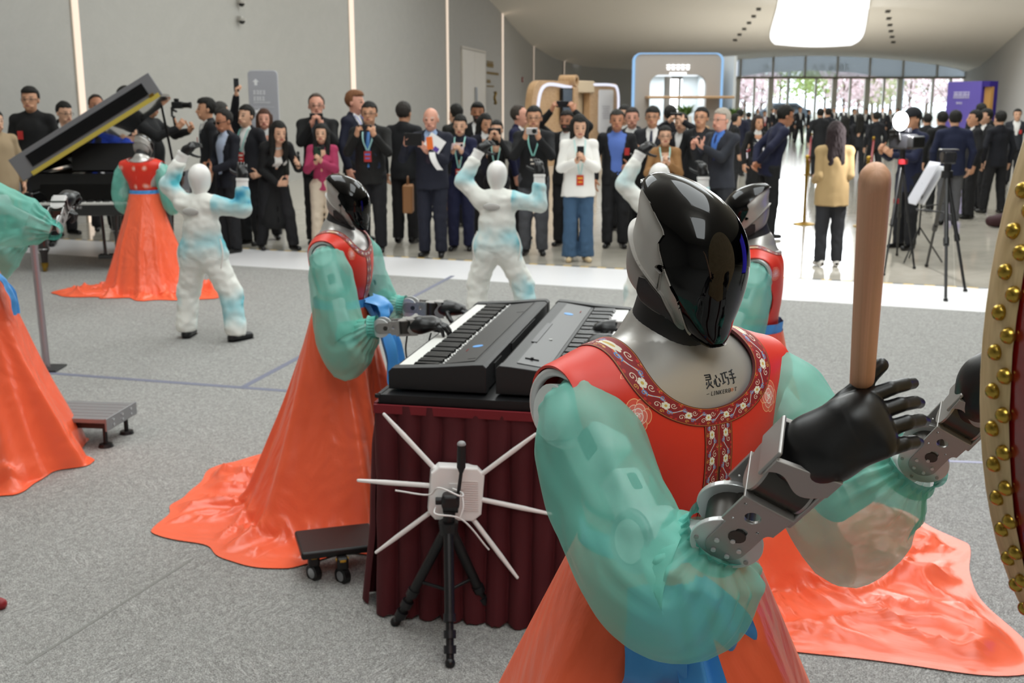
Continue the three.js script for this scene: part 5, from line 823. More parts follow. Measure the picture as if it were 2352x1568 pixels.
  keyboard(true, 'stage keyboard with a long music slot, played by the robot on the far side', (t) => {
    part(t, 'music_slot', box(0.022, 0.006, 0.36, 0.29, 0.1045, -KL + 0.6, 0, 0, 0.08), mat(0x0a0a16, 0.4)); part(t, 'sticker', cyl(0.02, 0.02, 0.0015, 0.25, 0.1, -0.3, 0, 0, 0.139), mat(0x5fa3e8, 0.5), 'round blue sticker');
    part(t, 'slider', [box(0.05, 0.004, 0.007, 0.25, 0.1015, -KL + 0.16, 0, 0, 0.139), rbox(0.01, 0.008, 0.012, 0.002, 0.25, 0.104, -KL + 0.16)], M.black); part(t, 'button', Array.from({ length: 1 }, () => rbox(0.012, 0.004, 0.008, 0.001, 0.24, 0.1, -KL + 0.5)), mat(0xd9d9d6, 0.4));
    part(t, 'red_lettering', Array.from({ length: 7 }, (_, i) => box(0.004, 0.001, 0.003, 0.21, 0.0952, -0.2 - i * 0.006, 0, 0, 0.139)), mat(0x9c2f2a, 0.6));
  });
  // cables hanging behind the first keyboard's player side
  for (const [a, b] of [[[935, 770], [938, 838]], [[990, 765], [991, 800]]]) { const p = at(a[0], a[1], 4.38), q = at(b[0], b[1], 4.4); single('hand_cable', a[0] < 950 ? 'thin black cable hanging under the robot wrist beside the keyboard' : 'short black cable between wrist and white keys', 'cable', tube([p, p.clone().lerp(q, 0.5).add(V(-0.008, 0, 0)), q, q.clone().add(V(0.02, -0.06, 0))], 0.0035, 16, 6), M.black); }
}
// ---------------------------------------------------------------- casters of the profile robot's dolly
{
  const c = fl(755, 1328, 0), t = thing('wheeled_dolly', 'black wheeled dolly under the long orange skirt beside the velvet drape', 'dolly', c, 0.3);
  const spots = [[788, 1340], [722, 1333]].map(([px, py]) => toLocal(c, 0.3)(fl(px, py, 0))), mid = spots[0].clone().add(spots[1]).multiplyScalar(0.5);
  part(t, 'platform', rbox(0.3, 0.03, 0.24, 0.01, mid.x + 0.05, 0.122, mid.z - 0.1), M.black);
  for (const w of spots) { const m = part(t, 'caster', [cyl(0.034, 0.034, 0.026, w.x, 0.034, w.z, 0, 0.5, Math.PI / 2, 24), rbox(0.044, 0.05, 0.044, 0.01, w.x, 0.085, w.z)], M.black); part(m, 'hub', cyl(0.02, 0.02, 0.028, w.x, 0.034, w.z, 0, 0.5, Math.PI / 2, 20), M.steel); part(m, 'brake_band', cyl(0.025, 0.025, 0.008, w.x, 0.1, w.z, 0, 0, 0, 16), mat(0xb78a1e, 0.5)); }
}
// ---------------------------------------------------------------- white antenna router on a photo tripod
{
  const p = fl(1031, 1462), t = thing('tripod', 'black photo tripod carrying the white router', 'tripod', p, 0), d = -p.z;
  const L = toLocal(p, 0), apex = L(at(1030, 1205, d)), head = L(at(1035, 1150, d));
  const feet = [[908, 1435], [1034, 1530], [1132, 1420]].map(([x, y]) => L(fl(x, y, 0.008)));
  const bm = mat(0x0e0e10, 0.45);
  feet.forEach((f) => {
    const a = apex.clone().lerp(f, 0.04), k = (u) => a.clone().lerp(f, u), lg = part(t, 'leg', [rod(a, k(0.62), 0.018, 0.017, 14), rod(k(0.6), k(0.95), 0.013, 0.013, 12)], bm);
    for (const u of [0.62, 0.74, 0.85]) part(lg, 'lock', rod(k(u), k(u + 0.06), 0.021, 0.021, 14), mat(0x17171a, 0.4)); part(lg, 'rubber_foot', sph(0.017, f.x, f.y + 0.012, f.z, 1, 1, 1, 14), M.black);
    part(t, 'brace', rod(apex.clone().lerp(f, 0.55), V(apex.x, apex.y * 0.42, apex.z), 0.006, 0.006, 8), bm);
  });
  part(t, 'column', [rod(V(apex.x, apex.y * 0.4, apex.z), apex.clone().add(V(0, 0.03, 0)), 0.012, 0.012, 16), rod(apex.clone().add(V(0, -0.03, 0)), apex.clone().add(V(0, 0.012, 0)), 0.03, 0.034, 18)], bm);
  part(t, 'pan_head', [rbox(0.06, 0.055, 0.06, 0.016, head.x, head.y + 0.0, head.z - 0.0), rod(apex, head, 0.02, 0.02, 16), cyl(0.03, 0.03, 0.05, head.x, head.y - 0.01, head.z, 0, 0, Math.PI / 2, 22), rod(head.clone().add(V(-0.05, 0, 0)), head.clone().add(V(-0.03, 0, 0)), 0.013)], bm);
  const h0 = L(at(1052, 1140, d)), h1 = L(at(1059, 1085, d - 0.02)), h2 = L(at(1060, 1020, d - 0.03)); part(t, 'pan_handle', [rod(h0, h1, 0.006), rod(h1, h1.clone().lerp(h2, 0.2), 0.007, 0.014), rod(h1.clone().lerp(h2, 0.18), h2, 0.0145, 0.0145, 16)], bm); part(t, 'handle_cap', sph(0.0148, h2.x, h2.y, h2.z, 1, 0.8, 1, 16), mat(0x9a9a9a, 0.4));
  // router behind the head
  const c = at(1047, 1128, d + 0.09), rt = thing('antenna_router', 'white box router with six long white antennas lashed to a tripod', 'router', c, 0.12), W = 0.17, H = 0.178;
  const wm = mat(0xf8f5f3, 0.45), LL = (q) => q.clone().sub(c).applyAxisAngle(V(0, 1, 0), -0.12);
  part(rt, 'case', (() => { const s = new THREE.Shape(), w = W / 2, h = H / 2, e = 0.022; s.moveTo(-w + e, -h); s.lineTo(w - e, -h); s.lineTo(w, -h + e); s.lineTo(w, h - e); s.lineTo(w - e, h); s.lineTo(-w + e, h); s.lineTo(-w, h - e); s.lineTo(-w, -h + e); s.closePath(); const g = ext(s, 0.045, 0.006); g.translate(0, 0, -0.02); g.rotateZ(-0.09); return g; })(), wm);
  part(rt, 'vent_ribs', Array.from({ length: 14 }, (_, i) => box(W * 0.34, 0.0022, 0.003, 0.045, -0.06 + i * 0.008, 0.032, 0, 0, -0.09)), mat(0xd8d0cd, 0.5)).userData.kind = 'stuff';
  part(rt, 'label_plate', box(0.05, 0.018, 0.003, 0.0, 0.03, 0.033, 0, 0, -0.09), mat(0xf6f3f1, 0.4));
  const ant = [[[998, 1075], [882, 951]], [[1102, 1092], [1230, 997]], [[990, 1115], [823, 1103]], [[1098, 1145], [1265, 1180]], [[990, 1175], [864, 1268]], [[1085, 1190], [1188, 1326]]];
  ant.forEach(([a, b], i) => { const A = LL(at(a[0], a[1], d + 0.08)), B = LL(at(b[0], b[1], d + (i % 2 ? 0.05 : 0.1))), m = A.clone().lerp(B, 0.62); part(rt, 'antenna', [rod(A, m, 0.0085, 0.0088, 14), rod(m, B, 0.0088, 0.0055, 14), sph(0.0055, B.x, B.y, B.z, 1, 1, 1, 10), sph(0.011, A.x, A.y, A.z, 1, 1, 1, 12)], wm); });
  const zt = mat(0xf4f2f0, 0.4), zip = (pts, lab) => part(rt, 'cable_tie', tube(pts.map(([x, y, e]) => LL(at(x, y, d + e))), 0.0032, 30, 6), zt);
  zip([[908, 1126, 0.05], [985, 1136, 0.02], [1010, 1120, -0.05], [1060, 1140, -0.06], [1062, 1132, -0.02], [1040, 1122, 0.02]]); zip([[1123, 1262, 0.02], [1056, 1190, -0.03], [1000, 1180, -0.05], [1000, 1165, 0.0]]); zip([[1056, 1190, -0.03], [1064, 1165, -0.02], [1062, 1140, 0.0]]);
  single('power_cable', 'black cable looped on the carpet under the tripod', 'cable', tube([fl(975, 1360, 0.01), fl(985, 1400, 0.01), fl(1040, 1418, 0.01), fl(1085, 1405, 0.01), fl(1100, 1380, 0.012), fl(1150, 1405, 0.01), fl(1200, 1425, 0.01), fl(1260, 1470, 0.01), fl(1330, 1500, 0.01)], 0.005, 80, 6), M.black);
}
// ---------------------------------------------------------------- big barrel drum
{
  const g = 57 * DEG, near = at(2247, 765, 1.06), tdir = V(-Math.sin(g), 0, Math.cos(g)), ax = V(Math.cos(g), 0, Math.sin(g)), Rd = 0.5, C = near.clone().addScaledVector(tdir, -Rd);
  const t = thing('barrel_drum', 'large red barrel drum with stretched hide and brass studs', 'drum', C.clone().setY(0)), hC2 = C.y, len = 0.5;
  const q = new THREE.Quaternion().setFromUnitVectors(V(0, 1, 0), ax), put = (m) => { m.position.y = hC2; m.quaternion.copy(q); return m; };   // local +y runs along the drum axis, away from the robot's face
  const rad = (y) => Rd + 0.06 * Math.sin(Math.PI * clamp(y / len));
  const hide = dataTex(256, (u, v) => { const n = pnoise(u, v, 7) * 12 + pnoise(u, v, 30, 2) * 7; return [214 + n, 188 + n, 140 + n * 1.1]; }, true);
  const hp = []; for (let i = 0; i <= 10; i++) hp.push([Rd * i / 10 * 0.985, 0]); hp.push([Rd * 0.995, 0.004], [Rd + 0.002, 0.012]); for (let y = 0.02; y <= 0.053; y += 0.008) hp.push([rad(y) + 0.003, y]);
  put(part(t, 'drumhead', (() => { const G = lathe(hp, 96), P = G.attributes.position; for (let i = 0; i < P.count; i++) { const y = P.getY(i), a = Math.atan2(P.getZ(i), P.getX(i)); if (y > 0.03) { const k = 1 + 0.004 * Math.sin(a * 60) * (y - 0.03) / 0.07; P.setX(i, P.getX(i) * k); P.setZ(i, P.getZ(i) * k); } } G.computeVertexNormals(); const U = G.attributes.uv; for (let i = 0; i < U.count; i++) U.setXY(i, U.getX(i) * 4, U.getY(i)); return G; })(), mat(0xffffff, 0.55, 0, { map: hide })));
  const bp = []; for (let y = 0.042; y <= len - 0.0; y += 0.02) bp.push([rad(y), y]); bp.push([rad(len), len], [0, len]);
  put(part(t, 'shell', lathe(bp, 96), mat(0x8e1414, 0.25, 0, { clearcoat: 0.6 })));
  const stud = (() => { const s = new THREE.SphereGeometry(0.0082, 14, 8, 0, 6.2832, 0, Math.PI / 2); return s; })(), bm = mat(0xb99a45, 0.24, 0.95);
  const n = 84; for (let k = 0; k < 2; k++) for (let i = 0; i < n; i++) { const a = (i + k * 0.5) / n * 6.2832, y = k ? 0.045 : 0.03, r = rad(y) + 0.003, p = V(Math.cos(a) * r, y, Math.sin(a) * r), nn = V(Math.cos(a), 0, Math.sin(a)), m = part(t, 'stud', stud, bm); m.position.copy(p.applyQuaternion(q)).add(V(0, hC2, 0)); m.quaternion.setFromUnitVectors(V(0, 1, 0), nn.applyQuaternion(q)); }
  // low cradle that carries it
  const wd = mat(0x5a1d14, 0.5); for (const s of [-1, 1]) { const b = ax.clone().multiplyScalar(0.25).addScaledVector(tdir, s * 0.28); part(t, 'cradle_post', box(0.07, hC2 - 0.38, 0.07, b.x, (hC2 - 0.38) / 2, b.z), wd); } { const b = ax.clone().multiplyScalar(0.25); part(t, 'cradle_foot', [rbox(0.12, 0.06, 0.8, 0.01, b.x, 0.03, b.z, 0, -g + Math.PI / 2 - 0.5), rbox(0.8, 0.06, 0.12, 0.01, b.x, 0.03, b.z, 0, g)], wd); }
}
// ---------------------------------------------------------------- grand piano with raised lid
{
  const p = at(255, 560, 12.0).setY(0), turn = 0.1, t = thing('grand_piano', 'black grand piano with raised lid and open keyboard', 'piano', p, turn), bl = M.blackGloss;
  // local: keyboard faces +z, bass end at -x; body runs towards -z
  const W = 1.5, out = new THREE.Shape(); out.moveTo(-W / 2, 0.1); out.lineTo(W / 2, 0.1); out.lineTo(W / 2, -0.7); out.bezierCurveTo(W / 2, -1.3, 0.25, -1.2, 0.1, -1.7); out.bezierCurveTo(0, -2.0, -0.6, -2.05, -0.72, -1.6); out.lineTo(-W / 2, 0.1); out.closePath();
  const flat = (g, y) => { g.rotateX(-Math.PI / 2); g.scale(1, 1, -1); const i = g.index; g.translate(0, y, 0); g.computeVertexNormals(); return g; };
  part(t, 'case', (() => { const h = new THREE.Path(); h.moveTo(-W / 2 + 0.06, -0.1); h.lineTo(W / 2 - 0.06, -0.1); h.lineTo(W / 2 - 0.06, -0.7); h.bezierCurveTo(W / 2 - 0.06, -1.2, 0.18, -1.2, 0.03, -1.68); h.lineTo(-0.6, -1.7); h.closePath(); const s = out.clone(); s.holes.push(h); return clean(flat(ext(s, 0.36), 0.66)); })(), bl);
  part(t, 'soundboard', clean(flat(ext(out.clone(), 0.02), 0.7)), mat(0xb07c40, 0.5));
  part(t, 'iron_frame', [box(1.2, 0.03, 0.9, 0, 0.86, -0.6), box(0.04, 0.06, 1.2, -0.2, 0.88, -0.7), box(0.04, 0.06, 0.9, 0.25, 0.88, -0.6)], mat(0x9c7b34, 0.4, 0.6));
  part(t, 'key_bed', [rbox(W, 0.1, 0.34, 0.015, 0, 0.66, 0.2), rbox(0.1, 0.24, 0.36, 0.02, -W / 2 + 0.05, 0.74, 0.2), rbox(0.1, 0.24, 0.36, 0.02, W / 2 - 0.05, 0.74, 0.2), box(W, 0.05, 0.03, 0, 0.7, 0.37)], bl);
  const n = 52, kw = 1.24 / n, wg = box(kw * 0.94, 0.02, 0.15), kg = box(kw * 0.55, 0.02, 0.095), wm = mat(0xf2f0ea, 0.3);
  for (let i = 0; i < n; i++) { const k = part(t, 'white_key', wg, wm); k.position.set(-0.62 + (i + 0.5) * kw, 0.735, 0.25); const dg = (i + 5) % 7; if (i < n - 1 && dg !== 2 && dg !== 6) { const b = part(t, 'black_key', kg, M.black); b.position.set(-0.62 + (i + 1) * kw, 0.75, 0.225); } }
  part(t, 'fallboard', [box(1.3, 0.16, 0.02, 0, 0.84, 0.13, -0.15), box(W - 0.1, 0.03, 0.28, 0, 1.02, 0.0)], bl);
  part(t, 'emblem', [new THREE.TorusGeometry(0.014, 0.004, 6, 18).translate(-0.26, 0.7, 0.392), new THREE.TorusGeometry(0.009, 0.003, 6, 16).translate(-0.21, 0.7, 0.392), new THREE.TorusGeometry(0.009, 0.003, 6, 16).translate(-0.18, 0.7, 0.392)], M.chrome);
  part(t, 'music_desk', rbox(0.86, 0.3, 0.02, 0.008, 0.08, 1.2, -0.06, -0.25), mat(0x141415, 0.35));
  // lid hinged on the bass side
  const hinge = V(-W / 2, 1.03, 0), ang = 31 * DEG; const lid = new THREE.Group(); lid.name = 'lid'; lid.position.copy(hinge); lid.rotation.z = ang; t.add(lid);
  const ls = new THREE.Shape(); ls.moveTo(0, 0.12); ls.lineTo(W + 0.06, 0.12); ls.lineTo(W + 0.06, -0.7); ls.bezierCurveTo(W, -1.3, W / 2 + 0.25, -1.2, W / 2 + 0.1, -1.7); ls.bezierCurveTo(W / 2, -2.0, 0.1, -2.05, 0, -1.6); ls.closePath();
  part(lid, 'lid_board', clean(flat(ext(ls, 0.03, 0.004), 0)), bl); part(lid, 'front_flap', rbox(W + 0.24, 0.26, 0.03, 0.006, W / 2 + 0.03, 0.1, 0.13), mat(0x77777a, 0.3)); part(lid, 'flap_panel', box(W - 0.06, 0.13, 0.012, W / 2 + 0.06, 0.11, 0.152), mat(0x09090c, 0.2)); part(lid, 'yellow_strip', box(W + 0.08, 0.045, 0.02, W / 2 + 0.08, -0.012, 0.15), mat(0xd2bd55, 0.35, 0.3)); part(lid, 'lid_hinge', box(0.05, 0.03, 0.07, W + 0.05, 0.02, 0.13), M.brass);  // yellow strip along the lower edge of the flap
  part(t, 'lid_prop', rod(V(W / 2 - 0.12, 1.0, -0.5), V(W / 2 - 0.22, 1.02 + (W - 0.3) * Math.tan(ang), -0.5), 0.014), bl);
  for (const [x, z] of [[-W / 2 + 0.1, 0.2], [W / 2 - 0.1, 0.2], [-0.3, -1.5]]) { const lg = part(t, 'leg', lathe([[0.0, 0.09], [0.035, 0.09], [0.04, 0.2], [0.06, 0.24], [0.055, 0.28], [0.075, 0.6], [0.085, 0.66], [0, 0.66]], 8).translate(x, 0, z), mat(0x1d0d0b, 0.15, 0, { clearcoat: 1 })); part(lg, 'caster', [cyl(0.035, 0.035, 0.03, x, 0.036, z, 0, 0, Math.PI / 2), cyl(0.04, 0.03, 0.05, x, 0.075, z)], M.brass); part(lg, 'leg_ring', new THREE.TorusGeometry(0.06, 0.006, 6, 20).rotateX(Math.PI / 2).translate(x, 0.25, z), M.chrome); }
  part(t, 'pedal_lyre', [rod(V(-0.08, 0.66, 0.0), V(-0.06, 0.16, 0.02), 0.018), rod(V(0.08, 0.66, 0.0), V(0.06, 0.16, 0.02), 0.018), rbox(0.26, 0.05, 0.1, 0.01, 0, 0.14, 0.02)], bl);
}
// ---------------------------------------------------------------- grey platform dolly and post at the view's edge
{
  const a = fl(100, 985, 0.16), b = fl(268, 955, 0.16), c = fl(280, 925, 0.16), t = thing('platform_dolly', 'ribbed grey platform dolly on black levelling feet', 'dolly', V(0, 0, 0)), gm = mat(0x8f9092, 0.45, 0.4);
  const ctr = fl(190, 945, 0.16).setY(0), W = 0.34, L2 = 0.62; t.position.copy(ctr); t.rotation.y = -0.12;
  for (let i = 0; i < 6; i++) part(t, 'slat', rbox(L2, 0.024, W / 6 - 0.006, 0.003, -0.1, 0.16, -W / 2 + (i + 0.5) * W / 6), gm);
  part(t, 'end_plate', rbox(0.012, 0.07, W + 0.01, 0.003, L2 / 2 - 0.094, 0.142, 0), gm); for (let i = 0; i < 3; i++) for (const y of [0.155, 0.128]) { const s = part(t, 'bolt', cyl(0.008, 0.008, 0.006, L2 / 2 - 0.086, y, -W * 0.3 + i * W * 0.3, 0, 0, Math.PI / 2, 10), M.chrome); }
  for (const z of [-W * 0.35, W * 0.35]) part(t, 'levelling_foot', [cyl(0.012, 0.012, 0.12, L2 / 2 - 0.13, 0.08, z), cyl(0.034, 0.04, 0.018, L2 / 2 - 0.13, 0.016, z)], M.black); part(t, 'levelling_foot', [cyl(0.012, 0.012, 0.12, -0.3, 0.08, 0), cyl(0.034, 0.04, 0.018, -0.3, 0.016, 0)], M.black);
  part(t, 'frame_rail', [box(L2, 0.04, 0.03, -0.1, 0.13, -W * 0.35), box(L2, 0.04, 0.03, -0.1, 0.13, W * 0.35)], M.darkGrey);
  const p0 = fl(108, 850), p1 = at(72, 520, -p0.z - 0.0), q = thing('instrument_post', 'slim silver aluminium post beside the raised teal sleeve', 'post', p0, 0); const l = toLocal(p0, 0)(p1); part(q, 'profile', [rod(V(0, 0.01, 0), l, 0.026, 0.026, 4)], mat(0xb6a9ad, 0.3, 0.7)); part(q, 'foot_plate', rbox(0.2, 0.016, 0.2, 0.004, 0, 0.014, 0), M.darkGrey); part(q, 'top_clamp', rbox(0.08, 0.05, 0.06, 0.01, l.x, l.y, l.z), M.black);
  single('red_shoe_tip', 'small red object on the carpet at the picture edge', 'object', (() => { const P = fl(4, 1402, 0), g = new Blob([P.x - 0.12, -0.01, P.z - 0.08], [P.x + 0.08, 0.1, P.z + 0.08], 0.008); g.cap([P.x - 0.08, 0.035, P.z], [P.x, 0.026, P.z], 0.035, 0.022, 0.02).cut((x, y) => 0.005 - y); return g.mesh(); })(), mat(0x8e1c22, 0.5));
}
// ---------------------------------------------------------------- people
const SKIN = { light: 0xd9a98c, mid: 0xcb9676, tan: 0xb98062, pink: 0xdb9f88, brown: 0xa36c4c };
const cloth = (hex, r = 0.85) => mat(hex, r, 0, { sheen: 0.25, sheenRoughness: 0.6 });
const skinMat = new THREE.MeshPhysicalMaterial({ vertexColors: true, roughness: 0.55, side: THREE.DoubleSide });
const handCache = new Map();
function humanHand(kind, mirror, lod) { const k = kind + mirror + lod; if (!handCache.has(k)) { const c = { hold: [0.75, 0.8, 0.85, 0.9, 0.5], relax: [0.3, 0.35, 0.4, 0.45, 0.3], fist: [1.2, 1.3, 1.3, 1.3, 0.8] }[kind]; const g = handGeo(c, lod > 1 ? 0.0105 : 0.0068, 0.95); handCache.set(k, mirror ? mirrorX(g) : g); } return handCache.get(k); }
const ARMS = {
  hang: { L: [0.26, 0.86, 0.04], R: [-0.26, 0.86, 0.04], hand: 'relax' }, phone: { L: [0.055, 1.4, 0.3], R: [-0.055, 1.4, 0.3], hand: 'hold' }, low: { L: [0.05, 1.2, 0.29], R: [-0.05, 1.2, 0.29], hand: 'hold' }, belly: { L: [0.06, 1.02, 0.25], R: [-0.06, 1.04, 0.26], hand: 'hold' },
  high: { L: [0.1, 1.76, 0.26], R: [-0.1, 1.76, 0.26], hand: 'hold' }, crossed: { L: [-0.1, 1.18, 0.2], R: [0.1, 1.2, 0.22], hand: 'relax' }, behind: { L: [0.05, 0.93, -0.19], R: [-0.05, 0.95, -0.19], hand: 'relax' },
  rightUp: { L: [0.24, 0.88, 0.06], R: [-0.12, 1.42, 0.34], hand: 'hold' }, rightHigh: { L: [0.24, 0.9, 0.08], R: [-0.1, 1.86, 0.18], hand: 'hold' }, leftUp: { L: [0.18, 1.42, 0.33], R: [-0.1, 1.08, 0.22], hand: 'hold' }, face: { L: [0.06, 1.5, 0.27], R: [-0.06, 1.5, 0.27], hand: 'hold' }, chest: { L: [0.12, 1.3, 0.26], R: [-0.06, 1.26, 0.24], hand: 'hold' },
};
function person(o) {
  const lod = o.lod ?? 1, d = o.d, head = at(o.px, o.top, d), bend = o.lean ?? 0, h = o.h ?? head.y / (1 - 0.42 * (1 - Math.cos(bend)) - (o.squat ?? 0)), s = h / 1.72, turn = o.turn ?? 0;
  const F = V(Math.sin(turn), 0, Math.cos(turn)), base = V(head.x, 0, -d).addScaledVector(F, -Math.sin(bend) * 0.75 * s);
  const t = thing('person', o.label, 'person', base, turn, o.group); t.scale.setScalar(s);
  const sq = (o.squat ?? 0) * 1.72, hipY = 0.9 - sq, cb = Math.cos(bend), sb = Math.sin(bend);
  const up = (p) => { const y = p[1] - 0.9, z = p[2]; return [p[0], hipY + y * cb - z * sb, y * sb + z * cb]; };           // upper body turned forward about the hips
  const inv = (x, y, z) => { const a = y - hipY; return [x, 0.9 + a * cb + z * sb, -a * sb + z * cb]; };
  const fem = o.fem ? 1 : 0, wd = (o.wide ?? 1) * (fem ? 0.9 : 1.07), C = lod > 1 ? 1.7 : 1;
  // ---- joints
  const arms = { ...(ARMS[o.arms ?? 'hang']), ...(o.arm ?? {}) }, J = {};
  for (const k of ['L', 'R']) {
    const sg = k === 'L' ? 1 : -1, S = [sg * 0.168 * wd, 1.385, -0.01], W = arms[k], a = 0.285, b = 0.265, dx = W.map((v, i) => v - S[i]), D = Math.min(Math.hypot(...dx), a + b - 0.005), u = dx.map((v) => v / Math.hypot(...dx)), c = (a * a - b * b + D * D) / (2 * D), r = Math.sqrt(Math.max(0, a * a - c * c));
    let pole = arms['pole' + k] ?? (W[2] < -0.05 ? [sg * 0.9, 0, -0.4] : W[1] > 1.6 ? [sg * 1, -0.2, 0.3] : [sg * 0.55, -1, -0.25]); const dp = pole[0] * u[0] + pole[1] * u[1] + pole[2] * u[2]; pole = pole.map((v, i) => v - dp * u[i]); const pl = Math.hypot(...pole) || 1;
    const E = S.map((v, i) => v + u[i] * c + pole[i] / pl * r), WW = S.map((v, i) => v + u[i] * D);
    J[k] = [S, E, WW].map(up);
  }
  const st = o.stance ?? [0.1, 0, 0.1, 0], kneeF = 0.02 + sq * 0.8;
  const legs = [[1, st[0], st[1]], [-1, st[2], st[3]]].map(([sg, fx, fz]) => ({ hip: [sg * 0.088, hipY, 0], knee: [sg * lerp(0.09, fx, 0.55), 0.48 - sq * 0.3, fz * 0.5 + kneeF], ank: [sg * fx, 0.085, fz], sg }));
  const skinC = lin(o.skin ?? SKIN.light), hairC = o.hair ?? 0x15130f;
  const lo = [-0.62, 0, -0.55], hi = [0.62, 2.05, 0.95];
  const extent = (pts, m) => [[0, 1, 2].map((i) => Math.min(...pts.map((p) => p[i])) - m), [0, 1, 2].map((i) => Math.max(...pts.map((p) => p[i])) + m)];
  // ---- body: torso, limbs, head and hands in one mesh
  const N = (y, z) => up([0, y, z]), all = [...J.L, ...J.R, ...legs.flatMap((l) => [l.hip, l.knee, l.ank]), N(1.46, 0), N(0.9, 0)];
  const bb = extent(all, 0.13), body = new Blob(bb[0], bb[1], 0.021 * C);
  body.cap(N(0.95, 0), N(1.32, 0), 0.1, 0.1, 0.03, 0.8).cap(N(1.38, -0.01), N(1.52, 0.005), 0.055, 0.05, 0.03);
  for (const k of ['L', 'R']) body.cap(J[k][0], J[k][1], 0.042, 0.037, 0.02).cap(J[k][1], J[k][2], 0.036, 0.028, 0.015); body.cap(J.L[0], J.R[0], 0.05, 0.05, 0.03);
  for (const l of legs) body.cap(l.hip, l.knee, 0.06, 0.045, 0.02).cap(l.knee, l.ank, 0.045, 0.034, 0.02);
  const pieces = [body.mesh(() => skinC)];
  // head in its own frame: centre at origin, face +z
  const hb = new Blob([-0.11, -0.17, -0.13], [0.11, 0.14, 0.15], lod > 1 ? 0.013 : 0.0075), fw = fem ? 0.94 : 1;
  hb.ell([0, 0.025, -0.012], [0.076 * fw, 0.093, 0.094], 0.01).ell([0, -0.035, 0.03], [0.06 * fw, 0.08, 0.062], 0.03).ell([0, -0.085, 0.05], [0.032 * fw, 0.026, 0.03], 0.025).cap([0, -0.08, -0.015], [0, -0.17, -0.025], 0.05 * (fem ? 0.86 : 1), 0.054 * (fem ? 0.86 : 1), 0.03);
  if (lod < 2) { hb.cap([0, 0.005, 0.086], [0, -0.028, 0.102], 0.008, 0.0125, 0.015); for (const sx of [-1, 1]) { hb.ell([sx * 0.078 * fw, -0.008, -0.012], [0.009, 0.029, 0.017], 0.008); hb.ell([sx * 0.03, -0.068, 0.075], [0.02, 0.01, 0.012], 0.015); } hb.ell([0, -0.055, 0.088], [0.02, 0.011, 0.009], 0.01); }
  const dk = lin(0x1a120e), lip = lin(fem ? 0xb0504c : 0xa8645a), brow = lin(o.beard ? 0x1c1512 : hairC);
  const hcol = (x, y, z) => {
    if (z > 0.045) { const ax = Math.abs(x); if (Math.hypot((ax - 0.032) / 0.0145, (y - 0.004) / 0.0068) < 1) return dk; if (Math.hypot((ax - 0.033) / 0.02, (y - 0.027) / 0.006) < 1) return brow.map((v, i) => lerp(v, skinC[i], 0.3)); if (Math.hypot(x / 0.024, (y + 0.058) / 0.0085) < 1) return lip; }
    if (o.beard && y < -0.035 && y > -0.12 && z > -0.02 && Math.hypot(x / 0.024, (y + 0.058) / 0.008) > 1) return lin(0x2a1e18); return skinC;
  };
  const hg = hb.mesh(hcol), hp = up([0, 1.592, 0.022]), hq = new THREE.Quaternion().setFromEuler(new THREE.Euler(bend * 0.55 + (o.hpitch ?? 0), o.hyaw ?? 0, o.hroll ?? 0, 'YXZ')), hm = new THREE.Matrix4().compose(V(...hp).add(V(0, 0.004, 0)), hq, V(1.1, 1.08, 1.1));
  hg.applyMatrix4(hm); pieces.push(hg);
  const hands = {};
  for (const k of ['L', 'R']) { const w = V(...J[k][2]), z = w.clone().sub(V(...J[k][1])).normalize(), back = (arms['back' + k] ? V(...arms['back' + k]) : arms.hand === 'relax' ? V(k === 'L' ? 1 : -1, 0, 0.1) : V(k === 'L' ? 0.75 : -0.75, 0.15, 0.6)); const zz = arms.hand === 'hold' ? z.clone().add(V(0, 0.75, 0.1)).normalize() : z; hands[k] = w.clone().addScaledVector(zz, 0.075); const g = humanHand(arms.hand ?? 'relax', k === 'L', lod).clone(); g.applyMatrix4(new THREE.Matrix4().compose(w, basisQ(zz, back), V(1, 1, 1))); const cc = new Float32Array(g.attributes.position.count * 3); for (let i = 0; i < cc.length; i += 3) { cc[i] = skinC[0]; cc[i + 1] = skinC[1]; cc[i + 2] = skinC[2]; } g.setAttribute('color', new THREE.BufferAttribute(cc, 3)); pieces.push(g); }
  const bm = new THREE.Mesh(mergeColored(pieces), skinMat); bm.name = 'body'; bm.castShadow = bm.receiveShadow = true; t.add(bm);
  // ---- trousers
  const hemT = o.shorts ? 0.5 : 0.06, lb = extent(legs.flatMap((l) => [l.hip, l.knee, l.ank]).concat([[0, hipY + 0.16, 0]]), 0.14), tr = new Blob(lb[0], lb[1], 0.0155 * C), fl3 = o.flare ?? 1;
  if (!o.noTrousers) {
    tr.cap([-0.04, hipY + 0.02, 0], [0.04, hipY + 0.02, 0], 0.112 * wd, 0.112 * wd, 0.03, 0.85).cap(N(0.95, 0), N(1.04, 0), 0.125 * wd, 0.12 * wd, 0.04, 0.75);
    for (const l of legs) tr.cap(l.hip, l.knee, 0.1, 0.08, 0.03).cap(l.knee, l.ank, 0.079, 0.07 * fl3, 0.02);
    tr.cut((x, y) => hemT - y).warp((x, y, z) => 0.006 * noise3(x * 11 + o.px, y * 9, z * 11));
    part(t, 'trousers', tr.mesh(), cloth(o.trousers ?? 0x17171b));
  }
  // ---- upper garments
  const hemJ = o.hem ?? 0.8, jp = [...J.L, ...J.R, N(1.5, 0), N(hemJ, 0), up([0.2, hemJ, 0]), up([-0.2, hemJ, 0])], jb = extent(jp, 0.16), Jc = (o.jacketCell ?? 0.0145) * C;
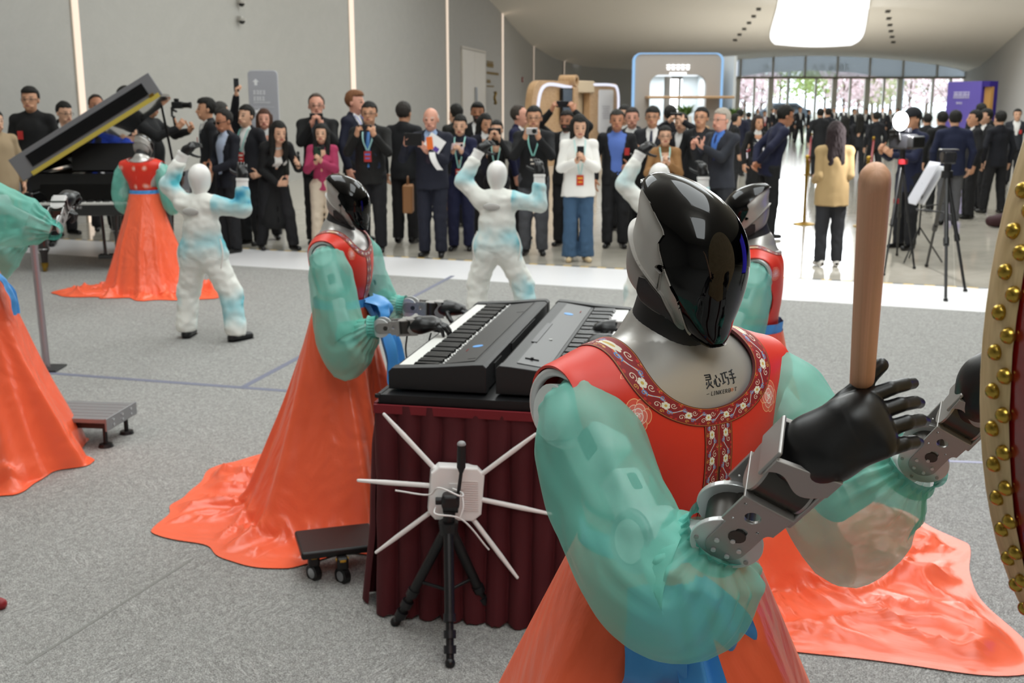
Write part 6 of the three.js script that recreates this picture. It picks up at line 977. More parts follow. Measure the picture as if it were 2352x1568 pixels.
  const torso = (b, e) => { b.cap(N(1.0, 0.0), N(1.27, 0.005), (fem ? 0.125 : 0.142) * wd + e, (fem ? 0.138 : 0.165) * wd + e, 0.04, 0.66).cap(J.L[0], J.R[0], 0.05 + e, 0.05 + e, 0.05).cap(J.L[0], N(1.43, -0.015), 0.05 + e, 0.055 + e, 0.05).cap(J.R[0], N(1.43, -0.015), 0.05 + e, 0.055 + e, 0.05).cap(N(0.86, 0), N(1.0, 0), (fem ? 0.155 : 0.152) * wd + e, (fem ? 0.13 : 0.142) * wd + e, 0.05, 0.72); if (fem) for (const sx of [-1, 1]) b.ell(up([sx * 0.065, 1.23, 0.075]), [0.06, 0.055, 0.05], 0.05); if (o.belly) b.ell(up([0, 1.05, 0.05]), [0.15, 0.16, 0.12], 0.08); return b; };
  const jk = torso(new Blob(jb[0], jb[1], Jc), 0);
  if (o.boxy) jk.cap(N(1.25, 0), N(0.86, 0), 0.165 * wd, 0.198 * wd, 0.04, 0.76);
  if (hemJ < 0.84) jk.cap(up([0, 0.9, 0]), [0, Math.max(hemJ - 0.02, 0.12), 0.0], 0.155 * wd, (o.coat || o.boxy ? 0.21 : 0.168) * wd, 0.05, 0.78);
  for (const k of ['L', 'R']) { const [S, E, W] = J[k], Wc = E.map((v, i) => lerp(v, W[i], o.sleeve ?? 0.9)); jk.cap(S, E, 0.056, 0.053, 0.03).cap(E, Wc, 0.054, 0.043, 0.02); }
  jk.cap(N(1.4, -0.015), N(1.455, -0.01), 0.075, 0.062, 0.03);
  const vTop = o.vdeep ?? 1.13, open = o.open ?? 0, fr = (x, y, z) => { const q = inv(x, y, z), w = Math.max(q[1] > vTop ? 0.012 + (q[1] - vTop) * 0.21 : -1, open * (q[1] < 1.36 ? 1 : 0.8)); return q[2] > 0.02 && (o.v ?? true) ? Math.min(w - Math.abs(q[0] - 0.0), q[2] - 0.02, 1.5 - q[1]) : -1; };
  jk.cut((x, y, z) => Math.max(fr(x, y, z), inv(x, y, z)[1] < 1.0 ? hemJ - inv(x, y, z)[1] : -1)).warp((x, y, z) => 0.005 * noise3(x * 7 + o.px, y * 5, z * 7));
  part(t, o.topName ?? (o.coat ? 'coat' : 'jacket'), jk.mesh(), o.topMat ?? cloth(o.top2 ?? o.jacket ?? 0x15161a));
  if (o.v ?? true) { const sb2 = new Blob(...extent([N(0.92, 0), N(1.5, 0), up([0.19, 1.4, 0]), up([-0.19, 1.4, 0])], 0.13), 0.019 * C); torso(sb2, -0.012); sb2.cap(N(1.4, -0.008), N(1.475, 0.0), 0.07, 0.057, 0.03).cut((x, y, z) => { const q = inv(x, y, z); return Math.max(0.9 - q[1], Math.abs(q[0]) - 0.14); }); part(t, 'shirt', sb2.mesh(), cloth(o.shirt ?? 0xe9e8e6)); }
  const chestZ = 0.122 + (o.belly ? 0.05 : 0) + (fem ? 0.012 : 0);
  if (o.tie !== undefined) part(t, 'tie', (() => { const pts = [[0, 1.43, 0.083], [0, 1.38, 0.104], [0, 1.25, chestZ - 0.006], [0, 1.1, chestZ - 0.012], [0, 0.99, chestZ - 0.02]], c = new THREE.CatmullRomCurve3(pts.map((p) => V(...up(p)))); return grid((u, v) => c.getPointAt(v).add(V((u - 0.5) * (0.026 + 0.05 * v) * (v > 0.93 ? (1 - v) / 0.07 + 0.05 : 1), 0, 0.008 * Math.cos((u - 0.5) * 3))), 4, 14, 0.1, 0.4); })(), mat(o.tie, 0.5));
  if (o.lanyard !== undefined) {
    const by = o.badgeY ?? 1.1, lm = mat(o.lanyard, 0.5); for (const sx of [-1, 1]) part(t, 'lanyard', ribbonTo([[sx * 0.062, 1.47, -0.02], [sx * 0.066, 1.44, 0.06], [sx * 0.05, 1.3, chestZ + 0.012], [sx * 0.008, by + 0.07, chestZ + 0.016]].map(up), 0.017), lm);
    const bd = part(t, 'badge', tf(rbox(0.085, 0.12, 0.006, 0.004), ...up([0, by, chestZ + 0.02]), -bend * 0), mat(o.badge ?? 0xc8352c, 0.4)); part(bd, 'badge_print', [tf(box(0.06, 0.02, 0.002), ...up([0, by + 0.025, chestZ + 0.0245])), tf(box(0.05, 0.014, 0.002), ...up([0, by - 0.02, chestZ + 0.0245]))], mat(o.badge2 ?? 0xf1e7da, 0.5));
  }
  if (o.pin) part(t, 'badge', tf(rbox(0.06, 0.09, 0.006, 0.003), ...up([o.pin, 1.22, chestZ + 0.012])), mat(0xb8302f, 0.4));
  // ---- hair
  const hm2 = cloth(hairC, 0.82), hs = o.hairStyle ?? 'short', hc = lod > 1 ? 0.015 : 0.0095;
  if (hs !== 'bald') {
    const lg = hs === 'long', b = new Blob([-0.14, lg ? -0.46 : -0.15, -0.17], [0.14, 0.17, 0.14], hc);
    b.ell([0, 0.036, -0.018], [0.0865 * fw, 0.1, 0.102], 0.01); if (hs === 'top') b.ell([0, 0.085, 0.03], [0.06, 0.04, 0.06], 0.03);
    if (lg) { for (const sx of [-1, 1]) b.cap([sx * 0.062, 0.03, -0.03], [sx * 0.082, -0.3, o.hairFront ? 0.055 : -0.02], 0.036, 0.03, 0.03).cap([sx * 0.03, 0, -0.07], [sx * 0.05, -0.33, -0.085], 0.055, 0.05, 0.05); }
    if (hs === 'bob') for (const sx of [-1, 1]) b.cap([sx * 0.066, 0.03, -0.03], [sx * 0.07, -0.1, -0.03], 0.032, 0.026, 0.03); if (hs === 'bun' || hs === 'back') b.ell([0, -0.02, -0.1], [0.05, 0.05, 0.045], 0.03);
    const line = hs === 'receding' ? 0.105 : o.fringe ? 0.052 : 0.068;
    b.cut((x, y, z) => { const face = Math.min(line + (hs === 'receding' ? -0.3 * Math.max(0, 0.03 - z) : 0) - y, z - (lg || hs === 'bob' ? 0.036 : lerp(0.028, -0.01, sstep(0.02, -0.06, y))) + (Math.abs(x) > 0.06 && !lg && hs !== 'bob' ? 0.02 : 0)); const nape = !lg && hs !== 'bob' ? -0.085 - y : -1; return Math.max(face, nape); });
    b.warp((x, y, z) => 0.004 * noise3(x * 30, y * 14, z * 30 + o.px)); const g = b.mesh(); g.applyMatrix4(hm); part(t, 'hair', g, hm2);
  } else if (o.fringeRing) { const b = new Blob([-0.12, -0.1, -0.14], [0.12, 0.08, 0.08], hc); b.ell([0, 0.01, -0.022], [0.083, 0.09, 0.1], 0.01).cut((x, y, z) => Math.max(y - 0.045, -0.075 - y, z - 0.0)); const g = b.mesh(); g.applyMatrix4(hm); part(t, 'hair', g, hm2); }
  if (o.cap) { const b = new Blob([-0.13, -0.05, -0.15], [0.13, 0.17, 0.22], 0.01); b.ell([0, 0.045, -0.012], [0.094, 0.098, 0.108], 0.01).cap([-0.045, 0.055, 0.08], [-0.045, 0.045, 0.15], 0.014, 0.01, 0.02).cap([0.045, 0.055, 0.08], [0.045, 0.045, 0.15], 0.014, 0.01, 0.02).cap([0, 0.058, 0.08], [0, 0.048, 0.16], 0.016, 0.01, 0.03).cut((x, y) => 0.04 - y); const g = b.mesh(); g.applyMatrix4(hm); part(t, 'cap', g, cloth(o.cap)); }
  if (o.headset) { const g = [tube([V(-0.1, 0, -0.01), V(-0.085, 0.1, -0.01), V(0, 0.145, -0.01), V(0.085, 0.1, -0.01), V(0.1, 0, -0.01)], 0.012, 24, 8), cyl(0.042, 0.042, 0.035, -0.1, -0.005, -0.01, 0, 0, Math.PI / 2), cyl(0.042, 0.042, 0.035, 0.1, -0.005, -0.01, 0, 0, Math.PI / 2)]; g.forEach((e) => e.applyMatrix4(hm)); part(t, 'headphones', g, M.black); }
  if (o.glasses) { const gm = mat(o.glasses === 2 ? 0x0a0a0a : 0x4a3f38, 0.3), g = []; for (const sx of [-1, 1]) { g.push(o.glasses === 2 ? sph(0.024, sx * 0.034, 0.004, 0.098, 1, 0.75, 0.25, 12) : new THREE.TorusGeometry(0.023, 0.0018, 6, 18).scale(1, 0.78, 1).translate(sx * 0.034, 0.002, 0.1), rod(V(sx * 0.058, 0.006, 0.094), V(sx * 0.08, 0.004, 0), 0.0025)); } g.push(rod(V(-0.012, 0.006, 0.104), V(0.012, 0.006, 0.104), 0.0025)); g.forEach((e) => e.applyMatrix4(hm)); part(t, o.glasses === 2 ? 'sunglasses' : 'eyeglasses', g, gm); }
  // ---- shoes
  for (const l of legs) { const b = new Blob([-0.06, -0.01, -0.09], [0.06, o.boots ? 0.44 : 0.12, 0.2], 0.011 * C); b.cap([0, 0.04, -0.045], [0, 0.03, 0.13], 0.038, 0.034, 0.02).cap([0, 0.05, -0.03], [0, o.boots ? 0.42 : 0.085, -0.025], 0.042, o.boots ? 0.056 : 0.04, 0.02).cut((x, y) => Math.max(0.004 - y)); const m = part(t, o.boots ? 'boot' : 'shoe', b.mesh(), mat(o.shoes ?? 0x0f0e0f, 0.35)); m.position.set(l.ank[0], 0, l.ank[2]); m.rotation.y = l.sg * 0.18; }
  t.updateMatrixWorld(true);
  const W2 = (p) => p.clone().applyMatrix4(t.matrixWorld);
  return { t, handL: W2(hands.L), handR: W2(hands.R), F, up: (x, y, z) => W2(V(...up([x, y, z]))), turn };
}
function ribbonTo(pts, w) { const c = new THREE.CatmullRomCurve3(pts.map((p) => V(...p))); return grid((u, v) => c.getPointAt(v).add(V((u - 0.5) * w, 0, 0)), 1, 12, 0.02, 0.5); }
function phoneAt(p, label, hex = 0x141518, o = {}) { // o.r: the person who holds it
  const q = p.r, m = (p.hand ? q['hand' + p.hand] : q.handL.clone().add(q.handR).multiplyScalar(0.5)).clone(), up = o.up ?? 0.015; m.addScaledVector(q.F, o.f ?? 0.0); m.y += up;
  const t = thing(o.name ?? 'smartphone', label, o.cat ?? 'phone', m, q.turn), w = o.w ?? (o.portrait ? 0.078 : 0.16), h = o.h ?? (o.portrait ? 0.16 : 0.078);
  part(t, 'case', rbox(w, h, 0.011, 0.005), mat(hex, 0.35)); part(t, 'lens_block', rbox(0.028, 0.028, 0.006, 0.004, w / 2 - 0.022, h / 2 - 0.022, 0.007), mat(0x1f2226, 0.2)); part(t, 'screen', box(w - 0.008, h - 0.008, 0.002, 0, 0, -0.006), mat(0x10131a, 0.1, 0, { emissive: new THREE.Color(0x8fa0b4), emissiveIntensity: 0.25 })); return t;
}
const right = Math.PI / 2, away = Math.PI;
// ---- behind the piano
person({ px: -14, top: 255, d: 13.2, turn: 0.8, label: 'visitor in sand coloured coat at the edge of the piano', jacket: 0xa89274, coat: true, hem: 0.5, v: false, boxy: true });
person({ px: 68, top: 202, d: 13.9, turn: 0.1, label: 'man in buttoned black jacket standing behind the piano lid', jacket: 0x0f0f11, v: false, hairStyle: 'top', pin: -0.1, glasses: 1, skin: SKIN.mid });
person({ px: 146, top: 238, d: 14.9, turn: 0.9, label: 'man in dark coat bending beside the piano lid', jacket: 0x111318, lean: 0.3, h: 1.8, glasses: 1 });
person({ px: 219, top: 220, d: 15.6, turn: 0.5, label: 'visitor whose head shows above the sloping piano lid', jacket: 0x16171f, hair: 0x2a221c, hairStyle: 'receding', skin: SKIN.tan });
person({ px: 287, top: 200, d: 16.3, turn: 2.2, label: 'tall visitor in dark coat behind the headphone cameraman', jacket: 0x0e0f14, coat: true, hem: 0.55, v: false });
{
  const r = person({ px: 338, top: 220, d: 14.9, turn: 1.35, label: 'cameraman in cap and headphones reaching out a gimbal camera', jacket: 0x17181b, v: false, cap: 0x0e0f12, headset: true, arm: { R: [-0.12, 1.34, 0.45], L: [0.1, 1.3, 0.48] }, arms: 'chest', belly: true, skin: SKIN.mid });
  const c = at(408, 245, 14.75), t = thing('gimbal_camera', 'black camera on a handheld gimbal in front of the cameraman', 'camera', c, right);
  part(t, 'camera_body', [rbox(0.1, 0.09, 0.14, 0.015, 0, 0.02, 0), rbox(0.05, 0.04, 0.06, 0.01, 0, 0.085, -0.01)], M.black); part(t, 'lens', [cyl(0.034, 0.036, 0.1, 0, 0.02, 0.11, Math.PI / 2), cyl(0.042, 0.038, 0.03, 0, 0.02, 0.16, Math.PI / 2)], mat(0x0d0d10, 0.25)); part(t, 'gimbal_arm', [rod(V(0, -0.06, -0.02), V(0.07, -0.04, -0.1), 0.014), rod(V(0.07, -0.04, -0.1), V(0, -0.12, -0.08), 0.016), cyl(0.024, 0.024, 0.05, 0.07, -0.03, -0.09)], M.darkGrey); part(t, 'grip', rod(V(0, -0.12, -0.06), V(0, -0.28, -0.04), 0.02), M.black);
  const b = at(300, 330, 13.9); person({ px: 298, top: 272, d: 15.4, turn: 2.4, h: 1.5, label: 'visitor in bright blue jacket bowed behind the cameraman', jacket: 0x1c3fae, v: false, lean: 0.35 });
}
// ---- group by the direction sign
person({ px: 476, top: 227, d: 14.4, turn: -1.2, label: 'young man in black suit in profile behind the sunglasses man', jacket: 0x121318, tie: 0x3a4a5c, pin: -0.1, skin: SKIN.mid, hairStyle: 'top' });
person({ px: 505, top: 236, d: 15.4, turn: 2.6, label: 'grey haired visitor turned away between two suited men', hair: 0x3a3835, jacket: 0x14151a });
{ const r = person({ px: 516, top: 254, d: 13.3, turn: -0.75, hpitch: 0.25, label: 'man in sunglasses and navy suit looking down at a phone', jacket: 0x12141f, shirt: 0xb9c6dd, glasses: 2, hair: 0x1d1916, hairStyle: 'receding', arms: 'belly', skin: SKIN.tan, open: 0.04, vdeep: 0.95 }); phoneAt({ r }, 'black smartphone held low by the sunglasses man', 0x101114); }
{ const r = person({ px: 566, top: 243, d: 14.0, turn: -0.5, label: 'visitor in dark suit lifting a phone high overhead', jacket: 0x12131a, arms: 'rightHigh', arm: { R: [0.03, 1.86, 0.2] }, lanyard: 0x8fd0c8 }); phoneAt({ r, hand: 'R' }, 'dark smartphone raised above the heads', 0x2a2d33, { portrait: true, up: 0.05 }); }
person({ px: 606, top: 252, d: 14.6, turn: 0.15, fem: true, label: 'smiling woman with long auburn hair before the direction sign', jacket: 0x14140f, hairStyle: 'long', hair: 0x4a2d1e, lanyard: 0xb04a3a, skin: SKIN.pink });
{
  const r = person({ px: 640, top: 284, d: 13.25, turn: 0.55, h: 1.66, lean: 0.42, squat: 0.03, fem: true, label: 'woman in long black coat leaning forward with an action camera', jacket: 0x0d0d0f, coat: true, hem: 0.42, hairStyle: 'long', hairFront: true, boots: true, arms: 'leftUp', arm: { L: [0.16, 1.3, 0.36], R: [-0.02, 1.0, 0.22] }, stance: [0.2, 0.1, 0.14, -0.12], skin: SKIN.light, v: true, shirt: 0xdedbd6 });
  const m = r.handL.clone(), t = thing('action_camera', 'black pocket camera held upright by the leaning woman', 'camera', m, r.turn); part(t, 'grip', rbox(0.036, 0.13, 0.03, 0.01, 0, 0.02, 0), M.black); part(t, 'gimbal_head', [rbox(0.03, 0.04, 0.035, 0.01, 0, 0.115, 0), cyl(0.01, 0.01, 0.03, 0, 0.09, 0)], M.darkGrey);
}
{ const r = person({ px: 726, top: 218, d: 14.1, turn: 0.15, label: 'tall man in glasses photographing over the woman in pink', jacket: 0x0f1012, glasses: 1, hair: 0x4b4038, hairStyle: 'receding', arms: 'phone', skin: SKIN.pink, lanyard: 0x2a3038, shirt: 0x22242a }); phoneAt({ r }, 'black smartphone of the tall man above the pink jacket', 0x121316); }
{
  const r = person({ px: 738, top: 286, d: 13.4, turn: 0.0, fem: true, label: 'woman in pink jacket and beige trousers holding a green phone', jacket: 0xb23a62, hem: 0.84, trousers: 0xd9c9b4, flare: 1.25, hairStyle: 'long', hairFront: true, arms: 'low', arm: { L: [0.03, 1.24, 0.28], R: [-0.05, 1.22, 0.27] }, shirt: 0x2a2a2c, vdeep: 1.28 });
  phoneAt({ r }, 'dark green smartphone of the woman in pink', 0x1f3a2c, { portrait: true, up: 0.05 });
  const b = r.up(0.24, 0.86, -0.05), t = thing('shoulder_bag', 'tan leather shoulder bag beside the woman in pink', 'bag', b, 0.3); part(t, 'pouch', (() => { const g = new Blob([-0.16, -0.2, -0.08], [0.16, 0.16, 0.08], 0.012); g.cap([-0.07, -0.08, 0], [0.07, -0.06, 0], 0.09, 0.09, 0.03, 0.5).cap([0, -0.02, 0], [0, 0.06, 0], 0.09, 0.07, 0.04, 0.4).cap([0.04, -0.1, 0], [0.07, -0.17, 0.01], 0.03, 0.012, 0.02); return g.mesh(); })(), mat(0xa86a28, 0.5)); part(t, 'strap', tube([V(-0.09, 0.02, 0), V(-0.12, 0.3, 0.02), V(-0.2, 0.52, 0.02), V(-0.1, 0.3, -0.06), V(0.08, 0.02, 0)], 0.009, 30, 6), mat(0x8a5520, 0.5));
}
person({ px: 812, top: 210, d: 14.3, turn: 1.25, label: 'tall fair haired man in navy suit in profile', jacket: 0x10142a, tie: 0x14161c, hair: 0x7a5032, hairStyle: 'top', skin: SKIN.pink, lanyard: 0x3450c8, badge: 0x22283a });
{ const r = person({ px: 848, top: 236, d: 13.35, turn: -0.05, label: 'man in glasses and black suit filming, red badge on light lanyard', jacket: 0x121110, glasses: 1, arms: 'phone', arm: { L: [0.1, 1.36, 0.3], R: [-0.1, 1.36, 0.3] }, lanyard: 0xa6d6d2, badge: 0xb83434, badge2: 0x5a78c8, shirt: 0x1d2a44, tie: 0x3f77b8, badgeY: 1.12, belly: true, skin: SKIN.mid }); phoneAt({ r }, 'dark smartphone of the filming man with the red badge', 0x17191d, { w: 0.17, h: 0.08 }); }
person({ px: 926, top: 236, d: 14.2, turn: away - 0.3, label: 'man with cropped hair in dark suit seen from behind', jacket: 0x0f1115, hair: 0x2b2622, skin: SKIN.mid, shirt: 0xd5dbe2, v: false });
{
  const r = person({ px: 990, top: 249, d: 12.95, turn: -0.15, label: 'bald old man in navy suit holding a tablet and papers', jacket: 0x171a2a, trousers: 0x171a2a, shirt: 0x9cb4d8, hairStyle: 'bald', hair: 0xc9c2b8, fringeRing: true, belly: true, wide: 1.08, arms: 'chest', arm: { R: [-0.24, 1.32, 0.28], L: [0.0, 1.25, 0.28] }, skin: SKIN.pink, tie: 0x2a1d30, vdeep: 1.15, hpitch: 0.1 });
  const m = r.handR.clone().lerp(r.handL, 0.45); const t = thing('tablet', 'black tablet in the hands of the bald old man', 'tablet', m.add(V(0, 0.03, 0.03)), r.turn); part(t, 'case', rbox(0.2, 0.14, 0.012, 0.006), M.black); part(t, 'screen', box(0.19, 0.13, 0.002, 0, 0, -0.007), mat(0x20242a, 0.1));
  const q = r.handL.clone().add(V(0.1, -0.02, 0.03)), pp = thing('folded_papers', 'white and orange leaflets held by the bald old man', 'papers', q, 0.2); part(pp, 'white_sheet', [box(0.2, 0.16, 0.002, 0.04, 0.05, 0.0, 0, 0, -0.6), grid((u, v) => V(-0.03 + u * 0.07 + v * 0.09 * v, -0.05 - v * 0.2, 0.02 * Math.sin(v * 3)), 3, 10)], mat(0xeeecea, 0.6)); part(pp, 'orange_cover', box(0.07, 0.14, 0.003, -0.02, 0.05, 0.006, 0, 0, 0.1), mat(0xe8702a, 0.6)); part(pp, 'purple_cover', box(0.06, 0.05, 0.003, 0.05, -0.02, 0.006, 0, 0, -0.6), mat(0x5b3f96, 0.6));
  for (const [px, lab] of [[938, 'tan leather case carried behind the bald old man'], [1022, 'tan leather tote carried beside the bald old man']]) { const c = at(px, 470, 13.6), b = thing('leather_case', lab, 'bag', c.setY(0.62)); part(b, 'body', rbox(0.12, 0.34, 0.26, 0.02, 0, 0, 0), mat(0x9a6b42, 0.5)); part(b, 'handle', tube([V(0, 0.16, -0.08), V(0, 0.26, -0.04), V(0, 0.26, 0.04), V(0, 0.16, 0.08)], 0.01, 16, 6), mat(0x7a5230, 0.5)); }
}
{ const r = person({ px: 1057, top: 266, d: 13.5, turn: -0.1, fem: true, label: 'woman in navy suit filming with a pale phone', jacket: 0x15193a, trousers: 0x15193a, hairStyle: 'back', arms: 'low', arm: { L: [0.06, 1.27, 0.28], R: [-0.06, 1.27, 0.28] }, lanyard: 0x9fd8cf, badge: 0xc4423a, badgeY: 1.0, hpitch: 0.15, shirt: 0x1c2030 }); phoneAt({ r }, 'pale pink smartphone of the woman in navy', 0xe3c9c9); }
person({ px: 1048, top: 241, d: 16.0, turn: away + 0.7, label: 'dark haired visitor turned away behind the woman in navy', jacket: 0x15140f, v: false });
person({ px: 1097, top: 237, d: 15.4, turn: 0.0, label: 'bearded dark haired man in black suit between two women', jacket: 0x0e0e10, beard: true, hairStyle: 'top', skin: SKIN.brown });
person({ px: 1113, top: 263, d: 14.7, turn: 0.5, fem: true, label: 'woman with swept back hair looking down beside the bearded man', jacket: 0x121220, hairStyle: 'long', skin: SKIN.mid, hpitch: 0.2 });
{ const r = person({ px: 1141, top: 278, d: 14.0, turn: -0.1, fem: true, label: 'woman in black jacket with pale lanyard behind the dancing robot', jacket: 0x0d0d0f, hairStyle: 'back', arms: 'face', lanyard: 0x9fd8cf, badge: 0xcf4a2c, badgeY: 1.02, shirt: 0x101012 }); phoneAt({ r }, 'black smartphone before the face of the woman in black', 0x111215); }
person({ px: 1191, top: 244, d: 14.4, turn: 1.3, label: 'man with receding hair in navy jacket in profile', jacket: 0x14173a, hairStyle: 'receding', hair: 0x3d362f, skin: SKIN.pink });
{ const r = person({ px: 1227, top: 246, d: 13.1, turn: -0.1, label: 'man in black jacket and grey trousers aiming a silver compact camera', jacket: 0x121316, trousers: 0x4a4b50, glasses: 1, arms: 'phone', arm: { L: [0.08, 1.37, 0.3], R: [-0.08, 1.37, 0.3] }, lanyard: 0x8ecfc4, badge: 0x16181c, shirt: 0x14171c, skin: SKIN.mid }); const m = r.handL.clone().add(r.handR).multiplyScalar(0.5), t = thing('compact_camera', 'silver compact camera held up by the man in grey trousers', 'camera', m.add(V(0, 0.02, 0.02)), r.turn); part(t, 'camera_body', rbox(0.13, 0.075, 0.04, 0.01), mat(0xc9c5c4, 0.3, 0.4)); part(t, 'lens', cyl(0.026, 0.028, 0.03, 0.03, 0, 0.035, Math.PI / 2), M.black); }
{ const r = person({ px: 1303, top: 256, d: 13.9, turn: -0.35, label: 'bearded man in black lifting a bright phone above his head', jacket: 0x0d0d0f, beard: true, hair: 0x1a1612, arms: 'high', arm: { L: [0.16, 1.73, 0.22], R: [-0.14, 1.73, 0.22] }, skin: SKIN.tan }); phoneAt({ r }, 'smartphone with bright screen above the bearded man', 0x17181c); }
{ const r = person({ px: 1331, top: 266, d: 12.55, turn: 0.05, fem: true, label: 'woman in loose white blouse and blue jeans holding a phone', topName: 'blouse', boxy: true, jacket: 0xf1efea, v: false, hem: 0.78, trousers: 0x3d5a78, flare: 1.35, shoes: 0xcbb590, hairStyle: 'long', hairFront: true, arms: 'low', arm: { L: [0.03, 1.22, 0.26], R: [-0.06, 1.2, 0.25] }, lanyard: 0xbfe0dc, badge: 0xc93a22, badge2: 0xf2b13c, badgeY: 0.98, hpitch: 0.25, wide: 1.1 }); phoneAt({ r }, 'black smartphone of the woman in the white blouse', 0x131418, { portrait: true, up: 0.03 }); }
person({ px: 1418, top: 254, d: 13.75, turn: -0.1, label: 'man in blue shirt and open black blazer', jacket: 0x131317, shirt: 0x5b78c4, open: 0.07, vdeep: 0.9, arms: 'hang', arm: { L: [0.16, 1.06, 0.26], R: [-0.26, 0.86, 0.04] }, hair: 0x2c2924, skin: SKIN.tan, pin: 0.13 });
person({ px: 1452, top: 249, d: 14.6, turn: -0.1, label: 'man with white open collar behind the blue shirt man', jacket: 0x121317, skin: SKIN.pink, hair: 0x2d2622 });
person({ px: 1500, top: 246, d: 14.25, turn: -0.25, label: 'man in dark grey suit and tie with folded arms', jacket: 0x1c1d22, arms: 'crossed', tie: 0x23293f, fringe: true, skin: SKIN.mid, glasses: 1 });
person({ px: 1435, top: 243, d: 15.6, turn: -0.3, label: 'visitor glimpsed behind the open collar man', jacket: 0x111216 });
person({ px: 1540, top: 244, d: 16.2, turn: away, label: 'black haired visitor seen from behind past the folded arms', jacket: 0x14151b, v: false });
{ const r = person({ px: 1528, top: 291, d: 13.0, turn: -0.05, fem: true, label: 'woman in glasses and camel trench coat with red badge', jacket: 0x9a7248, coat: true, hem: 0.5, glasses: 1, hairStyle: 'back', arms: 'low', arm: { L: [0.04, 1.25, 0.25], R: [-0.06, 1.22, 0.24] }, lanyard: 0xa9dbd2, badge: 0xb83028, badgeY: 1.02, shirt: 0x86623c, trousers: 0x24201c }); phoneAt({ r }, 'small white phone in the hands of the woman in camel', 0xe9e7e4, { w: 0.1, h: 0.06 }); }
{ const r = person({ px: 1566, top: 262, d: 15.0, turn: -0.4, label: 'photographer in dark coat half hidden beside the camel coat', jacket: 0x121218, arms: 'high', arm: { L: [0.1, 1.62, 0.3], R: [-0.1, 1.62, 0.3] }, skin: SKIN.light }); phoneAt({ r }, 'black smartphone lifted beside the camel coat', 0x15161a); }
person({ px: 1612, top: 248, d: 14.2, turn: -0.45, label: 'man in black suit gazing upward past the bald suited man', jacket: 0x111215, shirt: 0x1c1d22, skin: SKIN.mid, hpitch: -0.1, glasses: 1 });
{ const r = person({ px: 1660, top: 251, d: 13.1, turn: -0.95, label: 'man with cropped grey hair in slate suit and blue tie photographing', jacket: 0x272a33, trousers: 0x23252c, shirt: 0x4d7dd0, tie: 0x14205c, hair: 0xa39a8e, arms: 'low', arm: { L: [0.02, 1.3, 0.34], R: [-0.12, 1.28, 0.34] }, skin: SKIN.pink, wide: 1.1, glasses: 1 }); phoneAt({ r }, 'dark smartphone of the grey haired man', 0x1b1d22); }
// ---- beyond the carpet
person({ px: 1741, top: 266, d: 18.3, turn: 0.3, fem: true, label: 'woman in long black coat standing by the rope barrier', jacket: 0x0e0e10, coat: true, hem: 0.5, hairStyle: 'long', hair: 0x2a1d18, skin: SKIN.mid });
person({ px: 1803, top: 271, d: 14.75, turn: 1.75, h: 1.74, lean: 0.24, label: 'man in navy suit leaning forward with hands behind his back', jacket: 0x121634, trousers: 0x111216, arms: 'behind', glasses: 1, shirt: 0xaec3dc, skin: SKIN.tan, hpitch: 0.1 });
person({ px: 1921, top: 281, d: 12.15, turn: away, fem: true, label: 'woman in camel jacket and dark jeans seen from behind', jacket: 0xb09468, hem: 0.74, v: false, hairStyle: 'long', hair: 0x231416, trousers: 0x2b2c31, shoes: 0xdedad5, arms: 'belly', arm: { L: [0.16, 1.02, 0.2], R: [-0.16, 1.02, 0.2], poleL: [0.1, -0.6, -1], poleR: [-0.1, -0.6, -1] }, wide: 1.14, boxy: true });
person({ px: 2100, top: 251, d: 13.6, turn: -1.15, label: 'cameraman in cap and navy parka behind the lit camera', jacket: 0x141a38, hem: 0.72, v: false, cap: 0x15161c, trousers: 0x191a20, arms: 'chest', arm: { R: [-0.14, 1.2, 0.34], L: [0.06, 1.18, 0.36] }, hpitch: 0.15, skin: SKIN.mid });
person({ px: 2196, top: 255, d: 16.3, turn: away - 0.2, label: 'man in navy coat and grey trousers seen from behind', jacket: 0x121a38, hem: 0.76, v: false, trousers: 0x58585c, wide: 1.12 });
person({ px: 2166, top: 257, d: 18.2, turn: away, label: 'man in black jacket seen from behind at the purple board', jacket: 0x0f1012, v: false });
person({ px: 2243, top: 254, d: 17.2, turn: -1.7, label: 'man in black suit facing sideways by the purple board', jacket: 0x101116, skin: SKIN.mid });
person({ px: 2268, top: 251, d: 18.6, turn: -1.5, label: 'man with pale collar behind the sideways suited man', jacket: 0x111216 });
person({ px: 2255, top: 239, d: 20, turn: away, label: 'taller man whose head shows before the wooden niche', jacket: 0x121318, v: false });
person({ px: 2300, top: 256, d: 18.0, turn: away + 0.2, label: 'man in dark suit with feet apart near the pale wall', jacket: 0x10121c, v: false, stance: [0.15, 0.05, 0.13, -0.05] });
person({ px: 2338, top: 251, d: 24, turn: -0.3, lod: 2, label: 'man in grey suit standing far by the pale wall', jacket: 0x2a2c33, pin: 0.08 });
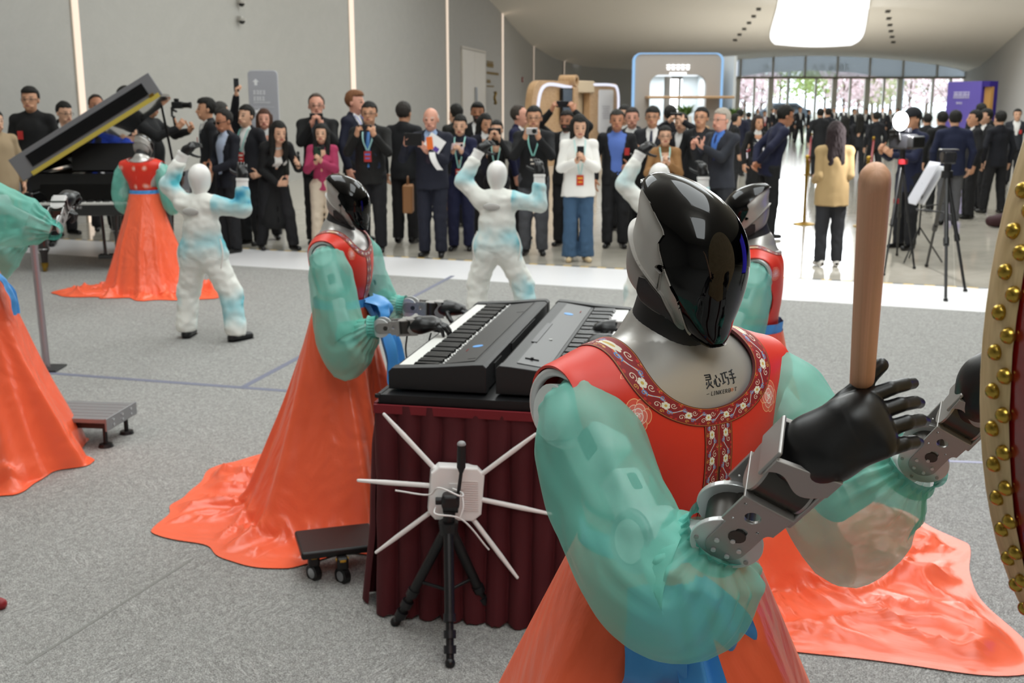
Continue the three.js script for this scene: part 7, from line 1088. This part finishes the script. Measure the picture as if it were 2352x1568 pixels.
// ---- visitors in the far hall
{
  const far = [[1700, 252, 27, 2.6, 0x1a1d33, 'man in blue coat turned away past the portal'], [1838, 246, 47, 0.2, 0x24252a, 'lone man striding before the open doors'], [1757, 255, 43, 0.0, 0x26282c, 'man with pink lanyard in the middle distance'], [1784, 250, 46, 0.1, 0x22242b, 'man in grey suit among the middle distance group'], [1796, 253, 44, 0.2, 0x23262a, 'man with green lanyard in the middle distance'], [1885, 250, 27, away, 0x1b1c20, 'broad man in long dark coat seen from behind'], [1903, 249, 28.5, away + 0.3, 0x1e2028, 'man in charcoal suit beside the long dark coat'], [1941, 266, 24.5, away, 0x1c1b20, 'long haired visitor behind the camel jacket woman'], [1976, 262, 27, away - 0.2, 0x202126, 'woman in dark jacket walking off between rope posts'], [2014, 258, 25, away + 0.3, 0x1b1c22, 'man in dark suit stepping away past the brass posts'], [1962, 250, 44, 0.6, 0x2a2c33, 'visitor facing the far doors behind the rope'], [1990, 250, 48, -0.5, 0x2b2d31, 'visitor in grey near the wide mullion'], [2045, 251, 46, 0.4, 0x2d2e33, 'visitor in grey under the pink blossom pane'], [2062, 249, 50, -0.3, 0x26272c, 'far visitor beside the bright lamp'], [1858, 252, 50, 1.2, 0x25272c, 'far visitor at the door frame'], [1822, 250, 52, -0.8, 0x27292e, 'far visitor before the parked car'], [1740, 250, 52, 0.5, 0x2a2c30, 'far visitor beside the green plant'], [1916, 248, 54, 0.3, 0x2d2e32, 'far visitor in the middle of the entrance'], [1720, 258, 34, away, 0x222634, 'visitor in slate coat near the portal counter'], [2132, 262, 21, away, 0x141519, 'visitor hidden behind the navy parka'], [1690, 262, 22, 1.6, 0x101114, 'visitor in black behind the slate suit'], [1775, 249, 56, 0.9, 0x2b2d30, 'far visitor at the glass door'], [1895, 247, 57, -0.6, 0x2c2e31, 'far visitor at the closing door'], [1938, 247, 57, 0.2, 0x2b2d31, 'far visitor under the transom'], [2028, 248, 56, 0.1, 0x2a2c30, 'far visitor by the pale mullion'], [2110, 250, 54, -0.2, 0x2c2e31, 'far visitor beside the purple board']];
  for (const [px, top, d, turn, hex, lab] of far) person({ px, top, d, turn, lod: 2, label: lab, jacket: hex, trousers: 0x1c1d21, fem: /woman|long haired/.test(lab), hairStyle: /woman|long haired/.test(lab) ? 'long' : 'short', coat: /coat/.test(lab), hem: /coat/.test(lab) ? 0.5 : 0.8, group: d > 40 ? 'distant visitors near the entrance' : undefined, stance: /strid|step|walk/.test(lab) ? [0.1, 0.2, 0.1, -0.18] : undefined, lanyard: /lanyard/.test(lab) ? (/pink/.test(lab) ? 0xd06a80 : 0x6ab08a) : undefined });
}
// ---------------------------------------------------------------- camera stands, lamp, sheet stand, rope posts
{
  const tri = (name, lab, apexPx, apexY, d, feetPx, r, extra) => { const ap = at(apexPx, apexY, d), t = thing(name, lab, 'tripod', ap.clone().setY(0)), L = toLocal(ap.clone().setY(0), 0), A = V(0, ap.y, 0), bm = mat(0x121214, 0.45); for (const [x, y] of feetPx) { const f = L(fl(x, y, 0.012)), m = A.clone().lerp(f, 0.55); const lg = part(t, 'leg', [rod(A, m, r * 1.25, r * 1.2, 10), rod(m, f, r * 0.85, r * 0.8, 10)], bm); part(lg, 'lock', rod(m.clone().lerp(A, 0.05), m.clone().lerp(f, 0.06), r * 1.6, r * 1.6, 10), bm); part(lg, 'rubber_foot', sph(r * 1.3, f.x, f.y + r * 0.3, f.z, 1, 1, 1, 10), M.black); } part(t, 'crown', [cyl(r * 3, r * 3.4, r * 4, 0, ap.y, 0), cyl(r * 2, r * 2, 0.12, 0, ap.y + 0.07, 0)], bm); extra?.(t, A); return t; };
  // video tripod in front, empty head
  tri('video_tripod', 'tall black video tripod with an empty fluid head', 2175, 400, 10.9, [[2172, 690], [2217, 668], [2128, 610]], 0.017, (t, A) => { part(t, 'fluid_head', [rbox(0.12, 0.12, 0.12, 0.02, 0, A.y + 0.16, 0), cyl(0.05, 0.05, 0.13, 0, A.y + 0.17, 0, 0, 0, Math.PI / 2)], mat(0x222226, 0.4)); part(t, 'mount_plate', rbox(0.17, 0.014, 0.09, 0.003, 0, A.y + 0.235, 0), mat(0x3a3436, 0.4)); part(t, 'spreader', [rod(V(0.02, 0.72, 0.02), V(-0.24, 0.74, -0.1), 0.008), rod(V(-0.02, 0.72, 0), V(0.05, 0.7, 0.1), 0.008)], M.black); });
  // camera with lit lamp on its own tripod
  tri('camera_tripod', 'black tripod with red grips under the lit camera', 2072, 370, 12.1, [[2030, 630], [2100, 615], [2060, 585]], 0.014, (t, A) => { part(t, 'red_grip', [rod(V(0, A.y - 0.03, 0.03), V(0, A.y + 0.02, 0.03), 0.05), rod(V(-0.05, A.y - 0.45, 0.05), V(-0.05, A.y - 0.4, 0.05), 0.03)], mat(0xa02028, 0.5)); });
  const c = at(2075, 325, 12.1), cm = thing('news_camera', 'black camcorder on a tripod under a bright lamp', 'camera', c, 0.35); part(cm, 'camera_body', [rbox(0.14, 0.16, 0.32, 0.02), rbox(0.05, 0.05, 0.2, 0.01, 0, 0.12, 0)], mat(0x1a1a1d, 0.5)); part(cm, 'lens_hood', [rbox(0.17, 0.13, 0.1, 0.02, 0, 0.0, 0.2), cyl(0.05, 0.05, 0.08, 0, 0, 0.2, Math.PI / 2)], M.black); part(cm, 'viewfinder', rbox(0.05, 0.05, 0.12, 0.01, -0.09, 0.1, -0.05), M.black);
  const lp = at(2069, 278, 12.0), lt = thing('camera_lamp', 'round blazing video lamp on top of the camera', 'lamp', lp, 0); part(lt, 'bulb_face', sph(0.1, 0, 0, 0, 0.82, 1, 0.3, 28), glow(0xffffff, 14)); part(lt, 'housing', [lathe([[0.03, -0.09], [0.088, -0.03], [0.092, 0.0], [0.084, 0.0], [0.02, -0.07]], 28).rotateX(Math.PI / 2)], M.black); part(lt, 'bracket', rod(V(0, -0.09, -0.05), V(0.02, -0.2, -0.03), 0.012), M.black);
  const pl = new THREE.PointLight(0xffffff, 6); pl.position.copy(lp).add(V(0, 0, 0.16)); pl.castShadow = true; scene.add(pl);
  // sheet music stand
  const sp = at(2125, 480, 12.5), ss = thing('sheet_stand', 'white slanted sheet board on a thin black stand', 'stand', sp.clone().setY(0)), L = toLocal(sp.clone().setY(0), 0), a = L(at(2092, 468, 12.5)), b = L(at(2148, 372, 12.5)); const mid = a.clone().lerp(b, 0.5), dir = b.clone().sub(a), len = dir.length(), ang = Math.atan2(dir.y, dir.x);
  part(ss, 'board', tf(rbox(len, 0.012, 0.32, 0.004), mid.x, mid.y, mid.z, 0, 0, ang), mat(0xdfe0ea, 0.4)); part(ss, 'back_board', tf(rbox(len * 0.9, 0.01, 0.3, 0.004), mid.x + 0.08, mid.y - 0.02, mid.z, 0, 0, ang), mat(0xe8e8ea, 0.4)); part(ss, 'pole', rod(V(mid.x, mid.y, mid.z), V(mid.x, 0.3, mid.z), 0.01), M.black); for (const [x, z] of [[0.25, 0.1], [-0.2, 0.15], [0, -0.25]]) part(ss, 'leg', rod(V(mid.x, 0.4, mid.z), V(mid.x + x, 0.01, mid.z + z), 0.008), M.black); part(ss, 'ledge_arm', rod(V(mid.x, 0.62, mid.z), V(mid.x + 0.25, 0.66, mid.z), 0.008), M.black);
  // rope barrier
  const posts = [[1846, 515, 380, 'brass barrier post before the camel jacket woman'], [1985, 520, 385, 'brass barrier post beyond the camel jacket'], [1858, 402, 330, 'brass barrier post further along the red rope'], [2000, 420, 335, 'brass barrier post near the long haired visitor'], [1545 + 20, 430, 322, 'brass barrier post beside the camel coat']]; const tops = [];
  posts.forEach(([px, fy, ty, lab]) => { const f = fl(px, fy), t = thing('barrier_post', lab, 'post', f), H = 0.95; part(t, 'base', lathe([[0, 0], [0.16, 0], [0.16, 0.015], [0.05, 0.04], [0, 0.04]], 28), M.brass); part(t, 'pole', cyl(0.022, 0.022, H, 0, H / 2 + 0.02, 0), M.brass); part(t, 'finial', [sph(0.035, 0, H + 0.03, 0), cyl(0.03, 0.03, 0.03, 0, H - 0.03, 0)], M.brass); tops.push(f.clone().setY(H - 0.03)); });
  const rope = (a, b, lab) => single('barrier_rope', lab, 'rope', tube([a, a.clone().lerp(b, 0.25).add(V(0, -0.18, 0)), a.clone().lerp(b, 0.5).add(V(0, -0.25, 0)), a.clone().lerp(b, 0.75).add(V(0, -0.18, 0)), b], 0.022, 24, 8), mat(0x8e1a22, 0.6)); rope(tops[0], tops[2], 'red rope sagging between two brass posts near the camel jacket'); rope(tops[1], tops[3], 'red rope sagging between the brass posts past the wooden stick'); rope(tops[4], fl(1738, 440).setY(0.9), 'red rope running to the woman in the long coat');
  const pp = fl(1738, 440), pt = thing('barrier_post', 'brass barrier post behind the woman in the long coat', 'post', pp); part(pt, 'base', lathe([[0, 0], [0.16, 0], [0.16, 0.015], [0.05, 0.04], [0, 0.04]], 28), M.brass); part(pt, 'pole', cyl(0.022, 0.022, 0.95, 0, 0.49, 0), M.brass);
  single('dark_bag', 'dark red bag lying on the tiles near the drum', 'bag', (() => { const P = fl(2285, 522), g = new Blob([P.x - 0.2, -0.02, P.z - 0.16], [P.x + 0.25, 0.3, P.z + 0.16], 0.014); g.cap([P.x - 0.06, 0.09, P.z], [P.x + 0.12, 0.1, P.z], 0.08, 0.11, 0.04).cap([P.x + 0.1, 0.12, P.z], [P.x + 0.16, 0.2, P.z], 0.04, 0.03, 0.03).cut((x, y) => 0.008 - y); return g.mesh(); })(), mat(0x351218, 0.7));
}
renderer.render(scene, camera);
